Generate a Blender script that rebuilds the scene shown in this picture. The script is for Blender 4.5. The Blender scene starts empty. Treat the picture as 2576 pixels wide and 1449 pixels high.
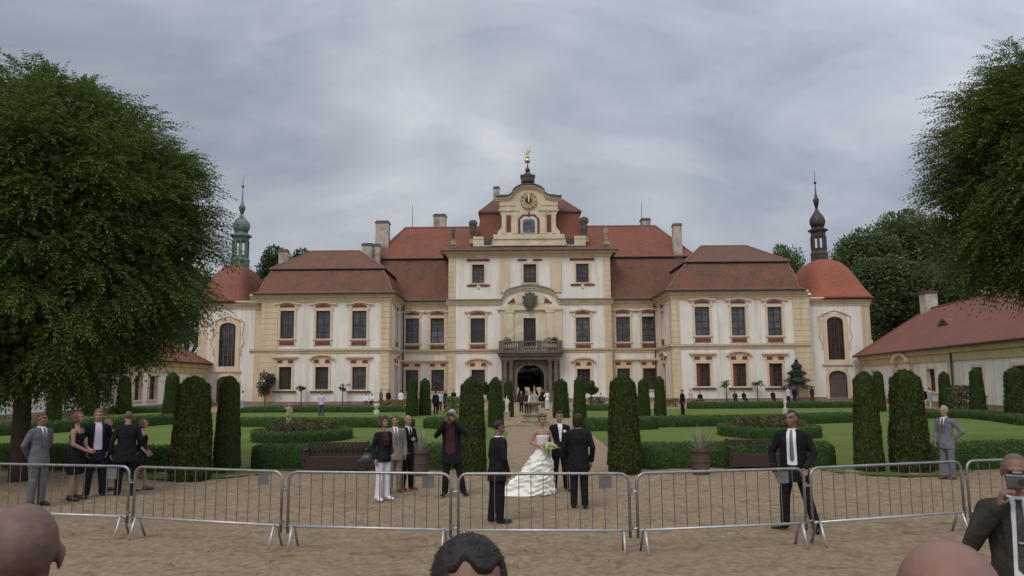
import bpy, math, random
import numpy as np
from mathutils import Vector, Matrix, noise as mnoise

R = math.radians
rnd = random.Random(7)
np.random.seed(7)
scene = bpy.context.scene
col = scene.collection

# ------------------------------------------------------------------ camera
FPX, CX, CY, CAMZ = 1900.0, 1288.0, 724.5, 2.37      # focal length in pixels of a 2576 wide frame
PITCH = math.atan(237.5 / FPX)
ROLL = R(0.45)
cd = bpy.data.cameras.new('camera'); cam = bpy.data.objects.new('camera', cd); col.objects.link(cam)
cd.sensor_width = 36.0; cd.lens = 36.0 * FPX / 2576.0; cd.clip_end = 3000; cd.clip_start = 0.05
cam.matrix_world = (Matrix.Translation((0, 0, CAMZ)) @ Matrix.Rotation(R(90) + PITCH, 4, 'X') @ Matrix.Rotation(-ROLL, 4, 'Z'))
scene.camera = cam
_CM = cam.matrix_world.to_3x3()

def ray(x, y):
    return _CM @ Vector(((x - CX) / FPX, (CY - y) / FPX, -1.0))
def at(x, y, Y):
    d = ray(x, y); t = Y / d.y
    return Vector((d.x * t, Y, CAMZ + d.z * t))
def gp(x, y, z=0.0):
    d = ray(x, y); t = (z - CAMZ) / d.z
    return Vector((d.x * t, d.y * t, z))
def fx(x, y, Y): return at(x, y, Y).x
def fz(x, y, Y): return at(x, y, Y).z

# ------------------------------------------------------------------ materials
MATS = {}
def _base(name):
    m = bpy.data.materials.new(name); m.use_nodes = True
    nt = m.node_tree; return m, nt, nt.nodes['Principled BSDF']
def mat(name, c1, c2=None, scale=6.0, rough=0.8, bump=0.0, bscale=None, metal=0.0, detail=6.0, stretch=None, c3=None, scale3=0.6, f3=0.5, spec=0.3, bdist=0.02):
    """noise-varied procedural surface"""
    m, nt, b = _base(name); N, L = nt.nodes, nt.links
    b.inputs['Roughness'].default_value = rough; b.inputs['Metallic'].default_value = metal
    b.inputs['Specular IOR Level'].default_value = spec
    tc = N.new('ShaderNodeTexCoord'); vec = tc.outputs['Object']
    if stretch:
        mp = N.new('ShaderNodeMapping'); mp.inputs['Scale'].default_value = stretch
        L.new(vec, mp.inputs['Vector']); vec = mp.outputs['Vector']
    if c2 is None: c2 = tuple(v * 0.8 for v in c1)
    n = N.new('ShaderNodeTexNoise'); n.inputs['Scale'].default_value = scale; n.inputs['Detail'].default_value = detail
    L.new(vec, n.inputs['Vector'])
    rp = N.new('ShaderNodeValToRGB'); rp.color_ramp.elements[0].position = 0.35; rp.color_ramp.elements[1].position = 0.65
    rp.color_ramp.elements[0].color = (*c1, 1); rp.color_ramp.elements[1].color = (*c2, 1)
    L.new(n.outputs['Fac'], rp.inputs['Fac']); out = rp.outputs['Color']
    if c3 is not None:
        n3 = N.new('ShaderNodeTexNoise'); n3.inputs['Scale'].default_value = scale3; n3.inputs['Detail'].default_value = 5
        L.new(vec, n3.inputs['Vector'])
        r3 = N.new('ShaderNodeValToRGB'); r3.color_ramp.elements[0].position = 0.48; r3.color_ramp.elements[1].position = 0.68
        r3.color_ramp.elements[0].color = (0, 0, 0, 1); r3.color_ramp.elements[1].color = (f3, f3, f3, 1)
        L.new(n3.outputs['Fac'], r3.inputs['Fac'])
        mx = N.new('ShaderNodeMix'); mx.data_type = 'RGBA'
        L.new(r3.outputs['Color'], mx.inputs['Factor']); L.new(out, mx.inputs['A']); mx.inputs['B'].default_value = (*c3, 1)
        out = mx.outputs['Result']
    L.new(out, b.inputs['Base Color'])
    if bump > 0:
        nb = N.new('ShaderNodeTexNoise'); nb.inputs['Scale'].default_value = bscale or scale * 3; nb.inputs['Detail'].default_value = 6
        L.new(vec, nb.inputs['Vector'])
        bp = N.new('ShaderNodeBump'); bp.inputs['Strength'].default_value = bump; bp.inputs['Distance'].default_value = bdist
        L.new(nb.outputs['Fac'], bp.inputs['Height']); L.new(bp.outputs['Normal'], b.inputs['Normal'])
    MATS[name] = m; return m
def leafmat(name, cols, rough=0.6, trans=0.25):
    m, nt, b = _base(name); N, L = nt.nodes, nt.links
    g = N.new('ShaderNodeNewGeometry'); rp = N.new('ShaderNodeValToRGB')
    while len(rp.color_ramp.elements) < len(cols): rp.color_ramp.elements.new(0.5)
    for i, c in enumerate(cols):
        e = rp.color_ramp.elements[i]; e.position = i / (len(cols) - 1); e.color = (*c, 1)
    L.new(g.outputs['Random Per Island'], rp.inputs['Fac'])
    L.new(rp.outputs['Color'], b.inputs['Base Color'])
    b.inputs['Roughness'].default_value = rough; b.inputs['Specular IOR Level'].default_value = 0.25
    tr = N.new('ShaderNodeBsdfTranslucent'); L.new(rp.outputs['Color'], tr.inputs['Color'])
    ms = N.new('ShaderNodeMixShader'); ms.inputs['Fac'].default_value = trans
    L.new(b.outputs['BSDF'], ms.inputs[1]); L.new(tr.outputs['BSDF'], ms.inputs[2])
    L.new(ms.outputs['Shader'], N['Material Output'].inputs['Surface'])
    MATS[name] = m; return m
def tilemat(name, c1, c2, c3, course=0.28):
    """clay tile roof: rows along the slope height, patchy weathering"""
    m, nt, b = _base(name); N, L = nt.nodes, nt.links
    tc = N.new('ShaderNodeTexCoord')
    n1 = N.new('ShaderNodeTexNoise'); n1.inputs['Scale'].default_value = 0.45; n1.inputs['Detail'].default_value = 8; n1.inputs['Roughness'].default_value = 0.65
    L.new(tc.outputs['Object'], n1.inputs['Vector'])
    r1 = N.new('ShaderNodeValToRGB'); r1.color_ramp.elements[0].position = 0.38; r1.color_ramp.elements[1].position = 0.66
    r1.color_ramp.elements[0].color = (*c1, 1); r1.color_ramp.elements[1].color = (*c2, 1)
    L.new(n1.outputs['Fac'], r1.inputs['Fac'])
    mp = N.new('ShaderNodeMapping'); mp.inputs['Scale'].default_value = (5.0, 5.0, 3.6)
    L.new(tc.outputs['Object'], mp.inputs['Vector'])
    vo = N.new('ShaderNodeTexVoronoi'); vo.inputs['Scale'].default_value = 1.0
    L.new(mp.outputs['Vector'], vo.inputs['Vector'])
    sp = N.new('ShaderNodeSeparateColor'); L.new(vo.outputs['Color'], sp.inputs['Color'])
    mu = N.new('ShaderNodeMath'); mu.operation = 'MULTIPLY'; mu.inputs[1].default_value = 0.55; L.new(sp.outputs['Red'], mu.inputs[0])
    mx = N.new('ShaderNodeMix'); mx.data_type = 'RGBA'; L.new(mu.outputs[0], mx.inputs['Factor']); L.new(r1.outputs['Color'], mx.inputs['A']); mx.inputs['B'].default_value = (*c3, 1)
    L.new(mx.outputs['Result'], b.inputs['Base Color'])
    wv = N.new('ShaderNodeTexWave'); wv.bands_direction = 'Z'; wv.wave_profile = 'SAW'; wv.inputs['Scale'].default_value = 0.314 / course; wv.inputs['Distortion'].default_value = 0.3
    L.new(tc.outputs['Object'], wv.inputs['Vector'])
    bp = N.new('ShaderNodeBump'); bp.inputs['Strength'].default_value = 0.7; bp.inputs['Distance'].default_value = 0.05
    L.new(wv.outputs['Fac'], bp.inputs['Height']); L.new(bp.outputs['Normal'], b.inputs['Normal'])
    b.inputs['Roughness'].default_value = 0.85; b.inputs['Specular IOR Level'].default_value = 0.2
    MATS[name] = m; return m
def glassmat(name, c, rough=0.06):
    m, nt, b = _base(name); N, L = nt.nodes, nt.links
    tc = N.new('ShaderNodeTexCoord'); n = N.new('ShaderNodeTexNoise'); n.inputs['Scale'].default_value = 1.4; n.inputs['Detail'].default_value = 2
    L.new(tc.outputs['Object'], n.inputs['Vector'])
    rp = N.new('ShaderNodeValToRGB'); rp.color_ramp.elements[0].position = .35; rp.color_ramp.elements[1].position = .7
    rp.color_ramp.elements[0].color = (*c, 1); rp.color_ramp.elements[1].color = (*[v * 2.6 for v in c], 1)
    L.new(n.outputs['Fac'], rp.inputs['Fac'])
    oi = N.new('ShaderNodeObjectInfo'); mr = N.new('ShaderNodeMapRange'); mr.inputs['To Min'].default_value = .4; mr.inputs['To Max'].default_value = 3.2; L.new(oi.outputs['Random'], mr.inputs['Value'])
    vm = N.new('ShaderNodeVectorMath'); vm.operation = 'SCALE'; L.new(rp.outputs['Color'], vm.inputs[0]); L.new(mr.outputs['Result'], vm.inputs['Scale']); L.new(vm.outputs[0], b.inputs['Base Color'])
    bp = N.new('ShaderNodeBump'); bp.inputs['Strength'].default_value = .35; bp.inputs['Distance'].default_value = .03
    L.new(n.outputs['Fac'], bp.inputs['Height']); L.new(bp.outputs['Normal'], b.inputs['Normal'])
    b.inputs['Roughness'].default_value = rough; b.inputs['Specular IOR Level'].default_value = .5
    MATS[name] = m; return m
def wallmat(name, c1, c2, c3):
    """plaster: cloudy tone, rain streaks down the face, a damp dirty foot"""
    m = mat(name, c1, c2, scale=0.5, rough=0.9, bump=0.15, bscale=9, spec=.15, detail=8)
    nt = m.node_tree; N, L = nt.nodes, nt.links; b = N['Principled BSDF']
    src = b.inputs['Base Color'].links[0].from_socket
    tc = N.new('ShaderNodeTexCoord'); mp = N.new('ShaderNodeMapping'); mp.inputs['Scale'].default_value = (2.2, 2.2, .16)
    L.new(tc.outputs['Object'], mp.inputs['Vector'])
    n = N.new('ShaderNodeTexNoise'); n.inputs['Scale'].default_value = 1.0; n.inputs['Detail'].default_value = 7
    L.new(mp.outputs['Vector'], n.inputs['Vector'])
    r = N.new('ShaderNodeValToRGB'); r.color_ramp.elements[0].position = .48; r.color_ramp.elements[1].position = .74
    r.color_ramp.elements[0].color = (0, 0, 0, 1); r.color_ramp.elements[1].color = (.55, .55, .55, 1)
    L.new(n.outputs['Fac'], r.inputs['Fac'])
    mx = N.new('ShaderNodeMix'); mx.data_type = 'RGBA'; L.new(r.outputs['Color'], mx.inputs['Factor']); L.new(src, mx.inputs['A']); mx.inputs['B'].default_value = (*c3, 1)
    L.new(mx.outputs['Result'], b.inputs['Base Color']); return m

wallmat('white_plaster', (.78, .735, .66), (.70, .655, .58), (.45, .39, .31))
wallmat('yellow_plaster', (.66, .525, .36), (.59, .465, .31), (.40, .31, .21))
wallmat('wing_yellow_plaster', (.60, .46, .27), (.52, .40, .23), (.38, .29, .17))
mat('peach_trim', (.68, .53, .38), (.60, .455, .32), scale=1.2, rough=.9, bump=.1, spec=.15)
mat('cream_trim', (.66, .57, .42), (.58, .49, .35), scale=1.0, rough=.9, bump=.1, c3=(.35, .29, .2), scale3=.8, f3=.5, spec=.15)
mat('red_panel', (.20, .062, .042), (.15, .05, .036), scale=2, rough=.85)
mat('dark_moulding', (.20, .16, .12), (.27, .21, .14), scale=1.5, rough=.9)
mat('plinth_stone', (.30, .21, .15), (.22, .16, .12), scale=2, rough=.9, bump=.2)
mat('portal_stone', (.17, .125, .105), (.11, .082, .072), scale=2.2, rough=.9, bump=.5, bscale=8, c3=(.24, .19, .16), scale3=1.1, spec=.15)
mat('old_stone', (.40, .34, .24), (.29, .25, .17), scale=4, rough=.92, bump=.5, bscale=14, c3=(.2, .2, .13), scale3=2.5, f3=.7, spec=.15)
mat('pale_stone', (.62, .58, .50), (.5, .46, .38), scale=5, rough=.9, bump=.3, bscale=14, spec=.15)
mat('dark_stone', (.12, .10, .08), (.08, .07, .06), scale=5, rough=.9, bump=.4, bscale=12)
tilemat('old_tiles', (.185, .075, .048), (.085, .064, .048), (.21, .095, .064))
tilemat('new_tiles', (.235, .082, .056), (.15, .072, .052), (.27, .11, .075))
tilemat('dome_tiles', (.30, .092, .055), (.225, .082, .054), (.33, .12, .075))
mat('ridge_clay', (.26, .125, .085), (.18, .10, .07), scale=3, rough=.9)
mat('reflection_grey', (.10, .10, .10), (.075, .075, .075), scale=3, rough=.9)  # dull grey standing in for the reflection in upper window panes
tilemat('grey_tiles', (.155, .080, .056), (.09, .064, .050), (.185, .096, .067))
tilemat('wing_tiles', (.215, .086, .064), (.165, .078, .060), (.24, .10, .076))
mat('dark_tin', (.045, .04, .04), (.07, .055, .05), scale=1.5, rough=.5, spec=.4)
mat('rust_gutter', (.10, .045, .03), (.07, .035, .025), scale=2, rough=.6)
mat('copper_green', (.11, .17, .145), (.16, .225, .19), scale=1.6, rough=.7, c3=(.055, .085, .07), scale3=1.2, f3=.8)
mat('copper_brown', (.040, .030, .028), (.065, .047, .040), scale=1.6, rough=.5, c3=(.045, .06, .055), scale3=1.3, f3=.5, spec=.4)
mat('gold', (.80, .60, .30), (.72, .52, .24), scale=3, rough=.22, metal=1.0)
mat('gilt', (.75, .58, .20), (.66, .5, .16), scale=3, rough=.4, metal=.4)
mat('clock_black', (.02, .022, .018), (.035, .035, .03), scale=4, rough=.5)
mat('chimney_plaster', (.52, .46, .38), (.38, .33, .27), scale=1.5, rough=.95, bump=.3, c3=(.2, .16, .13), scale3=.9, f3=.8)
mat('chimney_cap', (.11, .09, .08), (.17, .13, .11), scale=3, rough=.95)
glassmat('glass', (.020, .022, .026)); glassmat('old_glass', (.012, .013, .014), .12)
mat('brown_wood', (.075, .035, .022), (.11, .05, .03), scale=5, rough=.6)
mat('red_wood', (.20, .075, .04), (.15, .055, .03), scale=5, rough=.6)
mat('grey_wood', (.10, .075, .065), (.14, .11, .095), scale=3, rough=.75, stretch=(6, 6, .6))
mat('bench_wood', (.050, .024, .018), (.034, .017, .013), scale=6, rough=.5, stretch=(1, 8, 8), spec=.4)
mat('bark', (.10, .075, .055), (.06, .045, .035), scale=6, rough=.95, bump=.8, bscale=14, stretch=(3, 3, .7))
mat('steel', (.36, .365, .36), (.26, .265, .27), scale=9, rough=.38, metal=.75, bump=.05, c3=(.22, .2, .18), scale3=3, f3=.5)
mat('steel_bar', (.20, .20, .20), (.14, .13, .12), scale=9, rough=.5, metal=.5)
mat('steel_bright', (.56, .55, .53), (.46, .45, .43), scale=7, rough=.4, metal=.5)
mat('plate_grey', (.15, .15, .145), (.115, .115, .112), scale=4, rough=.5)
leafmat('dry_leaf', [(.10, .065, .03), (.06, .045, .025), (.07, .08, .03), (.16, .11, .05)], trans=.1)
mat('gilt_pale', (.62, .52, .30), (.55, .46, .26), scale=3, rough=.5, metal=.3)
mat('terracotta', (.10, .062, .047), (.075, .05, .04), scale=4, rough=.8, bump=.3, c3=(.17, .13, .10), scale3=2)
mat('agave', (.19, .21, .16), (.26, .27, .21), scale=3, rough=.6)
leafmat('robinia_leaf', [(.052, .092, .02), (.088, .142, .03), (.14, .195, .045), (.066, .108, .025)], trans=.38)
leafmat('tree_leaf', [(.030, .058, .018), (.045, .085, .022), (.065, .11, .030), (.036, .065, .02)], trans=.2)
leafmat('wood_leaf', [(.062, .092, .032), (.095, .135, .045), (.13, .175, .065), (.072, .105, .04)], trans=.3)
leafmat('thuja_leaf', [(.026, .05, .010), (.042, .075, .015), (.066, .105, .022), (.085, .10, .026), (.032, .06, .012), (.09, .07, .03)], rough=.7, trans=.1)
leafmat('box_leaf', [(.05, .076, .018), (.078, .116, .026), (.118, .155, .04), (.06, .09, .022)], rough=.65, trans=.12)
leafmat('flower_red', [(.12, .05, .03), (.17, .06, .03), (.09, .10, .035), (.07, .095, .03), (.08, .06, .03), (.06, .08, .025), (.05, .08, .025), (.045, .07, .02)], trans=.1)
leafmat('flower_pink', [(.34, .10, .11), (.09, .11, .05), (.06, .1, .04), (.05, .09, .03), (.07, .1, .04)], trans=.1)
leafmat('flower_orange', [(.45, .14, .03), (.4, .2, .05), (.05, .1, .03), (.07, .12, .04), (.04, .08, .03)], trans=.1)
leafmat('bouquet_petal', [(.75, .70, .5), (.68, .62, .25), (.8, .77, .68), (.22, .30, .06), (.55, .5, .16)], trans=.15)
leafmat('purple_leaf', [(.05, .045, .035), (.075, .06, .05), (.04, .06, .035), (.09, .085, .065)], trans=.15)
leafmat('blue_spruce', [(.06, .085, .06), (.09, .11, .085), (.045, .065, .045), (.10, .095, .075)], trans=.1)
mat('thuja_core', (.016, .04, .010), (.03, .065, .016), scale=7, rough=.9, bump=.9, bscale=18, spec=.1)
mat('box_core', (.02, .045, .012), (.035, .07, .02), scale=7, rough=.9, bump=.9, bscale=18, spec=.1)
# people
mat('skin', (.36, .205, .15), (.31, .17, .122), scale=9, rough=.55, spec=.35)
mat('skin_tan', (.235, .125, .085), (.195, .10, .068), scale=9, rough=.5, spec=.35)
mat('skin_head', (.25, .135, .098), (.20, .105, .076), scale=9, rough=.5, bump=.12, bscale=90, c3=(.25, .115, .092), scale3=5, f3=.45, spec=.35, bdist=.004)
mat('skin_stubble', (.17, .10, .078), (.13, .082, .066), scale=30, rough=.55, bump=.25, bscale=260, c3=(.20, .105, .085), scale3=6, f3=.6, bdist=.003)
mat('lips', (.33, .12, .10), (.28, .10, .085), scale=9, rough=.5)
mat('eye_dark', (.03, .022, .018), (.05, .035, .03), scale=9, rough=.3)
mat('suit_black', (.0075, .0075, .009), (.012, .012, .014), scale=7, rough=.8, bump=.8, bscale=9, spec=.2, bdist=.05)
mat('suit_navy', (.009, .010, .017), (.014, .015, .023), scale=7, rough=.8, bump=.8, bscale=9, spec=.2, bdist=.05)
mat('suit_grey', (.105, .105, .115), (.135, .135, .142), scale=7, rough=.85, bump=.8, bscale=9, spec=.2, bdist=.05)
mat('suit_pale_grey', (.13, .13, .15), (.165, .165, .18), scale=7, rough=.85, bump=.8, bscale=9, spec=.2, bdist=.05)
mat('suit_olive', (.19, .165, .125), (.23, .20, .155), scale=7, rough=.85, bump=.8, bscale=9, spec=.2, bdist=.05)
mat('suit_brown', (.034, .030, .026), (.048, .041, .034), scale=7, rough=.85, bump=.8, bscale=9, spec=.2, bdist=.05)
mat('shirt_white', (.74, .72, .74), (.68, .66, .69), scale=8, rough=.8, bump=.25, bscale=9, bdist=.02)
mat('shirt_burgundy', (.055, .010, .014), (.04, .008, .011), scale=6, rough=.7, bump=.25, bscale=9)
mat('shirt_blue', (.35, .42, .62), (.28, .35, .55), scale=6, rough=.8)
mat('shirt_lilac', (.55, .48, .60), (.48, .42, .54), scale=6, rough=.8)
mat('tie_grey', (.16, .14, .19), (.11, .10, .14), scale=14, rough=.5)
mat('tie_dark', (.025, .022, .024), (.085, .075, .072), scale=60, rough=.5, stretch=(1, 1, 1.6))
mat('cream_cloth', (.55, .48, .36), (.48, .42, .30), scale=6, rough=.8)
mat('trousers_white', (.70, .67, .70), (.62, .59, .63), scale=6, rough=.8, bump=.3, bscale=8)
mat('jeans_dark', (.04, .05, .07), (.06, .07, .09), scale=6, rough=.8)
mat('dress_white', (.86, .83, .74), (.80, .77, .68), scale=5, rough=.7, bump=.3, bscale=12)
mat('bodice_white', (.72, .64, .66), (.66, .58, .60), scale=9, rough=.6, bump=.3, bscale=40)
mat('leather_black', (.014, .013, .012), (.022, .02, .02), scale=7, rough=.4, bump=.3, bscale=12, spec=.5)
mat('shoe_black', (.014, .012, .012), (.02, .018, .018), scale=7, rough=.35, spec=.5)
mat('shoe_red', (.22, .03, .025), (.17, .025, .02), scale=7, rough=.45)
mat('shoe_brown', (.12, .06, .035), (.09, .045, .03), scale=7, rough=.5)
mat('hair_black', (.012, .0095, .0085), (.028, .020, .016), scale=30, rough=.55, bump=.5, bscale=60, spec=.3)
mat('hair_brown', (.075, .042, .026), (.11, .062, .036), scale=25, rough=.6, bump=.5, bscale=60)
mat('hair_auburn', (.17, .07, .035), (.12, .05, .026), scale=25, rough=.6, bump=.5, bscale=60)
mat('hair_blond', (.24, .155, .08), (.15, .095, .048), scale=25, rough=.6, bump=.5, bscale=60)
mat('hair_grey', (.42, .40, .37), (.32, .30, .28), scale=25, rough=.7, bump=.5, bscale=60)
mat('hair_shaved', (.15, .095, .078), (.12, .075, .062), scale=40, rough=.7, bump=.3, bscale=150)
mat('device_silver', (.13, .135, .135), (.09, .095, .095), scale=6, rough=.35, metal=.4)
mat('device_black', (.012, .012, .013), (.02, .02, .022), scale=6, rough=.4, spec=.5)

# ------------------------------------------------------------------ mesh builder
class MB:
    def __init__(self, M=None):
        self.v, self.f, self.m = [], [], []
        self.M = M
    def add(self, vs, fs, mi=0):
        o = len(self.v)
        if self.M is not None: vs = [self.M @ Vector(p) for p in vs]
        self.v.extend(tuple(p) for p in vs)
        self.f.extend(tuple(i + o for i in f) for f in fs)
        self.m.extend([mi] * len(fs))
        return self
    def box(self, x0, x1, y0, y1, z0, z1, mi=0):
        v = [(x0, y0, z0), (x1, y0, z0), (x1, y1, z0), (x0, y1, z0), (x0, y0, z1), (x1, y0, z1), (x1, y1, z1), (x0, y1, z1)]
        return self.add(v, [(0, 3, 2, 1), (4, 5, 6, 7), (0, 1, 5, 4), (1, 2, 6, 5), (2, 3, 7, 6), (3, 0, 4, 7)], mi)
    def prism(self, poly, y0, y1, mi=0):
        """polygon in (x, z), counter-clockwise seen from -y, extruded y0..y1"""
        n = len(poly)
        v = [(x, y0, z) for x, z in poly] + [(x, y1, z) for x, z in poly]
        f = [tuple(range(n)), tuple(range(2 * n - 1, n - 1, -1))]
        f += [(i, i + n, (i + 1) % n + n, (i + 1) % n) for i in range(n)]
        return self.add(v, f, mi)
    def prism_z(self, poly, z0, z1, mi=0):
        n = len(poly)
        v = [(x, y, z0) for x, y in poly] + [(x, y, z1) for x, y in poly]
        f = [tuple(range(n - 1, -1, -1)), tuple(range(n, 2 * n))]
        f += [(i, (i + 1) % n, (i + 1) % n + n, i + n) for i in range(n)]
        return self.add(v, f, mi)
    def rings(self, rs, cap=True, mi=0, closed=True):
        n = len(rs[0]); v = [p for r in rs for p in r]; f = []
        for k in range(len(rs) - 1):
            for i in range(n if closed else n - 1):
                j = (i + 1) % n
                f.append((k * n + i, k * n + j, (k + 1) * n + j, (k + 1) * n + i))
        if cap:
            f.append(tuple(range(n - 1, -1, -1))); f.append(tuple((len(rs) - 1) * n + i for i in range(n)))
        return self.add(v, f, mi)
    def lathe(self, prof, c=(0, 0, 0), n=20, mi=0, sy=1.0, ph=0.0):
        """profile of (r, z) bottom to top"""
        rs = [[(c[0] + max(r, .001) * math.cos(2 * math.pi * i / n + ph), c[1] + sy * max(r, .001) * math.sin(2 * math.pi * i / n + ph), c[2] + z) for i in range(n)] for r, z in prof]
        return self.rings(rs, True, mi)
    def tube(self, pts, r, n=8, mi=0):
        """tube along points; r a number or a list"""
        pts = [Vector(p) for p in pts]; rr = r if isinstance(r, (list, tuple)) else [r] * len(pts)
        rs = []; up = None
        for i, p in enumerate(pts):
            d = (pts[min(i + 1, len(pts) - 1)] - pts[max(i - 1, 0)]).normalized()
            if up is None:
                up = d.cross(Vector((0, 0, 1)));
                if up.length < .1: up = d.cross(Vector((1, 0, 0)))
            up = (up - d * up.dot(d)).normalized(); w = d.cross(up)
            rs.append([tuple(p + (up * math.cos(2 * math.pi * k / n) + w * math.sin(2 * math.pi * k / n)) * rr[i]) for k in range(n)])
        return self.rings(rs, True, mi)
    def ell(self, c, r, M=None, nu=14, nv=9, mi=0):
        rs = []
        for j in range(nv + 1):
            t = math.pi * j / nv; ring = []
            s = max(math.sin(t), .02)
            for i in range(nu):
                p = Vector((r[0] * s * math.cos(2 * math.pi * i / nu), r[1] * s * math.sin(2 * math.pi * i / nu), -r[2] * math.cos(t)))
                if M is not None: p = M @ p
                ring.append((c[0] + p.x, c[1] + p.y, c[2] + p.z))
            rs.append(ring)
        return self.rings(rs, True, mi)
    def cap(self, p0, p1, r0, r1, n=12, mi=0):
        """tapered capsule"""
        p0, p1 = Vector(p0), Vector(p1); d = p1 - p0; L = d.length
        if L < 1e-6: return self.ell(p0, (r0,) * 3)
        d /= L; up = d.cross(Vector((0, 1, 0)))
        if up.length < .1: up = d.cross(Vector((1, 0, 0)))
        up.normalize(); w = d.cross(up); rs = []
        for a in (-85, -55, -25, 0): rs.append((p0 + d * r0 * math.sin(R(a)), r0 * math.cos(R(a))))
        for a in (0, 25, 55, 85): rs.append((p1 + d * r1 * math.sin(R(a)), r1 * math.cos(R(a))))
        return self.rings([[tuple(c + (up * math.cos(2 * math.pi * k / n) + w * math.sin(2 * math.pi * k / n)) * max(r, .002)) for k in range(n)] for c, r in rs], True, mi)
    def build(self, name, mats, parent=None, off=(0, 0, 0), smooth=False, bevel=0.0):
        me = bpy.data.meshes.new(name)
        me.from_pydata([(x - off[0], y - off[1], z - off[2]) for x, y, z in self.v], [], self.f)
        if not isinstance(mats, (list, tuple)): mats = [mats]
        for m in mats: me.materials.append(MATS[m])
        if len(mats) > 1: me.polygons.foreach_set('material_index', self.m)
        if smooth: me.polygons.foreach_set('use_smooth', [True] * len(self.f))
        me.update()
        o = bpy.data.objects.new(name, me); col.objects.link(o)
        if parent is not None: o.parent = parent
        if bevel:
            bm = o.modifiers.new('bevel', 'BEVEL'); bm.width = bevel; bm.segments = 2; bm.limit_method = 'ANGLE'
        return o

def mesh_np(name, V, F, material, parent=None, smooth=False):
    """V (n,3), F (m,4) numpy"""
    me = bpy.data.meshes.new(name); n, k = F.shape
    me.vertices.add(len(V)); me.vertices.foreach_set('co', np.ascontiguousarray(V, dtype=np.float32).ravel())
    me.loops.add(n * k); me.loops.foreach_set('vertex_index', np.ascontiguousarray(F, dtype=np.int32).ravel())
    me.polygons.add(n); me.polygons.foreach_set('loop_start', np.arange(0, n * k, k, dtype=np.int32))
    try: me.polygons.foreach_set('loop_total', np.full(n, k, dtype=np.int32))
    except Exception: pass
    me.update(calc_edges=True); me.validate()
    me.materials.append(MATS[material])
    if smooth: me.polygons.foreach_set('use_smooth', [True] * n)
    o = bpy.data.objects.new(name, me); col.objects.link(o)
    if parent is not None: o.parent = parent
    return o

def leaf_quads(C, T, Nn, ln, wd):
    """leaf-shaped quads (diamond with blunt ends): centre, long axis, normal, length, width"""
    T = T / np.linalg.norm(T, axis=1, keepdims=True)
    W = np.cross(Nn, T); W /= (np.linalg.norm(W, axis=1, keepdims=True) + 1e-9)
    ln = np.asarray(ln).reshape(-1, 1); wd = np.asarray(wd).reshape(-1, 1)
    a = C - T * ln * .5; b = C + W * wd * .5 - T * ln * .08; c = C + T * ln * .5; d = C - W * wd * .5 - T * ln * .08
    V = np.stack([a, b, c, d], axis=1).reshape(-1, 3)
    return V, np.arange(len(V)).reshape(-1, 4)

def rdirs(n):
    v = np.random.normal(size=(n, 3)); return v / np.linalg.norm(v, axis=1, keepdims=True)

# ------------------------------------------------------------------ tagging
def tag(o, label, cat, group=None):
    o['label'] = label; o['category'] = cat
    if group: o['group'] = group
    return o
def thing(name, label, cat, loc=(0, 0, 0), rz=0.0, group=None):
    o = bpy.data.objects.new(name, None); col.objects.link(o); o.empty_display_size = .2
    o.location = loc; o.rotation_euler = (0, 0, rz)
    return tag(o, label, cat, group)
def struct(o, kind='structure'): o['kind'] = kind; return o
def dup(root, loc, rz=0.0, label=None, scale=None):
    r = root.copy(); col.objects.link(r); r.location = loc; r.rotation_euler = (0, 0, rz)
    if scale is not None: r.scale = scale
    if label: r['label'] = label
    for ch in list(root.children):
        c = ch.copy(); col.objects.link(c); c.parent = r
        for g in ch.children:
            d = g.copy(); col.objects.link(d); d.parent = c
    return r
def arc(cx, cz, rx, rz, a0, a1, n=14):
    return [(cx + rx * math.cos(R(a0 + (a1 - a0) * i / n)), cz + rz * math.sin(R(a0 + (a1 - a0) * i / n))) for i in range(n + 1)]
EXPOSURE = 0.5
# ------------------------------------------------------------------ light and sky
SUN_EL, SUN_AZ = R(48), R(208)          # behind the camera, a little to the left
sl = bpy.data.lights.new('sun', 'SUN'); sl.energy = .85; sl.angle = R(26); sl.color = (1.0, .95, .88)
so = bpy.data.objects.new('sun', sl); col.objects.link(so)
sdir = Vector((math.sin(SUN_AZ) * math.cos(SUN_EL), math.cos(SUN_AZ) * math.cos(SUN_EL), math.sin(SUN_EL)))
so.rotation_euler = sdir.to_track_quat('Z', 'Y').to_euler(); so.location = (-10, -20, 40)

wd = bpy.data.worlds.new('World'); scene.world = wd; wd.use_nodes = True
nt = wd.node_tree; N, L = nt.nodes, nt.links; bg = N['Background']; bg.inputs['Strength'].default_value = 0.1
sky = N.new('ShaderNodeTexSky'); sky.sky_type = 'NISHITA'; sky.sun_disc = False; sky.sun_elevation = SUN_EL; sky.sun_rotation = SUN_AZ
tc = N.new('ShaderNodeTexCoord'); sep = N.new('ShaderNodeSeparateXYZ'); L.new(tc.outputs['Generated'], sep.inputs[0])
def M_(op, a, b=None, c=None, clamp=False):
    n = N.new('ShaderNodeMath'); n.operation = op; n.use_clamp = clamp
    for i, q in enumerate((a, b, c)):
        if q is None: continue
        if isinstance(q, (int, float)): n.inputs[i].default_value = q
        else: L.new(q, n.inputs[i])
    return n.outputs[0]
zc = M_('ADD', M_('MAXIMUM', sep.outputs['Z'], 0.0), 0.50)
px, py = M_('DIVIDE', sep.outputs['X'], zc), M_('DIVIDE', sep.outputs['Y'], zc)
cmb = N.new('ShaderNodeCombineXYZ'); L.new(px, cmb.inputs[0]); L.new(py, cmb.inputs[1])
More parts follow.
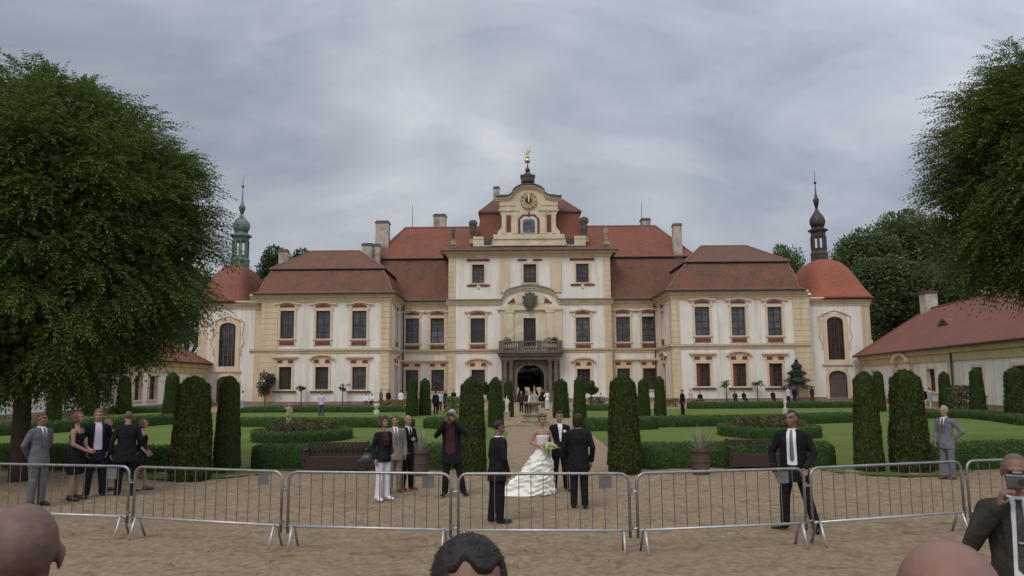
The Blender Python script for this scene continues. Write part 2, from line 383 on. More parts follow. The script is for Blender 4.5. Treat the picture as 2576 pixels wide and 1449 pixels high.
def nz(scale, det, off, rough=.55, dist=0.0, st=(1, 1, 1)):
    mp = N.new('ShaderNodeMapping'); mp.inputs['Location'].default_value = off; mp.inputs['Scale'].default_value = st; L.new(cmb.outputs[0], mp.inputs['Vector'])
    n = N.new('ShaderNodeTexNoise'); n.inputs['Scale'].default_value = scale; n.inputs['Detail'].default_value = det
    n.inputs['Roughness'].default_value = rough; n.inputs['Distortion'].default_value = dist
    L.new(mp.outputs[0], n.inputs['Vector']); return n.outputs['Fac']
big = nz(1.2, 3, (3.1, 1.7, 0), .5, .5, (1, 1.5, 1))
mid = nz(3.1, 6, (7.3, 2.2, 0), .55, .6, (.8, 1.35, 1))
fine = nz(10.0, 8, (1.3, 9.2, 0), .62, .3, (.75, 1.2, 1))
dens = M_('ADD', M_('ADD', M_('MULTIPLY', big, .62), M_('MULTIPLY', mid, .40)), M_('MULTIPLY', fine, .09))
rp = N.new('ShaderNodeValToRGB'); L.new(dens, rp.inputs['Fac'])
cr = rp.color_ramp
stops = [(.40, (1.65, 1.86, 2.22)), (.48, (2.15, 2.38, 2.78)), (.55, (2.75, 3.0, 3.4)), (.64, (3.6, 3.82, 4.15)), (.74, (4.9, 5.1, 5.3))]
while len(cr.elements) < len(stops): cr.elements.new(.5)
for e, (p, c) in zip(cr.elements, stops): e.position = p; e.color = (*c, 1)
# overcast: clouds thin and brighten towards the zenith and towards the hidden sun
lift = M_('ADD', M_('MULTIPLY', M_('MAXIMUM', sep.outputs['Z'], 0.0), 1.25), .62)
sunside = M_('MULTIPLY', M_('MAXIMUM', M_('MULTIPLY', sep.outputs['Y'], -1.0), 0.0), .7)
east = M_('MULTIPLY', M_('MULTIPLY', M_('MAXIMUM', sep.outputs['X'], 0.0), M_('MAXIMUM', sep.outputs['Z'], 0.0)), 1.6)
low = M_('MULTIPLY', M_('POWER', M_('SUBTRACT', 1.0, M_('MAXIMUM', sep.outputs['Z'], 0.0)), 9.0), .05)
gain = M_('ADD', M_('ADD', M_('ADD', lift, low), sunside), east)
sc_ = N.new('ShaderNodeVectorMath'); sc_.operation = 'SCALE'; L.new(rp.outputs['Color'], sc_.inputs[0]); L.new(gain, sc_.inputs['Scale'])
mx = N.new('ShaderNodeMix'); mx.data_type = 'RGBA'; mx.inputs['Factor'].default_value = .93
L.new(sky.outputs['Color'], mx.inputs['A']); L.new(sc_.outputs[0], mx.inputs['B']); L.new(mx.outputs['Result'], bg.inputs['Color'])

scene.view_settings.view_transform = 'Standard'; scene.view_settings.look = 'None'
scene.view_settings.gamma = 1; scene.view_settings.exposure = EXPOSURE
scene.render.engine = 'CYCLES'
scene.cycles.use_denoising = True
scene.cycles.max_bounces = 6

# ------------------------------------------------------------------ ground
def gravel_material():
    m, nt, b = _base('gravel'); N, L = nt.nodes, nt.links
    tc = N.new('ShaderNodeTexCoord')
    def n(scale, det, st=(1, 1, 1), rough=.6, dist=0.0):
        mp = N.new('ShaderNodeMapping'); mp.inputs['Scale'].default_value = st; L.new(tc.outputs['Object'], mp.inputs['Vector'])
        t = N.new('ShaderNodeTexNoise'); t.inputs['Scale'].default_value = scale; t.inputs['Detail'].default_value = det; t.inputs['Roughness'].default_value = rough
        t.inputs['Distortion'].default_value = dist
        L.new(mp.outputs[0], t.inputs['Vector']); return t.outputs['Fac']
    def ramp(s, p0, p1, c0, c1):
        r = N.new('ShaderNodeValToRGB'); r.color_ramp.elements[0].position = p0; r.color_ramp.elements[1].position = p1
        r.color_ramp.elements[0].color = (*c0, 1); r.color_ramp.elements[1].color = (*c1, 1); L.new(s, r.inputs['Fac']); return r.outputs['Color']
    a = ramp(n(9, 9, (1, .8, 1), .72), .36, .64, (.24, .165, .105), (.42, .305, .20))
    p = ramp(n(.5, 4, (.8, 1, 1)), .4, .68, (0, 0, 0), (.45, .45, .45))
    sc = ramp(n(2.6, 5, (.7, 1.2, 1), .6, .8), .53, .67, (0, 0, 0), (.52, .52, .52))
    def mix(f, x, y):
        q = N.new('ShaderNodeMix'); q.data_type = 'RGBA'; L.new(f, q.inputs['Factor']); L.new(x, q.inputs['A'])
        if isinstance(y, tuple): q.inputs['B'].default_value = (*y, 1)
        else: L.new(y, q.inputs['B'])
        return q.outputs['Result']
    cl = mix(p, a, (.28, .205, .135)); cl = mix(sc, cl, (.13, .088, .056))
    L.new(cl, b.inputs['Base Color']); b.inputs['Roughness'].default_value = .95; b.inputs['Specular IOR Level'].default_value = .1
    h = N.new('ShaderNodeMath'); h.operation = 'ADD'
    h2 = N.new('ShaderNodeMath'); h2.operation = 'MULTIPLY'; h2.inputs[1].default_value = 2.2; L.new(n(2.6, 5, (.7, 1.2, 1), .6, .8), h2.inputs[0])
    L.new(n(14, 9, (1, 1, 1), .75), h.inputs[0]); L.new(h2.outputs[0], h.inputs[1])
    bp = N.new('ShaderNodeBump'); bp.inputs['Strength'].default_value = .9; bp.inputs['Distance'].default_value = .05
    L.new(h.outputs[0], bp.inputs['Height']); L.new(bp.outputs['Normal'], b.inputs['Normal'])
    MATS['gravel'] = m
gravel_material()
def lawn_material():
    m, nt, b = _base('lawn'); N, L = nt.nodes, nt.links
    tc = N.new('ShaderNodeTexCoord')
    def n(scale, det, st=(1, 1, 1)):
        mp = N.new('ShaderNodeMapping'); mp.inputs['Scale'].default_value = st; L.new(tc.outputs['Object'], mp.inputs['Vector'])
        t = N.new('ShaderNodeTexNoise'); t.inputs['Scale'].default_value = scale; t.inputs['Detail'].default_value = det; t.inputs['Roughness'].default_value = .7
        L.new(mp.outputs[0], t.inputs['Vector']); return t.outputs['Fac']
    r = N.new('ShaderNodeValToRGB'); L.new(n(.55, 9, (.5, 1, 1)), r.inputs['Fac']); cr = r.color_ramp
    cr.elements[0].position = .3; cr.elements[0].color = (.098, .142, .030, 1); cr.elements[1].position = .72; cr.elements[1].color = (.155, .205, .05, 1)
    r2 = N.new('ShaderNodeValToRGB'); L.new(n(24, 6), r2.inputs['Fac']); r2.color_ramp.elements[0].position = .3; r2.color_ramp.elements[1].position = .7
    r2.color_ramp.elements[0].color = (.6, .6, .6, 1); r2.color_ramp.elements[1].color = (1.25, 1.2, 1.1, 1)
    mx = N.new('ShaderNodeMix'); mx.data_type = 'RGBA'; mx.blend_type = 'MULTIPLY'; mx.inputs['Factor'].default_value = 1
    L.new(r.outputs['Color'], mx.inputs['A']); L.new(r2.outputs['Color'], mx.inputs['B']); L.new(mx.outputs['Result'], b.inputs['Base Color'])
    bp = N.new('ShaderNodeBump'); bp.inputs['Strength'].default_value = .8; bp.inputs['Distance'].default_value = .03; L.new(n(38, 5), bp.inputs['Height']); L.new(bp.outputs['Normal'], b.inputs['Normal'])
    b.inputs['Roughness'].default_value = .9; b.inputs['Specular IOR Level'].default_value = .15
    MATS['lawn'] = m
lawn_material()
mat('hill_grass', (.05, .085, .025), (.035, .06, .02), scale=.3, rough=.95)
mat('soil', (.07, .05, .035), (.05, .037, .027), scale=5, rough=.95, bump=.6)

BANK = 0.30
def ground_z(x, y):
    t = min(max((9.0 - y) / 2.4, 0), 1); return BANK * t * t * (3 - 2 * t)
# one sheet to the horizon, finely divided where the camera sees it close
ys = sorted(set([-300, -60, -10, 0, 3, 5] + [6 + .2 * i for i in range(20)] + [10 + .1 * i for i in range(110)] + [21 + i * .5 for i in range(20)] + [31, 35, 40, 50, 60, 75, 90, 120, 160, 250, 500, 1200]))
xs = sorted(set([-1200, -500, -200, -100, -60, -40, -25, -18, -14] + [-10 + .125 * i for i in range(161)] + [14, 18, 25, 40, 60, 100, 200, 500, 1200]))
V = []; 
for y in ys:
    for x in xs:
        z = ground_z(x, y)
        if 9.0 < y < 24 and -11 < x < 11:
            f = min(1, (y - 9.0) / .6) * min(1, (24 - y) / 3)
            z += f * (.042 * mnoise.noise(Vector((x * 1.6, y * 1.9, 3.3))) + .034 * mnoise.noise(Vector((x * 4.4, y * 4.9, 8.1))) - .01)
        V.append((x, y, z))
nx = len(xs)
Fq = [(j * nx + i, j * nx + i + 1, (j + 1) * nx + i + 1, (j + 1) * nx + i) for j in range(len(ys) - 1) for i in range(nx - 1)]
struct(mesh_np('gravel_ground', np.array(V), np.array(Fq), 'gravel', smooth=True))

def sheet(name, poly, z, material):
    m = MB(); m.add([(x, y, z) for x, y in poly], [tuple(range(len(poly)))]); return struct(m.build(name, material))
def gpoly(pts): return [tuple(gp(x, y).to_2d()) for x, y in pts]
# lawns
for x_, y_, r_ in ((487, 1196, 1.25), (2272, 1186, 1.4)):
    q_ = gp(x_, y_); sheet('lawn', [(q_.x + 1.35 * r_ * math.cos(R(a)), q_.y + .35 + r_ * math.sin(R(a))) for a in range(0, 360, 12)], .009, 'lawn')
sheet('lawn', [(-46, 23.0), (-7.5, 21.4), (-5, 21.2), (-1.7, 21.2), (-.35, 23.5), (-.25, 37), (-.9, 41.5), (-1.2, 43.6), (-46, 43.6)], .012, 'lawn')
sheet('lawn', [(3.7, 21.2), (10, 21.4), (46, 23.5), (46, 43.6), (4.6, 43.6), (4.2, 41.5), (3.6, 37), (3.4, 24)], .012, 'lawn')
sheet('lawn', [(-46, 43.5), (-1.2, 43.5), (-1.2, 66), (-46, 66)], .012, 'lawn')
sheet('lawn', [(4.6, 43.5), (34, 43.5), (34, 66), (4.6, 66)], .012, 'lawn')
sheet('flower_bed', [(x * 1.0 + 2, 83.0 + y) for x, y in [(-29, 0), (-17, 0), (-17, 1.95), (-29, 1.95)]], .03, 'soil')
sheet('flower_bed', [(x * 1.0 + 2, 83.0 + y) for x, y in [(17, 0), (29, 0), (29, 1.95), (17, 1.95)]], .03, 'soil')
# ------------------------------------------------------------------ facade helpers
class Wall:
    """a vertical wall: s runs left to right seen from outside, local y is depth into the house"""
    def __init__(self, O, ang):
        self.O = Vector(O); self.M = Matrix.Translation(self.O) @ Matrix.Rotation(ang, 4, 'Z')
        self.U = (self.M.to_3x3() @ Vector((1, 0, 0))); self.I = self.M.to_3x3() @ Vector((0, 1, 0))
    def px(self, x, y):
        d = ray(x, y); C = Vector((0, 0, CAMZ)); t = (self.O - C).dot(self.I) / d.dot(self.I)
        p = C + d * t; return (p - self.O).dot(self.U), p.z
    def mb(self): return MB(self.M)
    def face(self, mb, s0, s1, z0, z1, holes=(), rev=.42, mi=0):
        ss = sorted({s0, s1} | {h[0] for h in holes} | {h[1] for h in holes}); zs = sorted({z0, z1} | {h[2] for h in holes} | {h[3] for h in holes})
        ss = [s for s in ss if s0 <= s <= s1]; zs = [z for z in zs if z0 <= z <= z1]
        for a, b in zip(ss, ss[1:]):
            for c, d in zip(zs, zs[1:]):
                m = ((a + b) / 2, (c + d) / 2)
                if any(h[0] < m[0] < h[1] and h[2] < m[1] < h[3] for h in holes): continue
                mb.add([(a, 0, c), (b, 0, c), (b, 0, d), (a, 0, d)], [(0, 1, 2, 3)], mi)
        for a, b, c, d in holes:
            mb.add([(a, 0, c), (b, 0, c), (b, 0, d), (a, 0, d), (a, rev, c), (b, rev, c), (b, rev, d), (a, rev, d)],
                   [(0, 4, 5, 1), (1, 5, 6, 2), (2, 6, 7, 3), (3, 7, 4, 0)], mi)

BO = (2.0, 93.0, 0.0)      # palace root
palace = thing('palace', 'wide baroque palace with white and yellow facade, red mansard roofs and a clock gable', 'palace', BO)
def P(mb, name, m, parent=palace, **k): return mb.build(name, m, parent, off=BO, **k)

wrnd = random.Random(12)
def window(W, hole, style, parent, off, glass='glass', sash='brown_wood', trim='peach_trim', bars=(1, 3), sill=True, bw=.24):
    a, b, c, d = hole; w = b - a; cx = (a + b) / 2
    m = W.mb(); t = bw
    for q in ((a - t, a, c - .02, d + t), (b, b + t, c - .02, d + t)): m.box(q[0], q[1], -.10, .02, q[2], q[3])
    m.box(a, b, -.10, .02, d, d + t)
    m.box(a - t - .08, b + t + .08, -.16, .02, c - .16, c - .02)
    red = []
    if style == 'wavy':            # curved broken hood with a red field under it
        top = [(cx - w * .95, d + .86), (cx - w * .62, d + .86), (cx - w * .36, d + 1.0), (cx, d + 1.08), (cx + w * .36, d + 1.0), (cx + w * .62, d + .86), (cx + w * .95, d + .86)]
        m.prism([(x, z - .17) for x, z in top] + top[::-1], -.26, .02)
        m.box(a - t - .1, a - t + .18, -.14, .02, d + .1, d + .66); m.box(b + t - .18, b + t + .1, -.14, .02, d + .1, d + .66)
        red.append([(cx - w * .56, d + .42), (cx + w * .56, d + .42), (cx + w * .42, d + .62), (cx, d + .78), (cx - w * .42, d + .62)])
        red.append([(a - .02, c - .72), (b + .02, c - .72), (b + .02, c - .30), (a - .02, c - .30)])
        m.box(a - t, a - .06, -.08, .02, c - .8, c - .165); m.box(b + .06, b + t, -.08, .02, c - .8, c - .165)
    elif style == 'flat':
        m.prism([(cx - w * .98, d + 1.02), (cx + w * .98, d + 1.02), (cx + w * .98, d + 1.2), (cx - w * .98, d + 1.2)], -.34, .02)
        m.prism([(cx - w * .8, d + .86), (cx + w * .8, d + .86), (cx + w * .9, d + 1.015), (cx - w * .9, d + 1.015)], -.2, .02)
        m.prism([(cx - w * .72, d + .245), (cx + w * .72, d + .245), (cx + w * .76, d + .855), (cx - w * .76, d + .855)], -.07, .02)
        for s in (-1, 1): red.append([(cx + s * w * .42 - w * .2, d + .42), (cx + s * w * .42 + w * .2, d + .42), (cx + s * w * .42 + w * .2, d + .74), (cx + s * w * .42 - w * .2, d + .74)])
    elif style == 'seg':
        o = arc(cx, d + .86, w * .98, .62, 0, 180, 12); i = arc(cx, d + .84, w * .8, .42, 180, 0, 12)
        m.prism(o + i, -.34, .02)
        m.prism([(cx - w * .72, d + .245)] + [(cx + w * .72, d + .245)] + arc(cx, d + .84, w * .76, .4, 0, 180, 10), -.07, .02)
        for s in (-1, 1): red.append([(cx + s * w * .42 - w * .2, d + .42), (cx + s * w * .42 + w * .2, d + .42), (cx + s * w * .42 + w * .16, d + .82), (cx + s * w * .42 - w * .16, d + .82)])
    elif style == 'top':
        red.append([(cx - w * .95, d + .42), (cx + w * .95, d + .42), (cx + w * .95, d + .72), (cx - w * .95, d + .72)])
        for s in (-1, 1): red.append([(cx + s * w * .55 - w * .36, c - .42), (cx + s * w * .55 + w * .36, c - .42), (cx + s * w * .55 + w * .42, c - .2), (cx + s * w * .55 - w * .42, c - .2)])
        m.box(cx - .16, cx + .16, -.1, .02, c - .72, c - .165)
    elif style == 'double':
        for s in (-1, 1): red.append([(cx + s * w * .6 - w * .35, d + .42), (cx + s * w * .6 + w * .35, d + .42), (cx + s * w * .6 + w * .35, d + .64), (cx + s * w * .6 - w * .35, d + .64)])
    win = m.build('window', trim, parent, off=off)
    if red:
        for q in red:
            m = W.mb(); ar = sum(q[i][0] * q[(i + 1) % len(q)][1] - q[(i + 1) % len(q)][0] * q[i][1] for i in range(len(q)))
            m.prism(q if ar > 0 else q[::-1], -.115, .01); m.build('red_panel', 'red_panel', win, off=off)
    m = W.mb(); m.add([(a, .30, c), (b, .30, c), (b, .30, d), (a, .30, d)], [(0, 1, 2, 3)]); m.build('pane', glass, win, off=off)
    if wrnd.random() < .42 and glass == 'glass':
        u = wrnd.choice((.35, .5, .5, .7)); m = W.mb(); m.box(a + .09, b - .09, .284, .297, d - (d - c) * u, d - .09); m.build('pane_reflection', 'reflection_grey', win, off=off)  # added panel: reflection on the upper pane painted as flat grey
    m = W.mb(); e = .085
    m.box(a, a + e, .2, .32, c, d); m.box(b - e, b, .2, .32, c, d); m.box(a + e, b - e, .2, .32, c, c + e); m.box(a + e, b - e, .2, .32, d - e, d)
    for i in range(1, bars[0] + 1): s = a + (b - a) * i / (bars[0] + 1); m.box(s - .035, s + .035, .23, .31, c + e, d - e)
    for i in range(1, bars[1] + 1): z = c + (d - c) * i / (bars[1] + 1); m.box(a + e, b - e, .245, .305, z - .028, z + .028)
    m.build('sash', sash, win, off=off)
    if sill == 'dark':
        m = W.mb(); m.box(a - .55, b + .55, -.24, .01, c - .30, c - .165); m.build('sill', 'rust_gutter', win, off=off)
    return win
def quoin(W, s0, s1, z0, z1, parent, off, m='yellow_plaster', proud=.09, course=.62):
    q = W.mb(); z = z0
    while z < z1 - .05:
        zz = min(z + course, z1); q.box(s0, s1, -proud, .01, z + .025, zz - .025); z += course
    q.box(s0 + .02, s1 - .02, -proud + .035, .012, z0, z1)
    return q.build('quoin', m, parent, off=off)
def cornice(W, s0, s1, z, parent, off, steps=((.0, .16, .12), (.16, .30, .26), (.30, .42, .42)), m='yellow_plaster', name='cornice', ret=(0, 0)):
    q = W.mb()
    for a, b, p in steps: q.box(s0 - ret[0] * p, s1 + ret[1] * p, -p, .01, z + a, z + b)
    return q.build(name, m, parent, off=off)
def hole(W, x0, x1, y0, y1):
    """opening from its four edges in the photograph (left, right, top, bottom)"""
    cy = (y0 + y1) / 2
    return (W.px(x0, cy)[0], W.px(x1, cy)[0], W.px((x0 + x1) / 2, y1)[1], W.px((x0 + x1) / 2, y0)[1])
def level(hs):
    """give a row of openings one common sill and lintel height"""
    c = sum(h[2] for h in hs) / len(hs); d = sum(h[3] for h in hs) / len(hs)
    return [(h[0], h[1], c, d) for h in hs]

# ------------------------------------------------------------------ the two pavilions
def mansard(rings, ridge, mats_, names, parent, off, over=.35):
    """rings: eave, (kick), break as (x0,x1,y0,y1,z); upper hip from the break to the ridge (x0,x1,y,z)"""
    m = MB(); loops = []
    for x0, x1, y0, y1, z in rings: loops.append([(x0, y0, z), (x1, y0, z), (x1, y1, z), (x0, y1, z)])
    m.rings(loops, False); lo = m.build(names[0], mats_[0], parent, off=off)
    x0, x1, y0, y1, z = rings[-1]; o = over
    m = MB(); a = [(x0 - o, y0 - o, z - .02), (x1 + o, y0 - o, z - .02), (x1 + o, y1 + o, z - .02), (x0 - o, y1 + o, z - .02)]
    rx0, rx1, ry, rz = ridge
    m.add(a + [(rx0, ry, rz), (rx1, ry, rz)], [(0, 1, 5, 4), (1, 2, 5), (2, 3, 4, 5), (3, 0, 4), (3, 2, 1, 0)])
    up = m.build(names[1], mats_[1], parent, off=off)
    m = MB()
    for p, q in ((a[0], a[1]), (a[1], a[2]), (a[2], a[3]), (a[3], a[0])): m.tube([Vector(p) - Vector((0, 0, .04)), Vector(q) - Vector((0, 0, .04))], .09, 6)
    m.build('roof_edge', 'dark_tin', up, off=off)
    m = MB()
    for c_, e in ((a[0], 4), (a[1], 5)): m.tube([c_, (ridge[0] if e == 4 else ridge[1], ry, rz)], .12, 6)
    m.tube([(rx0, ry, rz), (rx1, ry, rz)], .13, 6); m.build('ridge_tiles', 'ridge_clay', up, off=off)
    for e in (0, 1):
        lm = MB(); lm.tube([l[e] for l in loops], .1, 6); lm.build('hip_tiles', 'ridge_clay', lo, off=off)
    m = MB(); x0, x1, y0, y1, z = rings[0]
    for p, q in (((x0, y0), (x1, y0)), ((x1, y0), (x1, y1)), ((x0, y0), (x0, y1))): m.tube([(p[0], p[1], z), (q[0], q[1], z)], .13, 6)
    m.build('gutter', 'dark_tin', lo, off=off)
    return lo, up

YP, YM = 85.0, 93.7
XL0, XL1 = fx(655, 880, YP), fx(979, 880, YP)
XR0, XR1 = fx(1692, 870, YP), fx(2010, 870, YP)
ZE = [fz(820, 742, YP), fz(1850, 729, YP)]
ZE = [sum(ZE) / 2] * 2
for side, (xa, xb) in enumerate(((XL0, XL1), (XR0, XR1))):
    W = Wall((0, YP, 0), 0); ze = ZE[side]
    if side == 0:
        up = [hole(W, a, b, 782, 852) for a, b in ((705, 740), (795, 831), (886, 922))]
        lo = [hole(W, a, b, 923, 980) for a, b in ((701, 733), (793, 826), (886, 921))]
        zs = W.px(830, 882)[1]; qs = ((XL0, fx(697, 880, YP)), (fx(958, 880, YP), XL1))
    else:
        up = [hole(W, a, b, 772, 844) for a, b in ((1748, 1785), (1840, 1875), (1931, 1967))]
        lo = [hole(W, a, b, 914, 972) for a, b in ((1752, 1787), (1844, 1878), (1935, 1969))]
        zs = W.px(1850, 870)[1]; qs = ((XR0, fx(1712, 880, YP)), (fx(1999, 870, YP), XR1 + 1.4))
    # side (return) wall facing the court
    if side == 0:
        W2 = Wall((XL1, YP, 0), R(90)); r0, r1 = .0, YM - YP
    else:
        W2 = Wall((XR0, YM, 0), R(-90)); r0, r1 = .0, YM - YP
    rw = (r1 - r0) * .5
    rc = rw + (.6 if side == 0 else -.6)
    h2 = (rc - .75, rc + .75, up[0][2], up[0][3]); h3 = (rc - .95, rc + .95, .1, lo[0][3] + .1)
    m = W.mb(); W.face(m, xa, xb, 0, ze, up + lo)
    m.M = W2.M; W2.face(m, r0, r1, 0, ze, [h2, h3]); m.M = None
    ox = xa if side == 0 else xb
    m.add([(ox, YP, 0), (ox, YP + 15, 0), (ox, YP + 15, ze), (ox, YP, ze)], [(0, 1, 2, 3)])
    m.add([(xa, YP + .35, ze), (xb, YP + .35, ze), (xb, YP + 15, ze), (xa, YP + 15, ze)], [(0, 1, 2, 3)])
    P(m, 'wall', 'white_plaster')
    for h in up: window(W, h, 'wavy', palace, BO, sash='brown_wood')
    for i, h in enumerate(lo): window(W, h, 'seg' if i == 1 else 'flat', palace, BO, glass='old_glass', sash='brown_wood', bars=(2, 4), sill='dark')
    if side:
        for h in lo:
            q = W.mb(); q.box(h[0] + .09, h[0] + .46, .262, .296, h[2] + .09, h[3] - .09); q.build('shutter', 'red_wood', palace, off=BO)
    window(W2, h2, 'wavy', palace, BO); 
    dw = window(W2, h3, 'seg', palace, BO, glass='old_glass', bars=(1, 2))
    for a, b in qs: quoin(W, a, b, .45, ze - .9, palace, BO)
    if side == 0: quoin(W2, .012, .95, .45, ze - .9, palace, BO)
    else: quoin(W2, r1 - .95, r1 - .012, .45, ze - .9, palace, BO)
    # eaves cornice, string course and plinth run round both faces
    for WW, a, b, rt in ((W, xa - (1.2 if side == 0 else 0), xb + (1.2 if side else 0), (0, 1) if side == 0 else (1, 0)), (W2, .02, r1 - .02, (0, 0))):
        cornice(WW, a, b, ze - .95, palace, BO, steps=((0, .22, .13), (.22, .5, .22), (.5, .72, .42), (.72, .95, .62)), ret=rt)
        cornice(WW, a, b, zs - .28, palace, BO, steps=((0, .18, .12), (.18, .30, .2), (.30, .44, .3)), name='string_course', ret=rt)
        q = WW.mb(); q.box(a, b, -.31, .01, zs + .165, zs + .2); q.build('string_capping', 'dark_moulding', palace, off=BO)
        q = WW.mb(); q.box(a, b, -.14, .01, 0, .42); q.build('plinth', 'plinth_stone', palace, off=BO)
    # roof
    zb = fz(820, 676, YP + 2.4) if side == 0 else fz(1850, 658, YP + 2.4)
    bx = (fx(688, 676, YP + 2.4), fx(962, 676, YP + 2.4)) if side == 0 else (fx(1728, 657, YP + 2.4), fx(1978, 657, YP + 2.4))
    zr = fz(845, 632, YP + 8) if side == 0 else fz(1820, 619, YP + 8)
    rx = (fx(785, 632, YP + 8), fx(905, 632, YP + 8)) if side == 0 else (fx(1763, 619, YP + 8), fx(1878, 619, YP + 8))
    e0, e1 = xa - .75, xb + .75
    k = .55
    mansard([(e0, e1, YP - .8, YP + 15.5, ze), (e0 + .5, e1 - .5, YP - .2, YP + 15, ze + .35),
             (e0 + (bx[0] - e0) * k, e1 + (bx[1] - e1) * k, YP + 1.05, YP + 14.2, ze + (zb - ze) * .55),
             (bx[0], bx[1], YP + 2.4, YP + 13.6, zb)],
            (rx[0], rx[1], YP + 8, zr), ('old_tiles', 'old_tiles' if side == 0 else 'grey_tiles'), ('roof', 'upper_roof'), palace, BO)

# ------------------------------------------------------------------ main range
Wm = Wall((0, YM, 0), 0)
XM0, XM1 = XL1, XR0
zem = (fz(1070, 757, YM) + fz(1600, 755, YM)) / 2
YC = 92.5
Wc = Wall((0, YC, 0), 0)
XC0, XC1 = fx(1128, 800, YC), fx(1538, 800, YC); XCC = (XC0 + XC1) / 2
upL = [hole(Wm, a, b, 800, 863) for a, b in ((1020, 1054), (1083, 1117))]; upR = [hole(Wm, a, b, 797, 860) for a, b in ((1550, 1585), (1615, 1648))]
loL = [hole(Wm, a, b, 931, 985) for a, b in ((1020, 1052), (1085, 1117))]; loR = [hole(Wm, a, b, 926, 980) for a, b in ((1553, 1585), (1618, 1650))]
ups = level(upL + upR); los = level(loL + loR)
zsm = (Wm.px(1070, 886)[1] + Wm.px(1600, 878)[1]) / 2
m = MB()
m.M = Wm.M; Wm.face(m, XM0, XC0, 0, zem, ups[:2] + los[:2]); Wm.face(m, XC1, XM1, 0, zem, ups[2:] + los[2:]); m.M = None
for x0, x1 in ((XM0, XC0), (XC1, XM1)): m.add([(x0, YM + .4, zem), (x1, YM + .4, zem), (x1, YM + 14, zem), (x0, YM + 14, zem)], [(0, 1, 2, 3)])
m.box(XM0 + .02, XCC - 2.6, YM + 13.6, YM + 14, 0, zem); m.box(XCC + 2.6, XM1 - .02, YM + 13.6, YM + 14, 0, zem)
P(m, 'wall', 'white_plaster')
for h in ups: window(Wm, h, 'wavy', palace, BO)
for h in los: window(Wm, h, 'flat', palace, BO, glass='old_glass', bars=(2, 4))
for a, b in ((XM0, XC0), (XC1, XM1)):
    cornice(Wm, a + .01, b - .01, zem - .95, palace, BO, steps=((0, .22, .13), (.22, .5, .22), (.5, .72, .42), (.72, .95, .6)))
    cornice(Wm, a + .01, b - .01, zsm - .28, palace, BO, steps=((0, .18, .12), (.18, .30, .2), (.30, .44, .3)), name='string_course')
    q = Wm.mb(); q.box(a + .01, b - .01, -.31, .01, zsm + .165, zsm + .2); q.build('string_capping', 'dark_moulding', palace, off=BO)
    q = Wm.mb(); q.box(a + .01, b - .01, -.14, .01, 0, .42); q.build('plinth', 'plinth_stone', palace, off=BO)
    # pilaster beside the risalit and rain pipe in the corner
    c0, c1 = (b - .42, b - .02) if b == XC0 else (a + .02, a + .42)
    quoin(Wm, c0, c1, .45, zem - .95, palace, BO)
    px_ = a + .35 if b == XC0 else b - .35
    q = MB(); q.tube([(px_, YM - .18, zem - .4), (px_, YM - .18, .1)], .085, 8); q.tube([(px_, YM - .7, zem - .05), (px_, YM - .18, zem - .4)], .085, 8); P(q, 'rain_pipe', 'dark_tin')
zbm = (fz(1060, 655, YM + 3) + fz(1620, 641, YM + 3)) / 2
zrm = (fz(1150, 573, YM + 7) + fz(1560, 568, YM + 7)) / 2
bx = (fx(945, 655, YM + 3), fx(1742, 640, YM + 3)); rx = (fx(1020, 573, YM + 7), fx(1648, 568, YM + 7))
mansard([(bx[0] - 2.6, bx[1] + 2.6, YM - .75, YM + 14.7, zem), (bx[0] - 2.2, bx[1] + 2.2, YM - .2, YM + 14.2, zem + .35), (bx[0] - .9, bx[1] + .9, YM + 1.5, YM + 12.5, zem + (zbm - zem) * .55), (bx[0], bx[1], YM + 3, YM + 11, zbm)],
        (rx[0], rx[1], YM + 7, zrm), ('old_tiles', 'new_tiles'), ('roof', 'upper_roof'), palace, BO)
for x, y, s in ((1028, 728, 1), (1102, 741, 1), (1566, 736, 1), (1635, 728, 1)):      # skylights
    Yk = YM + .55 + (757 - y) * .03; c = at(x, y, Yk); q = MB()
    q.prism([(c.x - .3, c.z - .3), (c.x + .3, c.z - .3), (c.x + .3, c.z + .28), (c.x, c.z + .42), (c.x - .3, c.z + .28)], c.y - .25, c.y + 1.2)
    q_ = P(q, 'skylight', 'dark_tin'); q = MB(); q.box(c.x - .22, c.x + .22, c.y - .27, c.y - .25, c.z - .22, c.z + .2); q.build('pane', 'steel_bright', q_, off=BO)

# ------------------------------------------------------------------ central risalit, three storeys
zc_ = (fz(1200, 646, YC) + fz(1480, 643, YC)) / 2        # wall top, under the crowning cornice
zst = (fz(1190, 756, YC) + fz(1480, 752, YC)) / 2        # string between second and third storey
zs1 = zsm
t3 = level([hole(Wc, a, b, y0, y1) for a, b, y0, y1 in ((1188, 1218, 666, 712), (1317, 1349, 665, 712), (1449, 1481, 663, 710))])
t2 = level([hole(Wc, 1184, 1220, 801, 863), hole(Wc, 1449, 1484, 798, 860)])
t1 = level([hole(Wc, 1186, 1220, 930, 985), hole(Wc, 1452, 1485, 928, 983)])
bd = hole(Wc, 1317, 1348, 800, 872)                      # balcony door
gate = (XCC - 1.85, XCC + 1.85, 0.0, fz(1336, 916, YC))
m = Wc.mb(); Wc.face(m, XC0, XC1, 0, zc_, t3 + t2 + t1 + [bd], )
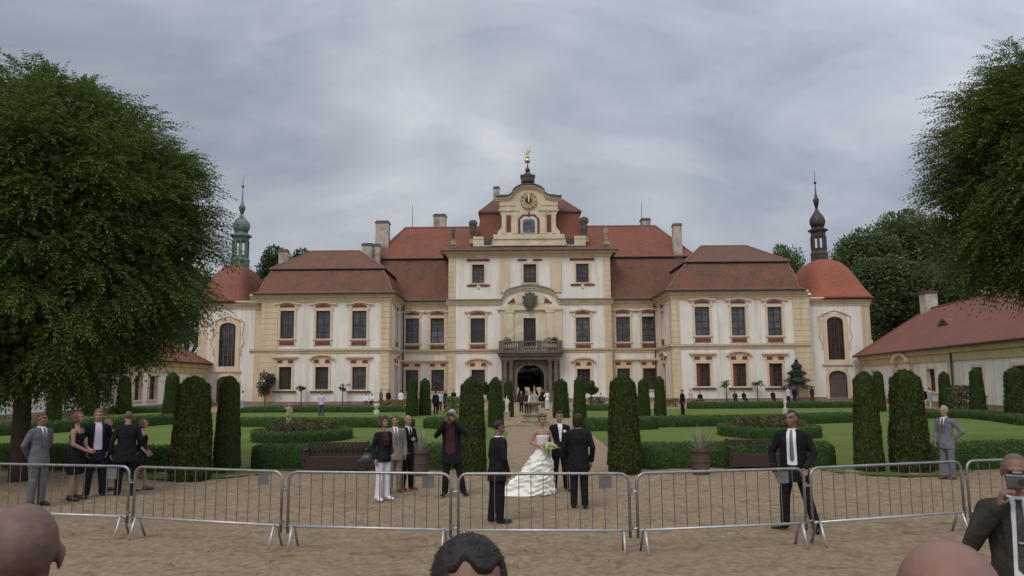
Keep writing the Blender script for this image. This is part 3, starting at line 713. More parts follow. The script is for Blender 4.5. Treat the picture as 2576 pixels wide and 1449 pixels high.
# cut for the carriage gate: rebuild the strip round it
m = Wc.mb(); Wc.face(m, XC0, XC1, 0, zc_, t3 + t2 + t1 + [bd, gate]); m.M = None
for x in (XC0, XC1): m.add([(x, YC, 0), (x, YC + 14, 0), (x, YC + 14, zc_), (x, YC, zc_)], [(0, 1, 2, 3)])
P(m, 'wall', 'white_plaster')
m = MB(); g0, g1, _, gz = gate                            # the vaulted passage through the house
m.box(g0 - .3, g0, YC + .43, YM + 14, 0, gz); m.box(g1, g1 + .3, YC + .43, YM + 14, 0, gz); m.box(g0 - .3, g1 + .3, YC + .43, YM + 14, gz, gz + .3)
P(m, 'gate_passage', 'dark_moulding')
for h in t3[::2]: window(Wc, h, 'top', palace, BO)
window(Wc, t3[1], 'double', palace, BO)
for h in t2: window(Wc, h, 'wavy', palace, BO)
for h in t1: window(Wc, h, 'seg', palace, BO, glass='old_glass', bars=(2, 4))
window(Wc, bd, 'plain', palace, BO, bars=(1, 4), bw=.55, trim='cream_trim', glass='old_glass')
for a, b in ((XC0 + .01, XC0 + .85), (XC1 - .85, XC1 - .01)): quoin(Wc, a, b, .45, zc_ - .2, palace, BO)
for a, b in ((1258, 1281), (1384, 1412)):
    s0, s1 = fx(a, 700, YC), fx(b, 700, YC)
    q = Wc.mb(); q.box(s0, s1, -.16, .01, zst + .9, zc_ - .15); P(q, 'pilaster', 'yellow_plaster')
    q = Wc.mb(); q.box(s0, s1, -.2, .01, zs1 + .3, zst - 1.1); P(q, 'pilaster', 'yellow_plaster')
for s in (-1, 1):                                          # slim inner pilasters beside the balcony door
    q = Wc.mb(); c = XCC + s * 2.45; q.box(c - .42, c + .42, -.26, .01, zs1 + .3, zst - 1.6); q.box(c - .55, c + .55, -.32, .01, zst - 1.6, zst - 1.3); q.box(c - .5, c + .5, -.3, .01, zs1 + .3, zs1 + .9)
    P(q, 'pilaster', 'cream_trim')
q = Wc.mb(); q.box(XCC - 4.0, XCC + 4.0, -.34, .01, zst - 1.298, zst - 1.0); q.box(XCC - 3.2, XCC + 3.2, -.2, .01, zst - .998, zst - .75); P(q, 'entablature', 'cream_trim')
q = Wc.mb(); q.box(XC0, XC1, -.14, .01, 0, .42); 
for a, b in ((XC0, g0 - 1.6), (g1 + 1.6, XC1)): q = Wc.mb(); q.box(a, b, -.14, .01, 0, .42); P(q, 'plinth', 'plinth_stone')
for a, b in ((XC0 - .1, XCC - 3.9), (XCC + 3.9, XC1 + .1)):
    cornice(Wc, a, b, zs1 - .28, palace, BO, steps=((0, .18, .12), (.18, .30, .2), (.30, .44, .32)), name='string_course')
    q = Wc.mb(); q.box(a, b, -.33, .01, zs1 + .165, zs1 + .2); P(q, 'string_capping', 'dark_moulding')
q = Wc.mb(); s0, s1, s2, s3 = fx(1281, 700, YC), fx(1384, 700, YC), bd[0] - .1, bd[1] + .1
q.box(s0, s2, -.05, .01, zs1 + .3, zst - .2); q.box(s3, s1, -.05, .01, zs1 + .3, zst - .2); q.box(s2, s3, -.05, .01, bd[3] + .1, zst - .2); P(q, 'bay_field', 'cream_trim')
# arched string course over the coat of arms
ax0, ax1 = XCC - 3.55, XCC + 3.55
zat = fz(1333, 719, YC)
def arch_band(t0, t1, y0, nme, material):
    """band following the straight - swept up - straight line, offset t0..t1 upward"""
    def line(t):
        pts = [(XC0 - .25, zst + t)]; h = zat - zst
        for i in range(0, 25):
            u = i / 24; x = ax0 + (ax1 - ax0) * u
            k = abs(2 * u - 1)
            zz = h * math.sqrt(max(0, 1 - (k * .97) ** 2)) if k < .86 else h * math.sqrt(1 - (.86 * .97) ** 2) * (1 - (k - .86) / .14) ** 1.5
            pts.append((x, zst + zz + t))
        pts.append((XC1 + .25, zst + t)); return pts
    lo, hi = line(t0), line(t1); q = Wc.mb(); n = len(lo)
    q.rings([[(x, y0, z) for x, z in lo], [(x, y0, z) for x, z in hi], [(x, .01, z) for x, z in hi], [(x, .01, z) for x, z in lo], [(x, y0, z) for x, z in lo]], False, closed=False)
    for e in (0, n - 1): q.add([(lo[e][0], y0, lo[e][1]), (hi[e][0], y0, hi[e][1]), (hi[e][0], .01, hi[e][1]), (lo[e][0], .01, lo[e][1])], [(0, 1, 2, 3)])
    return P(q, nme, material)
arch_band(-.55, -.32, -.22, 'string_course', 'yellow_plaster'); arch_band(-.318, -.10, -.36, 'string_course', 'cream_trim'); arch_band(-.098, .09, -.5, 'string_capping', 'dark_moulding')
q = Wc.mb(); q.prism(arc(XCC, zst - .5, 2.5, (zat - zst) * .8, 0, 180, 16), -.12, .01); P(q, 'arch_field', 'cream_trim')
for s in (-1, 1):
    q = Wc.mb(); tri = [(XCC + s * 2.75, zst - .42), (XCC + s * 1.75, zst - .42), (XCC + s * 1.95, zst + .25)]
    q.prism(tri if s < 0 else tri[::-1], -.16, .01); P(q, 'red_panel', 'red_panel')
# coat of arms
q = Wc.mb(); w = .92; zt, zb2 = fz(1333, 735, YC), fz(1333, 785, YC); zm = (zt + zb2) / 2
sh = [(XCC, zb2), (XCC + w * .5, zb2 + .42), (XCC + w * .98, zm - .1), (XCC + w * .8, zm + .35), (XCC + w * 1.05, zm + .7), (XCC + w * .6, zm + .75), (XCC + w * .62, zt - .05), (XCC + .25, zt - .2), (XCC, zt + .05)]
sh = sh + [(2 * XCC - x, z) for x, z in sh[-2:0:-1]]
q.prism(sh, -.62, -.1); q.prism([(XCC + (x - XCC) * .62, zm + (z - zm) * .62) for x, z in sh], -.74, -.6); P(q, 'coat_of_arms', 'dark_stone', bevel=.06)
# crowning cornice and the tin and tile slope above it
zk = (fz(1200, 633, YC - .8) + fz(1480, 630, YC - .8)) / 2
cornice(Wc, XC0 - .02, XC1 + .02, zc_ - .1, palace, BO, steps=((0, .2, .15), (.2, .45, .3), (.45, zk - zc_ + .1, .75)), ret=(1, 1))
zp0 = (fz(1240, 617, YC + 1.2) + fz(1430, 617, YC + 1.2)) / 2
m = MB(); m.rings([[(XC0 - .95, YC - .95, zk + .01), (XC1 + .95, YC - .95, zk + .01), (XC1 + .95, YC + 13, zk + .01), (XC0 - .95, YC + 13, zk + .01)],
                   [(XC0 - .95, YC - .95, zk + .17), (XC1 + .95, YC - .95, zk + .17), (XC1 + .95, YC + 13, zk + .17), (XC0 - .95, YC + 13, zk + .17)]], True)
P(m, 'roof_edge', 'dark_tin')
m = MB(); m.rings([[(XC0 - .8, YC - .8, zk + .18), (XC1 + .8, YC - .8, zk + .18), (XC1 + .8, YC + 13, zk + .18), (XC0 - .8, YC + 13, zk + .18)],
                   [(XC0 + 2.2, YC + 1.1, zp0 + .06), (XC1 - 2.2, YC + 1.1, zp0 + .06), (XC1 - 2.2, YC + 11, zp0 + .06), (XC0 + 2.2, YC + 11, zp0 + .06)]], True)
P(m, 'upper_roof', 'grey_tiles')
# bulging mansard behind the gable
YR = YC + 1.6
rb = (fx(1196, 600, YR), fx(1472, 600, YR)); rt_ = (fx(1203, 531, YR), fx(1467, 527, YR)); zr0, zr1 = fz(1333, 606, YR), fz(1333, 529, YR)
prof = [(0, 0.0), (.10, .12), (.42, .42), (.66, .70), (.72, .88), (.62, 1.0)]   # inset, height
m = MB(); lp = []
for ins, hh in prof:
    i = ins - .1; lp.append([(rb[0] + i, YR + ins * .9, zr0 + (zr1 - zr0) * hh), (rb[1] - i, YR + ins * .9, zr0 + (zr1 - zr0) * hh), (rb[1] - i, YR + 9 - ins, zr0 + (zr1 - zr0) * hh), (rb[0] + i, YR + 9 - ins, zr0 + (zr1 - zr0) * hh)])
m.rings(lp, True); P(m, 'central_roof', 'new_tiles')
zq = fz(1333, 492, YR + 4.5)
m = MB(); a = [(rb[0] + .35, YR + .4, zr1 + .0), (rb[1] - .35, YR + .4, zr1), (rb[1] - .35, YR + 8.6, zr1), (rb[0] + .35, YR + 8.6, zr1)]
m.rings([[(x, y, z - .18) for x, y, z in a], a, [(XCC - 3.6, YR + 3.8, zq), (XCC + 3.6, YR + 3.8, zq), (XCC + 3.6, YR + 5.2, zq), (XCC - 3.6, YR + 5.2, zq)]], True); P(m, 'central_roof_cap', 'grey_tiles')

# clock gable
YG = YC + .35
Wg = Wall((0, YG, 0), 0)
def gx(x): return XCC + (x - 1332) * (fx(1400, 540, YG) - fx(1300, 540, YG)) / 100
def gz(y): return fz(1333, y, YG)
m = Wg.mb()
body = [(gx(1253), gz(590)), (gx(1411), gz(590)), (gx(1409), gz(581)), (gx(1402), gz(574)), (gx(1398), gz(560)), (gx(1398), gz(548)), (gx(1401), gz(540)), (gx(1405), gz(531)), (gx(1405), gz(503)),
        (gx(1376), gz(503)), (gx(1372), gz(498))] + [(gx(1332) + (gx(1372) - gx(1332)) * math.cos(R(a)), gz(498) + (gz(470) - gz(498)) * math.sin(R(a))) for a in range(10, 180, 10)] + [(gx(1292), gz(498)), (gx(1288), gz(503))]
body += [(2 * XCC - x, z) for x, z in body[8:1:-1]]
m.prism(body, -.02, 1.3); gable = P(m, 'clock_gable', 'cream_trim')
gh = (gx(1316), gx(1348), gz(587), gz(553))
q = Wg.mb(); q.box(gx(1192), gx(1474), -.06, 1.3, zp0 - .25, gz(597) - .22); q.box(gx(1243), gx(1421), -.2, 1.3, gz(597) - .218, gz(590) - .002)
q.box(gx(1192), gx(1218), -.12, 1.0, gz(597) - .218, gz(597) + .12); q.box(gx(1446), gx(1474), -.12, 1.0, gz(597) - .218, gz(597) + .12); q.box(gx(1238), gx(1426), -.25, .3, zp0 - .24, zp0 + .1)
q.build('attic_parapet', 'cream_trim', gable, off=BO)
for a, b in ((1219, 1240), (1424, 1445)): q = Wg.mb(); q.box(gx(a), gx(b), -.09, .4, zp0 - .1, gz(600)); q.build('parapet_grille', 'dark_tin', gable, off=BO)
# gable cornice: straight - arch - straight
def gline(t, w=0):
    pts = [(gx(1250) - w, gz(498) + t), (gx(1272), gz(497.5) + t), (gx(1284), gz(494) + t), (gx(1292), gz(487.5) + t)]
    for i in range(0, 13):
        a_ = R(152 - 124 * i / 12); pts.append((gx(1332) + (gx(1378) - gx(1332)) * math.cos(a_), gz(498) + (gz(470) - gz(498)) * math.sin(a_) * 1.12 + t))
    return pts + [(2 * XCC - x, z) for x, z in pts[3::-1]]
for t0, t1, y0, nm, mm in ((-.42, -.2, -.22, 'gable_cornice', 'peach_trim'), (-.198, .02, -.42, 'gable_cornice', 'cream_trim'), (.022, .2, -.6, 'gable_capping', 'dark_tin')):
    lo, hi = gline(t0), gline(t1, .1); q = Wg.mb(); n = len(lo)
    yb = .01 if y0 > -.5 else 1.4
    q.rings([[(x, y0, z) for x, z in lo], [(x, y0, z) for x, z in hi], [(x, yb, z) for x, z in hi], [(x, yb, z) for x, z in lo], [(x, y0, z) for x, z in lo]], False, closed=False)
    for e in (0, n - 1): q.add([(lo[e][0], y0, lo[e][1]), (hi[e][0], y0, hi[e][1]), (hi[e][0], yb, hi[e][1]), (lo[e][0], yb, lo[e][1])], [(0, 1, 2, 3)])
    q.build(nm, mm, gable, off=BO)
for a, b in ((1259, 1300), (1364, 1405)): q = Wg.mb(); q.box(gx(a), gx(b), -.1, .01, gz(517), gz(506)); q.build('frieze_panel', 'peach_trim', gable, off=BO)
for a, b in ((1256, 1308), (1356, 1408)): q = Wg.mb(); q.box(gx(a), gx(b), -.16, .01, gz(531), gz(527)); q.build('frieze_moulding', 'cream_trim', gable, off=BO)
for a, b in ((1264, 1274), (1290, 1304), (1360, 1374), (1390, 1400)): q = Wg.mb(); q.box(gx(a), gx(b), -.14, .01, gz(588), gz(534)); q.build('gable_pilaster', 'cream_trim', gable, off=BO)
for a, b in ((1276, 1287), (1377, 1388)): q = Wg.mb(); q.box(gx(a), gx(b), -.06, .01, gz(584), gz(541)); q.build('red_panel', 'red_panel', gable, off=BO)
q = Wg.mb()
oct_ = lambda g: [(gx(1332 - 19 - g), gz(588)), (gx(1332 + 19 + g), gz(588)), (gx(1332 + 19 + g), gz(553 - g * .3)), (gx(1332 + 11 + g * .6), gz(547 - g)), (gx(1332 - 11 - g * .6), gz(547 - g)), (gx(1332 - 19 - g), gz(553 - g * .3))]
q.prism(oct_(7.5), -.08, .01); q.box(gx(1330), gx(1334), -.2, .01, gz(547), gz(534)); q.build('red_panel', 'red_panel', gable, off=BO)
q = Wg.mb(); q.prism(oct_(2.0), -.16, .01); q.build('window_surround', 'pale_stone', gable, off=BO)
q = Wg.mb(); q.prism([(gx(1332 - 15), gz(586)), (gx(1332 + 15), gz(586)), (gx(1332 + 15), gz(556)), (gx(1332 + 9), gz(552)), (gx(1332 - 9), gz(552)), (gx(1332 - 15), gz(556))], -.18, .01); q.build('gable_window', 'glass', gable, off=BO)
q = Wg.mb()
for i in (-.33, .33): q.box(XCC + i * (gx(1347) - XCC) - .03, XCC + i * (gx(1347) - XCC) + .03, -.21, -.181, gz(586), gz(553))
for z in (563, 575): q.box(gx(1317), gx(1347), -.205, -.182, gz(z) - .025, gz(z) + .025)
q.build('sash', 'dark_tin', gable, off=BO)
# clock: pale ochre ring, black hour marks with gold bars, gold hands at twelve
cz = gz(505); cr_ = (gz(484) - gz(526)) / 2
q = Wg.mb(); c = [(XCC + cr_ * math.cos(R(a)), cz + cr_ * math.sin(R(a))) for a in range(0, 360, 8)]; q.prism(c, -.26, .01); clk = q.build('clock', 'yellow_plaster', palace, off=BO)
q = Wg.mb(); 
for k in range(12):
    a_ = R(30 * k); ca, sa = math.cos(a_), math.sin(a_)
    def pt(r, w): return (XCC + cr_ * (r * sa + w * ca), cz + cr_ * (r * ca - w * sa))
    pl = [pt(.50, -.09), pt(.96, -.16), pt(.96, .16), pt(.50, .09)]; ar = sum(pl[i][0] * pl[(i + 1) % 4][1] - pl[(i + 1) % 4][0] * pl[i][1] for i in range(4))
    q.prism(pl if ar > 0 else pl[::-1], -.30, -.255)
c = [(XCC + cr_ * .42 * math.cos(R(a)), cz + cr_ * .42 * math.sin(R(a))) for a in range(0, 360, 15)]; q.prism(c, -.29, -.255)
q.build('hour_plates', 'clock_black', clk, off=BO)
q = Wg.mb()
ROM = ['|||', '|', '||', '|||', '||||', 'V', 'V|', 'V||', 'V|||', '|X', 'X', 'X|']
for k in range(12):
    a_ = R(30 * k); ca, sa = math.cos(a_), math.sin(a_)
    txt = ['X||', 'I', 'II', 'III', 'IV', 'V', 'VI', 'VII', 'VIII', 'IX', 'X', 'XI'][k].replace('I', '|')
    wd_ = .21 / max(len(txt), 1.8); x0 = -wd_ * (len(txt) - 1) / 2
    for i, ch in enumerate(txt):
        for (u0, u1) in {'|': ((0, 0),), 'V': ((-.45, 0), (.45, 0)), 'X': ((-.45, .45), (.45, -.45))}[ch]:
            t = .022; cxx = x0 + i * wd_
            def pt(r, w): return (XCC + cr_ * (r * sa + w * ca), cz + cr_ * (r * ca - w * sa))
            pl = [pt(.56, cxx + u1 * wd_ - t), pt(.91, cxx + u0 * wd_ - t), pt(.91, cxx + u0 * wd_ + t), pt(.56, cxx + u1 * wd_ + t)]
            ar = sum(pl[j][0] * pl[(j + 1) % 4][1] - pl[(j + 1) % 4][0] * pl[j][1] for j in range(4)); q.prism(pl if ar > 0 else pl[::-1], -.33, -.305)
q.build('numerals', 'gilt', clk, off=BO)
q = Wg.mb(); q.prism([(XCC - .07, cz - .25), (XCC + .07, cz - .25), (XCC + .06, cz + cr_ * .86), (XCC, cz + cr_ * .97), (XCC - .06, cz + cr_ * .86)], -.38, -.345); q.build('minute_hand', 'gilt', clk, off=BO)
q = Wg.mb(); q.prism([(XCC - .06, cz - .2), (XCC + .10, cz - .2), (XCC + .14, cz + cr_ * .5), (XCC + .09, cz + cr_ * .62), (XCC + .0, cz + cr_ * .5)], -.343, -.335); q.build('hour_hand', 'gilt', clk, off=BO)
# bell lantern with gilded ball and figure
zl = gz(465) - .1; s_ = (gz(434) - gz(463)) / 29
m = MB(); c0 = (XCC - .06, YG + .75, 0)
m.box(c0[0] - .85, c0[0] + .85, c0[1] - .6, c0[1] + .6, zl - .3, zl + .12)
for sx in (-1, 1):
    for sy in (-1, 1): m.box(c0[0] + sx * .72 - .13, c0[0] + sx * .72 + .13, c0[1] + sy * .45 - .13, c0[1] + sy * .45 + .13, zl + .12, zl + 1.05)
m.box(c0[0] - .09, c0[0] + .09, c0[1] - .4, c0[1] + .4, zl + .12, zl + .9)
m.rings([[(c0[0] + sx * w, c0[1] + sy * w * .8, zl + h) for sx, sy in ((-1, -1), (1, -1), (1, 1), (-1, 1))] for w, h in ((.82, .66), (.82, 1.22), (.94, 1.3), (.94, 1.42), (.55, 1.55), (.28, 1.85))], True)
m.lathe([(.26, 0), (.2, .10), (.32, .26), (.34, .40), (.2, .6), (.1, .8), (.08, 1.1)], (c0[0], c0[1], zl + 1.84), 12)
lan = P(m, 'bell_lantern', 'dark_tin')
zb3 = gz(400); m = MB(); m.ell((c0[0], c0[1], zb3), (.38, .38, .38), nu=20, nv=12); m.build('gilded_ball', 'gold', lan, off=BO, smooth=True)
m = MB(); m.lathe([(.3, .4), (.1, .55), (.16, .8), (.2, 1.05), (.1, 1.25), (.12, 1.4), (.03, 1.55)], (c0[0], c0[1], zb3), 10)
m.tube([(c0[0], c0[1], zb3 + 1.0), (c0[0] + .35, c0[1], zb3 + 1.3), (c0[0] + .3, c0[1], zb3 + 1.65)], .07, 6); m.tube([(c0[0], c0[1], zb3 + 1.05), (c0[0] - .3, c0[1], zb3 + .85)], .07, 6)
m.build('gilded_figure', 'gilt_pale', lan, off=BO, smooth=True)

# ------------------------------------------------------------------ portal and balcony
Wq = Wall((0, YC - 1.6, 0), 0); m = Wq.mb()
zpl = fz(1333, 893, YC - 1.6); zbal = fz(1333, 884, YC - 1.6)
pw = fx(1409, 940, YC - 1.6) - XCC
gw, zsp = 1.62, fz(1333, 948, YC - 1.6); zap = fz(1333, 917, YC - 1.6)
outer = [(XCC - gw, 0), (XCC - gw, zsp)] + [(XCC - gw * math.cos(R(a)), zsp + (zap - zsp) * math.sin(R(a))) for a in range(10, 180, 10)] + [(XCC + gw, zsp), (XCC + gw, 0), (XCC + pw, 0), (XCC + pw, zpl), (XCC - pw, zpl), (XCC - pw, 0)]
m.prism(outer[::-1], .75, 1.6); portal = P(m, 'portal', 'portal_stone')
m = Wq.mb()                                               # moulding round the arch
aa = [(XCC - gw, 0), (XCC - gw, zsp)] + [(XCC - gw * math.cos(R(a)), zsp + (zap - zsp) * math.sin(R(a))) for a in range(10, 180, 10)] + [(XCC + gw, zsp), (XCC + gw, 0)]
bb = [(XCC + (x - XCC) * 1.2, z if z < zsp else zsp + (z - zsp) * 1.22) for x, z in aa]
m.rings([[(x, .6, z) for x, z in aa], [(x, .6, z) for x, z in bb], [(x, .78, z) for x, z in bb]], False, closed=False); m.prism([(XCC - .28, zap - .1), (XCC + .28, zap - .1), (XCC + .4, zap + .75), (XCC - .4, zap + .75)], .45, .8)
m.build('arch_moulding', 'portal_stone', portal, off=BO)
for s in (-1, 1):
    for x in (pw - .45, pw - 1.15):
        c = XCC + s * x; m = Wq.mb(); m.box(c - .36, c + .36, .0, .7, 0, 1.15); m.box(c - .3, c + .3, .05, .7, 1.15, 1.35)
        m.lathe([(.25, 1.35), (.27, 1.6), (.26, zpl * .5), (.22, zpl - 1.25), (.27, zpl - 1.2), (.24, zpl - 1.1), (.34, zpl - .72)], (c, .37, 0), 14)
        m.box(c - .36, c + .36, .0, .75, zpl - .72, zpl - .55); m.build('column', 'portal_stone', portal, off=BO)
m = Wq.mb(); m.box(XCC - pw - .1, XCC + pw + .1, -.1, 1.6, zpl - .548, zpl - .1); m.box(XCC - pw - .35, XCC + pw + .35, -.35, 1.6, zpl - .098, zpl + .22); m.box(XCC - pw - .5, XCC + pw + .5, -.55, 1.6, zpl + .222, zpl + .42)
m.build('balcony_slab', 'portal_stone', portal, off=BO)
zr_ = fz(1333, 858, YC - 1.8); z0 = zpl + .42; m = Wq.mb()
m.box(XCC - pw - .2, XCC + pw + .2, -.4, -.08, zr_ - .16, zr_); m.box(XCC - pw - .2, XCC + pw + .2, -.38, -.1, z0, z0 + .13)
for sx in (-1, 1):
    m.box(XCC + sx * (pw + .05) - .16, XCC + sx * (pw + .05) + .16, -.08, 1.55, zr_ - .16, zr_)
    for x in (pw, 1.05): m.box(XCC + sx * x - .3, XCC + sx * x + .3, -.44, -.04, z0 + .002, zr_ + .05)
x = -pw + .45
while x < pw - .3:
    if abs(abs(x) - 1.05) > .38: m.lathe([(.06, .13), (.12, .3), (.13, .42), (.06, .75), (.09, zr_ - z0 - .16)], (XCC + x, -.24, z0), 8)
    x += .27
m.build('balustrade', 'portal_stone', portal, off=BO)

# ------------------------------------------------------------------ chimneys, aerials
def chimney(x, y0, y1, wpx, Yc, mcap='chimney_cap'):
    h = wpx * Yc / FPX / 2; cxx = fx(x, (y0 + y1) / 2, Yc); zt, zb = fz(x, y0, Yc), fz(x, y1, Yc) - 2.2
    q = MB(); q.box(cxx - h, cxx + h, Yc - h * .8, Yc + h * .8, zb, zt - .35); ch = P(q, 'chimney', 'chimney_plaster')
    q = MB(); q.box(cxx - h * 1.12, cxx + h * 1.12, Yc - h * .92, Yc + h * .92, zt - .349, zt - .2); q.box(cxx - h * .95, cxx + h * .95, Yc - h * .75, Yc + h * .75, zt - .2, zt); q.build('cap', mcap, ch, off=BO)
for c in ((963, 557, 608, 33, 98.5), (1107, 540, 575, 31, 102), (1249, 470, 500, 16, 97.5), (925, 613, 645, 26, 95), (945, 614, 660, 22, 95.5), (714, 628, 662, 22, 95), (1703, 563, 622, 22, 97), (1623, 550, 568, 24, 102)): chimney(*c)
for x, y0, y1 in ((1038, 516, 573), (1614, 512, 566)):
    q = MB(); a, b = at(x, y1, 101), at(x, y0, 101); q.tube([a - Vector((0, 0, .5)), b], [.05, .03], 6); P(q, 'aerial', 'dark_tin')

# ------------------------------------------------------------------ chapels at both ends
def lantern_tower(cx, cy, z, sc, zt, material, root, off, open_n, tip):
    """z: foot; zt: list of heights (foot, base top, opening top, cornice, bulb bottom, bulb mid, bulb top, neck, knob, spire, ball)"""
    f, bt, ot, co, b0, bm_, b1, nk, kb, sp, bl = zt
    m = MB(); n8 = 8; ph = R(22.5); k = sc
    m.lathe([(1.12 * k, f - .6), (1.12 * k, f + (bt - f) * .5), (1.2 * k, f + (bt - f) * .55), (1.0 * k, f + (bt - f) * .8), (1.05 * k, bt), (.2, bt + .01)], (cx, cy, 0), n8, ph=ph)
    m2 = MB(); m2.lathe([(.2, ot - .02), (.95 * k, ot), (.98 * k, co - .25), (1.3 * k, co - .1), (1.32 * k, co + .08), (.8 * k, co + .3), (.82 * k, b0)], (cx, cy, 0), n8, ph=ph)
    body = m.build('lantern', material, root, off=off); body2 = m2.build('lantern_cap', material, body, off=off)
    for i in range(8):
        a = R(22.5 + 45 * i); m = MB(); x, y = cx + .88 * k * math.cos(a), cy + .88 * k * math.sin(a); m.box(x - .12, x + .12, y - .12, y + .12, bt, ot + .05); m.build('lantern_post', material, body, off=off)
    m = MB(); m.lathe([(.80 * k, b0), (1.0 * k, b0 + (bm_ - b0) * .5), (1.05 * k, bm_), (.9 * k, bm_ + (b1 - bm_) * .45), (.52 * k, b1), (.3 * k, b1 + (nk - b1) * .4), (.17 * k, nk)], (cx, cy, 0), 16); m.build('onion_dome', material, body, off=off, smooth=True)
    m = MB(); m.lathe([(.16 * k, nk), (.4 * k, kb - .15), (.42 * k, kb), (.25 * k, kb + .3), (.12 * k, kb + .7), (.07 * k, sp)], (cx, cy, 0), 12); m.ell((cx, cy, bl), (.2 * k,) * 3); m.tube([(cx, cy, sp - .2), (cx, cy, bl), (cx, cy, tip)], [.06 * k, .045, .02], 6); m.build('spire', tip and material, body, off=off, smooth=True)

def chapel(side):
    Yf = 86.6; W = Wall((0, Yf, 0), 0)
    if side > 0:
        xin, xout = XR1 + .5, fx(2204, 870, Yf); root = thing('chapel', 'round cornered yellow chapel under a red dome with brown copper lantern, right end of palace', 'chapel', (36, 92, 0))
        win = hole(W, 2081, 2122, 797, 905); door = hole(W, 2085, 2131, 932, 1003); pan = (W.px(2040, 880)[0], W.px(2172, 880)[0]); ze = (fz(2110, 748, Yf)); lx = 2062; yy = (657, 626, 597, 580, 572, 556, 537, 524, 503, 470, 460); tip = 430; mm = 'copper_brown'; tl = 'dome_tiles'
    else:
        xin, xout = XL0 - .5, fx(488, 880, Yf); root = thing('chapel', 'yellow chapel with green copper lantern half hidden by the big tree, left end of palace', 'chapel', (-32, 92, 0))
        win = hole(W, 552, 593, 812, 922); door = hole(W, 545, 598, 946, 1012); pan = (W.px(522, 880)[0], W.px(640, 880)[0]); ze = fz(590, 758, Yf); lx = 604; yy = (671, 644, 608, 594, 584, 566, 550, 540, 522, 490, 469); tip = 440; mm = 'copper_green'; tl = 'new_tiles'
    off = tuple(root.location); rc = 1.3
    s0, s1 = min(xin, xout - side * rc), max(xin, xout - side * rc)
    wa = win[:3] + (win[3],)
    m = W.mb(); W.face(m, s0, s1, 0, ze, [win, door]); m.M = None
    base = [(xout - side * rc + side * rc * math.sin(R(a)), Yf + rc - rc * math.cos(R(a))) for a in range(0, 91, 15)] + [(xout, Yf + 12)]
    for (x0, y0), (x1, y1) in zip(base, base[1:]): m.add([(x0, y0, 0), (x1, y1, 0), (x1, y1, ze), (x0, y0, ze)], [(0, 1, 2, 3)])
    m.build('wall', 'yellow_plaster', root, off=off)
    # white field with a raised yellow edge, moulded window
    m = W.mb(); zt = ze - .95; wt = .3
    W.face(m, pan[0], pan[1], .45, zt, [(win[0] - .5, win[1] + .5, win[2] - .45, win[3] + .42), (door[0] - .22, door[1] + .22, .45, door[3] + .2)], .0)
    for v in range(len(m.v)): m.v[v] = (m.v[v][0], m.v[v][1] - .04, m.v[v][2])
    m.build('white_field', 'white_plaster', root, off=off)
    m = W.mb(); a, b, c, d = win; cxw = (a + b) / 2; hw = (b - a) / 2; dz = d - .55
    iw = [(a, c)] + [(b, c), (b, dz)] + arc(cxw, dz, hw, d - dz, 0, 180, 10)[1:-1] + [(a, dz)]
    ow = [(a - .5, c - .45), (b + .5, c - .45), (b + .5, dz + .1)] + arc(cxw, dz + .1, hw + .5, d - dz + .34, 0, 180, 10)[1:-1] + [(a - .5, dz + .1)]
    n = len(iw); m.rings([[(x, .0, z) for x, z in ow], [(x, -.16, z) for x, z in ow], [(x, -.16, z) for x, z in iw], [(x, .3, z) for x, z in iw]], False)
    m.box(a - .75, b + .75, -.26, 0, c - .62, c - .452)
    for s in (-1, 1):
        m.tube([(cxw + s * (hw + .65), -.1, c + (d - c) * t_) for t_ in (.25, .42)] + [(cxw + s * (hw + .95), -.1, c + (d - c) * .55), (cxw + s * (hw + .72), -.1, c + (d - c) * .72), (cxw + s * (hw + .9), -.1, d + .05), (cxw + s * (hw * .8), -.1, d + .55), (cxw, -.1, d + .75)], .07, 6)
    wn = m.build('window', 'peach_trim', root, off=off)
    m = W.mb(); m.prism(iw, .26, .28); m.build('pane', 'old_glass', wn, off=off)
    m = W.mb()
    for i in range(5): x = a + (b - a) * i / 4; m.box(max(a, x - .05), min(b, x + .05), .18, .25, c, d - (.35 if i in (0, 4) else .05))
    for i in range(8): z = c + (d - c) * i / 8; m.box(a, b, .2, .24, z, z + .05)
    m.build('sash', 'grey_wood' if side < 0 else 'brown_wood', wn, off=off)
    a, b, c, d = door; cxw = (a + b) / 2; hw = (b - a) / 2; dz = d - .7
    io = [(a, c), (b, c), (b, dz)] + arc(cxw, dz, hw, .7, 0, 180, 10)[1:-1] + [(a, dz)]
    oo = [(a - .3, c), (b + .3, c), (b + .3, dz + .05)] + arc(cxw, dz + .05, hw + .3, .95, 0, 180, 10)[1:-1] + [(a - .3, dz + .05)]
    m = W.mb(); m.rings([[(x, -.02, z) for x, z in oo], [(x, -.17, z) for x, z in oo], [(x, -.17, z) for x, z in io], [(x, .3, z) for x, z in io]], False); dr = m.build('door_surround', 'cream_trim', root, off=off)
    m = W.mb(); m.prism(io, .2, .28)
    for i in range(1, 6): x = a + (b - a) * i / 6; m.box(x - .02, x + .02, .18, .2, c + .1, dz + .2)
    m.box(cxw - .05, cxw + .05, .16, .2, c, dz + .4); m.box(a, b, .14, .2, dz - .12, dz + .0); m.build('door_leaf', 'grey_wood', dr, off=off)
    # cornice follows the rounded corner
    m = MB(); path = [(xin, Yf)] + base
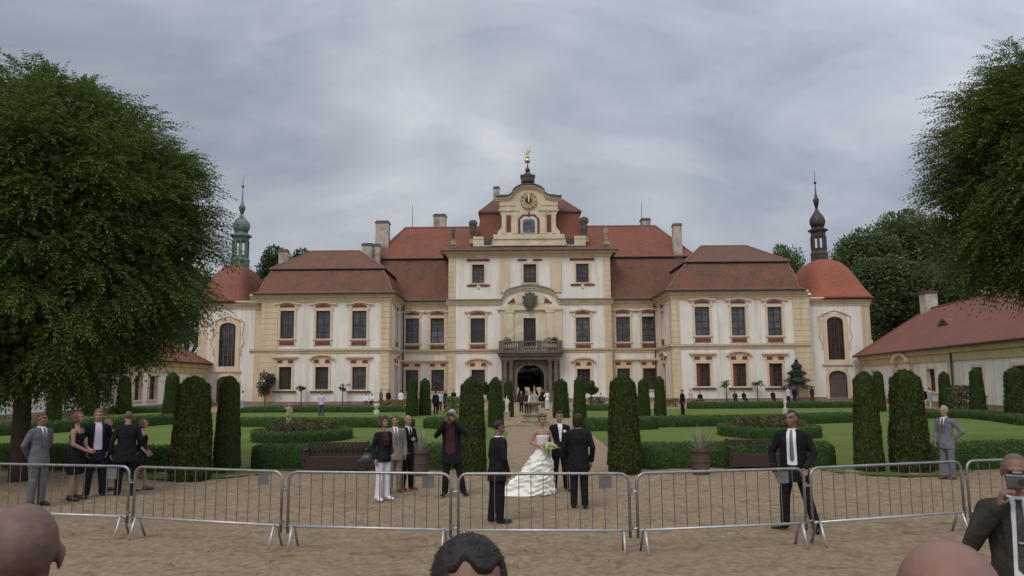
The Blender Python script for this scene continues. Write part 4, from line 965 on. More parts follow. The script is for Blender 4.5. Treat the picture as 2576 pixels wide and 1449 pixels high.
    for z0_, z1_, p in ((-.95, -.72, .12), (-.72, -.45, .22), (-.45, -.2, .42), (-.2, 0, .6)):
        o1 = [(x + side * p * min(1, max(0, (i - 1) / 6)), y - p * (1 - min(1, max(0, (i - 1) / 6)))) for i, (x, y) in enumerate(path)]
        m.rings([[(x, y, ze + z0_) for x, y in path], [(x, y, ze + z0_) for x, y in o1], [(x, y, ze + z1_) for x, y in o1], [(x, y, ze + z1_) for x, y in path]], False, closed=False)
    m.build('cornice', 'yellow_plaster', root, off=off)
    m = W.mb(); m.box(s0, s1, -.14, .01, 0, .42); m.build('plinth', 'plinth_stone', root, off=off)
    # dome
    Yc_ = Yf + 6.2; cxd = fx(lx, 660, Yc_); hx = abs(xout - cxd) + .7; hy = 6.9
    zf, zt = ze + .0, fz(lx, yy[0] - 2, Yc_)
    prof = [(1.0, -.03), (1.01, 0), (.955, .06), (.88, .17), (.80, .31), (.72, .46), (.57, .71), (.40, .89), (.24, .97), (.13, 1.0)]
    rs = []
    for r, h in prof:
        ring = []
        for i in range(32):
            t = 2 * math.pi * i / 32; e = 2 / 5.0
            c_, s_2 = math.cos(t), math.sin(t)
            ring.append((cxd + hx * r * abs(c_) ** e * (1 if c_ > 0 else -1), Yc_ + hy * r * abs(s_2) ** e * (1 if s_2 > 0 else -1), zf + (zt - zf) * h))
        rs.append(ring)
    m = MB(); m.rings(rs, True); dm = m.build('dome_roof', tl, root, off=off, smooth=True)
    m = MB(); m.rings([[(x, y, z - .14) for x, y, z in rs[0]], [(x + (x - cxd) * .015, y + (y - Yc_) * .015, z + .02) for x, y, z in rs[0]]], False); m.build('gutter', 'dark_tin', dm, off=off)
    m = MB(); ec = at(2035 if side > 0 else 641, 742 if side > 0 else 753, Yf - 1.2); m.ell(ec, (.3, .3, .26)); m.build('gutter_hopper', 'steel_bright', dm, off=off)
    lantern_tower(cxd, Yc_, zt, .90 if side > 0 else 1.0, [fz(lx, y, Yc_) for y in yy], mm, root, off, 8, fz(lx, tip, Yc_))
chapel(-1); chapel(1)

# ------------------------------------------------------------------ low wings along the court
def wing(side):
    if side > 0:
        A, B = at(2163, 897, 85.5), at(2600, 848, 49.0); lab = 'low yellow wing with plain red hipped roof on the right side of the court'
    else:
        A = at(517, 915, 86.0); B = Vector((-34.0, 47.0, A.z)); lab = 'low yellow wing with red roof mostly behind the big tree, left side'
    ze = (A.z + B.z) / 2 if side > 0 else A.z
    A = Vector((A.x, A.y, 0)); B = Vector((B.x, B.y, 0)); u = (B - A).normalized(); B = A + u * 52; L_ = 52.0
    root = thing('low_wing', lab, 'house wing', tuple(A)); off = tuple(A)
    inn = Vector((u.y * -1, u.x, 0)); 
    if inn.x * side < 0: inn = -inn
    D = 11.5
    if side > 0: W = Wall(A, math.atan2(u.y, u.x)); s_of = lambda s: s
    else: W = Wall(B, math.atan2(-u.y, -u.x)); s_of = lambda s: L_ - s
    wins = []
    if side > 0:
        for x0, x1, y0, y1, st in ((2333, 2368, 921, 985, 'win'), (2446, 2482, 912, 985, 'win'), (2556, 2596, 897, 985, 'win')):
            a, zt = W.px(x0, y0); b, zb = W.px(x1, y1); wins.append((a, a + 1.7, zb * 0 + 1.3, ze - 1.75))
        wins.append((W.px(2250, 940)[0], W.px(2250, 940)[0] + 3.0, .05, ze - 1.7)); wins.append((4.0, 5.6, 1.3, ze - 1.75))
        for s in (34, 38, 42, 46): wins.append((s, s + 1.7, 1.3, ze - 1.75))
    else:
        for x0 in (385, 345): s = W.px(x0, 950)[0]; wins.append((s - .85, s + .85, 1.0, ze - 1.5))
        for s in (L_ - 22, L_ - 26, L_ - 30, L_ - 34, L_ - 38): wins.append((s, s + 1.7, 1.3, ze - 1.75))
    wins.sort()
    clean = []
    for h in wins:
        if not clean or h[0] > clean[-1][1] + .6: clean.append(h)
    m = W.mb(); W.face(m, 0, L_, 0, ze, clean, .35); W_ = W
    m.box(0 + .01, .3, .36, D, 0, ze); m.box(L_ - .3, L_ - .01, .36, D, 0, ze); m.box(0, L_, D - .3, D, 0, ze)
    m.build('wall', 'white_plaster', root, off=off)
    for h in clean: window(W, h, 'plain', root, off, glass='old_glass', sash='red_wood', trim='peach_trim', bars=(1, 2), bw=.22)
    m = W.mb(); m.box(-.02, L_ + .02, -.12, .01, ze - 1.15, ze - .5); m.box(-.02, L_ + .02, -.3, .01, ze - .5, ze - .02); m.build('frieze', 'wing_yellow_plaster', root, off=off)
    m = W.mb(); m.box(0, L_, -.1, .01, 0, .5); m.build('plinth', 'plinth_stone', root, off=off)
    ends = [.02, L_ - .9]
    if side > 0: ends += [W.px(2388, 950)[0], W.px(2270, 950)[0] - 1.9, W.px(2270, 950)[0] + 2.2]
    else: ends += [L_ - .9 - 3.2, W.px(365, 950)[0] - 3.0]
    for s in ends: quoin(W, s, s + .88, .5, ze - 1.15, root, off, m='wing_yellow_plaster')
    if side > 0:
        m = W.mb(); s = W.px(2276, 940)[0]; o = arc(s, ze - 1.0, 2.0, .95, 0, 180, 12); i = arc(s, ze - 1.0, 1.6, .62, 180, 0, 12); m.prism(o + i, -.5, .01); m.build('door_hood', 'cream_trim', root, off=off)
        s = W.px(2402, 950)[0]; m = W.mb(); m.tube([(s, -.2, ze - .1), (s, -.2, .2)], .08, 8); m.build('rain_pipe', 'dark_tin', root, off=off)
    # roof: hipped at the palace end
    rzpx = fz(2345, 778, 80) if side > 0 else ze + 4.2
    m = W.mb(); e = .55; s_near, s_far = (L_ + e, -e) if side > 0 else (-e, L_ + e)
    hip = 5.0
    rf = (s_far + hip) if side > 0 else (s_far - hip)
    m.add([(s_far, -e, ze), (s_near, -e, ze), (s_near, D + e, ze), (s_far, D + e, ze), (rf, D / 2, rzpx), (s_near, D / 2, rzpx), ] , [(0, 1, 5, 4), (1, 2, 5), (2, 3, 4, 5), (3, 0, 4), (3, 2, 1, 0)])
    rfo = m.build('roof', 'wing_tiles', root, off=off)
    m = W.mb(); m.tube([(s_far, -e - .05, ze - .03), (s_near, -e - .05, ze - .03)], .1, 8); m.tube([(s_far, -e - .05, ze - .03), (s_far, D + e, ze - .03)], .1, 8); m.build('gutter', 'rust_gutter', rfo, off=off)
    m = W.mb(); m.tube([(rf, D / 2, rzpx), (s_near, D / 2, rzpx)], .12, 6); m.tube([(s_far, -e, ze), (rf, D / 2, rzpx)], .1, 6); m.build('ridge_tiles', 'wing_tiles', rfo, off=off)
    if side > 0:
        for x, y0, y1, w, Yc in ((2338, 733, 786, 30, 79.5), (2490, 712, 748, 26, 68)):
            h = w * Yc / FPX / 2; c = fx(x, y1, Yc); zt = fz(x, y0, Yc); q = MB(); q.box(c - h, c + h, Yc - h, Yc + h, zt - 4, zt - .3); ch = q.build('chimney', 'chimney_plaster', rfo, off=off)
            q = MB(); q.box(c - h * 1.1, c + h * 1.1, Yc - h * 1.1, Yc + h * 1.1, zt - .3, zt)
            q.build('chimney_cap', 'terracotta', rfo, off=off)
        # eyebrow dormer
        n_ = (ray(2378, 815)); sE, zE = W.px(2378, 815)
        # point on the roof slope: z = ze + (d+e)*(rz-ze)/(D/2+e)
        C = Vector((0, 0, CAMZ)); best = None
        for k in range(4000):
            p = C + n_ * (40 + k * .015); dd = (p - W.O).dot(W.I)
            if dd > -e and p.z < ze + (dd + e) * (rzpx - ze) / (D / 2 + e): best = p; break
        if best is not None:
            ss, dd = (best - W.O).dot(W.U), (best - W.O).dot(W.I); q = W.mb()
            q.prism([(ss - 1.3, best.z - .1), (ss + 1.3, best.z - .1), (ss + .6, best.z + .3), (ss, best.z + .55), (ss - .6, best.z + .3)], dd - .25, dd + 1.6); q.build('dormer', 'wing_tiles', rfo, off=off)
            q = W.mb(); q.prism([(ss - .7, best.z - .02), (ss + .7, best.z - .02), (ss + .4, best.z + .26), (ss, best.z + .42), (ss - .4, best.z + .26)], dd - .28, dd - .24); q.build('dormer_opening', 'clock_black', rfo, off=off)
wing(1); wing(-1)
# ------------------------------------------------------------------ clipped thujas
def make_thuja(seed, leaves):
    rs = np.random.RandomState(seed)
    root = thing('thuja', 'clipped thuja', 'clipped tree')
    H_, Rb = 2.45, .53
    def rad(t):            # t = height 0..1
        r = np.where(t < .1, .93 + .7 * t, 1.0 - .29 * np.maximum(t - .1, 0) / .9)
        top = np.clip((t - .86) / .14, 0, 1); return Rb * r * np.sqrt(np.maximum(1 - top ** 2.4, 0.0004))
    prof = [(float(rad(np.array(t))) * .9, t * H_ * .985) for t in np.linspace(.02, 1, 26)]
    m = MB(); n = 28; rings = []
    for r, z in prof:
        rings.append([( (r + .05 * mnoise.noise(Vector((math.cos(2 * math.pi * i / n) * 2, math.sin(2 * math.pi * i / n) * 2, z * 2.0 + seed)))) * math.cos(2 * math.pi * i / n),
                        (r + .05 * mnoise.noise(Vector((math.cos(2 * math.pi * i / n) * 2, math.sin(2 * math.pi * i / n) * 2, z * 2.0 + seed)))) * math.sin(2 * math.pi * i / n), z) for i in range(n)])
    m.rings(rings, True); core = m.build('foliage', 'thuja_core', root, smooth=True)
    t = rs.rand(leaves * 2) ; r_ = rad(t); keep = rs.rand(leaves * 2) < (r_ / Rb) * .8 + (t > .85) * .2; t = t[keep][:leaves]; r_ = rad(t)
    a = rs.rand(len(t)) * 2 * np.pi
    lump = np.array([mnoise.noise(Vector((math.cos(q) * 2.4, math.sin(q) * 2.4, z * 6 + seed))) + .7 * mnoise.noise(Vector((math.cos(q) * 5, math.sin(q) * 5, z * 16 + seed))) for q, z in zip(a, t)])
    rr = r_ * (.92 + .11 * rs.rand(len(t)) + .085 * lump) 
    cap_ = t > .93; rr = np.where(cap_, rr * np.sqrt(rs.rand(len(t))), rr)
    C = np.stack([rr * np.cos(a), rr * np.sin(a), t * H_ + rs.normal(0, .015, len(t))], 1)
    out = np.stack([np.cos(a), np.sin(a), np.where(cap_, 1.5, .15)], 1)
    T = out * .55 + np.array([0, 0, .9]) + rs.normal(0, .38, (len(t), 3)); Nn = np.cross(T, np.stack([-np.sin(a), np.cos(a), 0 * a], 1)) + rs.normal(0, .6, (len(t), 3))
    V, Fq = leaf_quads(C, T, Nn, .055 + .07 * rs.rand(len(t)), .026 + .024 * rs.rand(len(t)))
    mesh_np('sprays', V, Fq, 'thuja_leaf', core)
    m = MB(); m.lathe([(.09, -.02), (.07, .3), (.05, .8)], n=8); m.build('trunk', 'bark', root)
    return root
th_near = make_thuja(3, 15000); th_near2 = make_thuja(11, 15000); th_far = make_thuja(5, 5000)
TH_GROUP = 'clipped thuja columns of the garden'
_tu = {}
def thuja(x, w, ytop, ybase, label, src, rz=0.0):
    """base centre at (x, ybase) in the photograph, w wide, reaching up to ytop"""
    p = gp(x, ybase); s = w * p.y / FPX / 1.13
    h = (fz(x, ytop, p.y)) / 2.43
    p.y += s * .45; p.x = fx(x, 1000, p.y)
    sc = (s, s, h)
    if id(src) not in _tu:
        _tu[id(src)] = 1; src.location = (p.x, p.y, 0); src.scale = sc; src.rotation_euler.z = rz; src['label'] = label; o = src
    else: o = dup(src, (p.x, p.y, 0), rz, label, sc)
    o['group'] = TH_GROUP; return o
T_ = [
 (487, 108, 950, 1212, 'wide dark clipped thuja column standing forward at the left lawn corner', th_near, 0),
 (577, 68, 950, 1190, 'slimmer clipped thuja column right beside the wide one on the left', th_near2, 1),
 (1187, 78, 952, 1193, 'tall clipped thuja column left of the path, behind man in black jacket', th_near2, 2.2),
 (1567, 90, 946, 1192, 'broad clipped thuja column right of the path beside black suited men', th_near, 3.1),
 (2176, 74, 938, 1188, 'clipped thuja column, narrower of the pair on the right lawn corner', th_near2, 4.0),
 (2280, 102, 934, 1192, 'broadest clipped thuja column of the pair on the right lawn corner', th_near, 5.1),
 (1247, 42, 950, 1076, 'clipped thuja left of the fountain, nearer of two', th_far, 0),
 (1279, 30, 957, 1050, 'clipped thuja left of the fountain, farther and half hidden', th_far, 1),
 (1411, 46, 955, 1052, 'clipped thuja beside the fountain on its right, dark and broad', th_far, 2),
 (1458, 38, 948, 1078, 'clipped thuja right of the fountain next to the ball topped tree', th_far, 3),
 (1037, 34, 952, 1048, 'clipped thuja above the beige suited man, left one of a touching pair', th_far, 4),
 (1069, 34, 953, 1046, 'clipped thuja of a touching pair, the one nearer the gate', th_far, 5),
 (1619, 36, 954, 1048, 'clipped thuja partly behind the broad one right of the path', th_far, .6),
 (1660, 34, 948, 1058, 'clipped thuja standing free beside pavilion corner, right of the path', th_far, 1.6),
 (432, 44, 938, 1050, 'clipped thuja peeping out behind the wide column on the left', th_far, 2.6),
 (312, 40, 946, 1042, 'clipped thuja under the big tree, above the back turned man', th_far, 3.6),
 (236, 34, 948, 1046, 'clipped thuja under the big tree above the open collared man', th_far, 4.6),
 (138, 40, 955, 1066, 'clipped thuja in deep shade under the big tree', th_far, 5.6),
 (2212, 32, 935, 1036, 'clipped thuja showing between the two right corner columns', th_far, .3),
 (2378, 34, 936, 1030, 'clipped thuja in front of low wing, above the grey suited man', th_far, 1.3),
 (2459, 40, 927, 1042, 'clipped thuja before the low wing with pink flowers beside it', th_far, 2.3),
 (2556, 62, 926, 1062, 'clipped thuja at the right edge of the picture by the curved hedge', th_far, 3.3),
]
for t_ in T_: thuja(*t_)

# ------------------------------------------------------------------ box hedges
def hedge(pts, w, h, label, dens=170, leaf=.06, closed=False, name='box_hedge', cat='hedge'):
    """clipped hedge along ground points"""
    P_ = [Vector((p[0], p[1])) for p in pts]
    if closed: P_.append(P_[0])
    Q = []
    for a, b in zip(P_, P_[1:]):
        n = max(1, int((b - a).length / .35))
        for i in range(n): Q.append(a + (b - a) * i / n)
    Q.append(P_[-1])
    c0 = sum(Q, Vector((0, 0))) / len(Q); root = thing(name, label, cat, (c0.x, c0.y, 0))
    rings = []; seg = []
    sec = [(-.5, .0), (-.52, .35), (-.51, .75), (-.46, .93), (-.34, 1.0), (0, 1.02), (.34, 1.0), (.46, .93), (.51, .75), (.52, .35), (.5, .0)]
    for i, q in enumerate(Q):
        d = (Q[min(i + 1, len(Q) - 1)] - Q[max(i - 1, 0)]).normalized(); nrm = Vector((d.y, -d.x))
        if closed and i in (0, len(Q) - 1): d = (Q[1] - Q[-2]).normalized(); nrm = Vector((d.y, -d.x))
        ring = []
        for u, v in sec:
            k = 1 + .11 * mnoise.noise(Vector((q.x * 1.6 + u * 3, q.y * 1.6, v * 3))); p = q + nrm * u * w * k
            ring.append((p.x, p.y, v * h * (1 + .07 * mnoise.noise(Vector((p.x * 2.1, p.y * 2.1, 4.4)))) - .01))
        rings.append(ring); seg.append((q, nrm, d))
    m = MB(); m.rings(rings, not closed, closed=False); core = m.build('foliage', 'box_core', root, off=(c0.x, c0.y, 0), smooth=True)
    Ls = sum((b - a).length for a, b in zip(Q, Q[1:])); n = int(Ls * (w + 2 * h) * dens)
    rs = np.random.RandomState(len(label) + int(Ls * 10))
    idx = rs.randint(0, len(Q) - 1, n); f = rs.rand(n)
    A = np.array([tuple(q) for q in Q]); NN = np.array([tuple(s[1]) for s in seg])
    pos = A[idx] * (1 - f)[:, None] + A[idx + 1] * f[:, None]; nn = NN[idx] * (1 - f)[:, None] + NN[idx + 1] * f[:, None]
    per = rs.rand(n) * (w + 2 * h); jit = rs.normal(0, .018, n)
    side = np.where(per < h, -1, np.where(per > h + w, 1, 0))
    u = np.where(side == 0, (per - h) / w - .5, side * .515); v = np.where(per < h, per / h, np.where(per > h + w, (per - h - w) / h, 1.02))
    off2 = u * w + np.where(side != 0, side * np.abs(jit), 0); z = v * h + np.where(side == 0, np.abs(jit) * 1.3, 0)
    C = np.stack([pos[:, 0] + nn[:, 0] * off2 - c0.x, pos[:, 1] + nn[:, 1] * off2 - c0.y, z], 1)
    out = np.stack([nn[:, 0] * side, nn[:, 1] * side, np.where(side == 0, 1.0, .25)], 1)
    T = out * .5 + rs.normal(0, .6, (n, 3)) + np.array([0, 0, .35]); Nn = out + rs.normal(0, .6, (n, 3))
    V, Fq = leaf_quads(C, T, Nn, leaf * (.7 + .7 * rs.rand(n)), leaf * (.4 + .35 * rs.rand(n))); mesh_np('leaves', V, Fq, 'box_leaf', core)
    return root
def pline(pts, dy=0): return [(gp(x, y).x, gp(x, y).y + dy) for x, y in pts]
hedge(pline([(-120, 1178), (60, 1181), (250, 1186), (432, 1190)], .6), .95, .62, 'long low box hedge on the left behind the four standing guests', 260)
hedge(pline([(606, 1190), (760, 1190), (960, 1190), (1150, 1190)], 1.35), .95, .62, 'low box hedge behind the left bench, between slim thuja and path', 260)
hedge(pline([(1608, 1190), (1760, 1188), (1960, 1185), (2140, 1184)], 1.35), .95, .62, 'low box hedge with planter in front, right of the path', 260)
hedge(pline([(2328, 1184), (2450, 1181), (2600, 1176), (2760, 1172)], .45), .95, .62, 'low box hedge behind the old man in pale grey suit', 260)
hedge(pline([(-120, 1102), (60, 1094), (250, 1081), (428, 1067)], .5), 1.2, .56, 'middle box hedge behind the left lawn under the big tree', 130, .08)
hedge(pline([(596, 1074), (760, 1075), (900, 1076), (1030, 1077)], .5), 1.2, .47, 'middle box hedge behind the left flower bed', 130, .08)
hedge(pline([(1082, 1078), (1160, 1082)], .5), 1.1, .55, 'short box hedge piece left of the path between thujas', 130, .08)
hedge(pline([(1482, 1086), (1590, 1083), (1640, 1080)], .5), 1.1, .58, 'short box hedge piece right of the path beside the black suited man', 130, .08)
hedge(pline([(1648, 1076), (1800, 1073), (1960, 1070), (2150, 1063)], .5), 1.2, .52, 'middle box hedge behind the agave planter, right lawn', 130, .08)
hedge(pline([(2318, 1054), (2400, 1052), (2470, 1054), (2530, 1060), (2620, 1073)], .5), 1.2, .46, 'curved middle box hedge behind the old man at right', 130, .08)
hedge(pline([(606, 1039), (760, 1038), (900, 1038), (1025, 1037)], .6), 1.3, .46, 'far box hedge below the left pavilion', 60, .12)
hedge(pline([(200, 1042), (330, 1040), (430, 1038)], .6), 1.3, .46, 'far box hedge below the left wing', 60, .12)
hedge(pline([(1480, 1034), (1590, 1033)], .6), 1.3, .5, 'far box hedge stub near the ball topped tree', 60, .12)
hedge(pline([(1735, 1029), (1900, 1028), (2040, 1027), (2150, 1026)], .6), 1.3, .5, 'far box hedge below the right pavilion', 60, .12)

# round flower beds with a hedge rim
def flower_bed(x, y, rx, ry, label, flabel):
    c = gp(x, y); c = Vector((c.x, c.y + ry)); k = 22
    hedge([(c.x + rx * math.cos(2 * math.pi * i / k), c.y + ry * math.sin(2 * math.pi * i / k)) for i in range(k)], .62, .42, label, 220, .07, closed=True)
    rs = np.random.RandomState(int(x)); n = 5200
    a = rs.rand(n) * 2 * np.pi; r = np.sqrt(rs.rand(n)) * .86; h = .22 + .24 * (1 - r) + .42 * rs.rand(n) ** 2
    C = np.stack([r * rx * np.cos(a), r * ry * np.sin(a), h], 1)
    V, Fq = leaf_quads(C, rs.normal(0, 1, (n, 3)) + np.array([0, 0, .8]), rs.normal(0, 1, (n, 3)), .07 + .09 * rs.rand(n), .045 + .05 * rs.rand(n))
    o = mesh_np('flowers', V, Fq, 'flower_red'); o.location = (c.x, c.y, 0); o['kind'] = 'stuff'
    tag(o, flabel, 'flowers')
    return c
bedL = flower_bed(722, 1116, 1.75, 2.3, 'round box hedge rim of the left flower bed', 'reddish bedding flowers inside the left round bed')
bedR = flower_bed(1983, 1106, 1.75, 2.4, 'round box hedge rim of the right flower bed behind tall guard', 'reddish bedding flowers inside the right round bed')
def strip_flowers(pts, w, h, n, material, label, sz=.12):
    rs = np.random.RandomState(n); A = np.array(pts); i = rs.randint(0, len(A) - 1, n); f = rs.rand(n)
    p = A[i] * (1 - f)[:, None] + A[i + 1] * f[:, None]; c = A.mean(0)
    C = np.stack([p[:, 0] - c[0] + rs.normal(0, .1, n), p[:, 1] - c[1] + (rs.rand(n) - .5) * w, h * rs.rand(n) ** .7], 1)
    V, Fq = leaf_quads(C, rs.normal(0, 1, (n, 3)) + np.array([0, 0, .8]), rs.normal(0, 1, (n, 3)), sz * (.6 + .8 * rs.rand(n)), sz * (.4 + .4 * rs.rand(n)))
    o = mesh_np('flowers', V, Fq, material); o.location = (c[0], c[1], 0); o['kind'] = 'stuff'; tag(o, label, 'flowers'); return o
strip_flowers(pline([(2395, 1036), (2450, 1036)]), 1.5, 1.9, 1500, 'flower_pink', 'tall pink flowers before the low wing', .16)
strip_flowers(pline([(2480, 1034), (2530, 1036)]), 1.5, 1.1, 900, 'agave_leaf' if 'agave_leaf' in MATS else 'box_leaf', 'spiky green plants before the low wing', .22)
strip_flowers(pline([(1670, 1024), (1705, 1024)]), 1.2, .8, 500, 'flower_orange', 'orange flowers left of the man on the far lawn', .16)
strip_flowers(pline([(1735, 1026), (1768, 1025)]), 1.2, .8, 500, 'flower_orange', 'orange flowers right of the man on the far lawn', .16)
strip_flowers(pline([(955, 1026), (1018, 1027)]), 1.4, .8, 800, 'flower_orange', 'orange and yellow flowers behind the curly haired woman', .16)
strip_flowers(pline([(1482, 1022), (1520, 1021)]), 1.4, .9, 700, 'flower_red', 'flowers beside the right steps of the gate', .16)
strip_flowers(pline([(1120, 1040), (1160, 1042)]), 1.2, 1.3, 700, 'box_leaf', 'loose green shrubs behind the photographer', .16)

# ------------------------------------------------------------------ benches
def bench(x, ybase, wpx, label, rz=0.0, src=None):
    p = gp(x, ybase); w = wpx * p.y / FPX / math.cos(PITCH) * .98
    if src: return dup(src, (p.x, p.y + .55, 0), rz, label, src.scale)
    root = thing('park_bench', label, 'bench', (0, 0, 0), 0, 'garden benches'); hw = w / 2
    m = MB(); m.box(-hw, hw, -.05, .0, .80, .86); m.box(-hw, hw, -.05, .0, .46, .52)
    for s in (-1, 1): m.box(s * hw - .035, s * hw + .035, -.06, .02, .0, .88)
    for k in (-.58, -.44, -.30, -.17, .17, .30, .44, .58, -.72, .72, -.86, .86): m.box(hw * k - .028, hw * k + .028, -.042, -.008, .52, .80)
    for s in (-1, 1): m.tube([(s * .02, -.025, .53), (s * hw * .15, -.025, .79)], .02, 6)
    m.tube([(-.0, -.025, .79), (-hw * .1, -.025, .53)], .018, 6); m.tube([(0, -.025, .79), (hw * .1, -.025, .53)], .018, 6)
    M = Matrix.Rotation(R(-10), 4, 'X'); b = m.build('backrest', 'bench_wood', root); 
    m = MB()
    for i in range(4): m.box(-hw, hw, -.55 + i * .125, -.44 + i * .125, .42, .455)
    m.box(-hw, hw, -.56, -.53, .3, .42); m.build('seat', 'bench_wood', root)
    for s in (-1, 1):
        m = MB(); m.box(s * hw - .035, s * hw + .035, -.56, -.49, 0, .64); m.box(s * hw - .04, s * hw + .04, -.58, -.06, .64, .68); m.build('armrest', 'bench_wood', root)
    m = MB(); m.box(-hw, hw, -.57, -.54, .08, .3); m.build('front_panel', 'bench_wood', root)
    root.location = (p.x, p.y + .55, 0); root.rotation_euler.z = rz; root.scale = (1, 1, .88); return root
b1 = bench(840, 1188, 152, 'dark brown slatted garden bench before the left hedge')
bench(1922, 1181, 150, 'dark brown slatted garden bench half hidden behind the tall guard', R(-4), b1)

# ------------------------------------------------------------------ planters with agave
def planter(x, ybase, wpx, label, seed, src=None):
    p = gp(x, ybase); s = 1.0
    if src: return dup(src, (p.x, p.y, 0), 1.9, label, (s, s, s))
    root = thing('planter', label, 'potted plant', (0, 0, 0), 0, 'agave planters')
    m = MB(); m.lathe([(.20, 0), (.22, .06), (.235, .30), (.25, .31), (.25, .34), (.24, .35), (.255, .56), (.285, .57), (.285, .66), (.25, .665), (.23, .60), (.05, .60)], n=24); m.build('pot', 'terracotta', root, smooth=False)
    rs = random.Random(seed); m = MB()
    for i in range(46):
        a = rs.uniform(0, 6.28); out = rs.uniform(.06, .42); h = rs.uniform(.45, .80) * (1.12 - out * .7); w = rs.uniform(.016, .030)
        d = Vector((math.cos(a), math.sin(a), 0)); q = Vector((-d.y, d.x, 0)); pts = []
        for t in (0, .35, .7, 1): c = d * (.06 + out * t ** 1.2) + Vector((0, 0, .55 + h * (t - .12 * t * t))); pts.append((c - q * w * (1 - t * .95), c + q * w * (1 - t * .95), c + d * w * .5 * (1 - t)))
        m.rings([[tuple(v) for v in p3] for p3 in pts], True)
    m.build('agave', 'agave', root); root.location = (p.x, p.y, 0); root.scale = (s, s, s); return root
pl = planter(1763, 1192, 50, 'agave in a brown pot standing before the right hedge', 4)
planter(1056, 1196, 50, 'agave in a brown pot partly hidden by the bald man', 9, pl)

# ------------------------------------------------------------------ crowd barriers
JX = [(-70, 1334), (325, 1352), (713, 1379), (1143, 1392), (1597, 1394), (2040, 1372), (2437, 1340), (2845, 1318)]
BL = ['crowd barrier at the left picture edge, before the grey suited man', 'crowd barrier second from the left, before the wide thuja', 'crowd barrier before the bench and woman in white trousers',
      'crowd barrier in the middle, before bride and groom', 'crowd barrier right of the middle with small grey plate beside its left end', 'crowd barrier held by the tall guard, before the right thujas', 'crowd barrier at the right edge behind the man filming']
bar_mesh = None
for i in range(7):
    a, b = gp(*JX[i]), gp(*JX[i + 1]); d = (b - a).normalized(); a2, b2 = a + d * .055, b - d * .055; Lb = (b2 - a2).length
    root = thing('crowd_barrier', BL[i], 'barrier', a2, math.atan2(d.y, d.x), 'steel crowd barriers in a row'); zt, zb, r = 1.09, .315, .021
    m = MB(); c = .13
    pts = [(0, 0, zb - .1), (0, 0, zt - c)] + [(c - c * math.cos(R(t)), 0, zt - c + c * math.sin(R(t))) for t in (22, 45, 68, 90)] + [(Lb - c + c * math.sin(R(t)), 0, zt - c + c * math.cos(R(t))) for t in (0, 22, 45, 68, 90)] + [(Lb, 0, zb - .1)]
    m.tube(pts, r, 10); m.build('frame', 'steel', root, smooth=True)
    m = MB(); m.tube([(r * .9, 0, zb), (Lb - r * .9, 0, zb)], r * .9, 10); m.build('lower_rail', 'steel_bright', root, smooth=True)
    nb = 14
    if bar_mesh is None:
        m = MB(); m.tube([(0, 0, zb + .015), (0, 0, zt - .018)], .0068, 6); bo = m.build('bar', 'steel_bar', root); bar_mesh = bo.data; bo.location.x = Lb / nb
        rng = range(2, nb)
    else: rng = range(1, nb)
    for k in rng:
        o = bpy.data.objects.new('bar', bar_mesh); col.objects.link(o); o.parent = root; o.location.x = Lb * k / nb
    for s, x in ((-1, .09), (1, Lb - .09)):
        for e in (-1, 1):
            m = MB(); m.tube([(x, e * .05, zb), (x, e * .10, .16), (x, e * .17, .0)], .018, 8); m.build('foot', 'steel_bright' if e < 0 else 'steel', root, smooth=True)
        m = MB(); m.tube([(x, -.06, zb), (x, .06, zb)], .017, 8); m.build('foot_bridge', 'steel', root)
    for z in (.86, .36):
        m = MB(); m.tube([(Lb, 0, z), (Lb + .06, 0, z - .02), (Lb + .10, 0, z - .01)], .011, 6); m.tube([(Lb + .02, 0, z - .03), (Lb + .02, 0, z + .03)], .028, 8); m.build('hook', 'steel', root)
    m = MB(); m.box(Lb - .42, Lb - .24, -.004, .004, zt - .20, zt - .03); m.build('plate', 'plate_grey', root)

# ------------------------------------------------------------------ fountain
fp = gp(1347, 1074); root = thing('fountain', 'pale stone fountain with bowl and tiered finial at the end of the path', 'fountain', (fp.x, fp.y + 1.3, 0)); root.scale = (.64, .64, .64); u = fp.y / FPX / math.cos(PITCH)
m = MB(); m.lathe([(1.65, 0), (1.65, .16), (1.35, .17), (1.35, .32), (1.2, .33)], n=8, ph=R(22.5)); m.build('steps', 'old_stone', root)
m = MB(); m.lathe([(1.12, .331), (1.22, .42), (1.12, .5), (1.1, .85), (1.25, .92), (1.25, 1.02), (1.0, 1.02), (.95, .9), (.1, .88)], n=8, ph=R(22.5)); m.build('basin', 'old_stone', root)
m = MB(); m.lathe([(.42, .9), (.42, 1.0), (.33, 1.08), (.36, 1.45), (.30, 1.6), (.34, 1.72)], n=10); m.build('pedestal', 'old_stone', root)
m = MB(); m.lathe([(.34, 1.72), (.75, 1.84), (.98, 1.93), (1.0, 2.0), (.9, 1.98), (.3, 1.93)], n=24); m.build('bowl', 'old_stone', root, smooth=True)
m = MB(); m.lathe([(.40, 1.93), (.44, 2.05), (.34, 2.2), (.38, 2.4), (.32, 2.55), (.16, 2.68), (.10, 2.8), (.13, 2.9), (.06, 3.0), (.09, 3.15), (.05, 3.3), (.02, 3.45)], n=14); m.build('finial', 'old_stone', root, smooth=True)
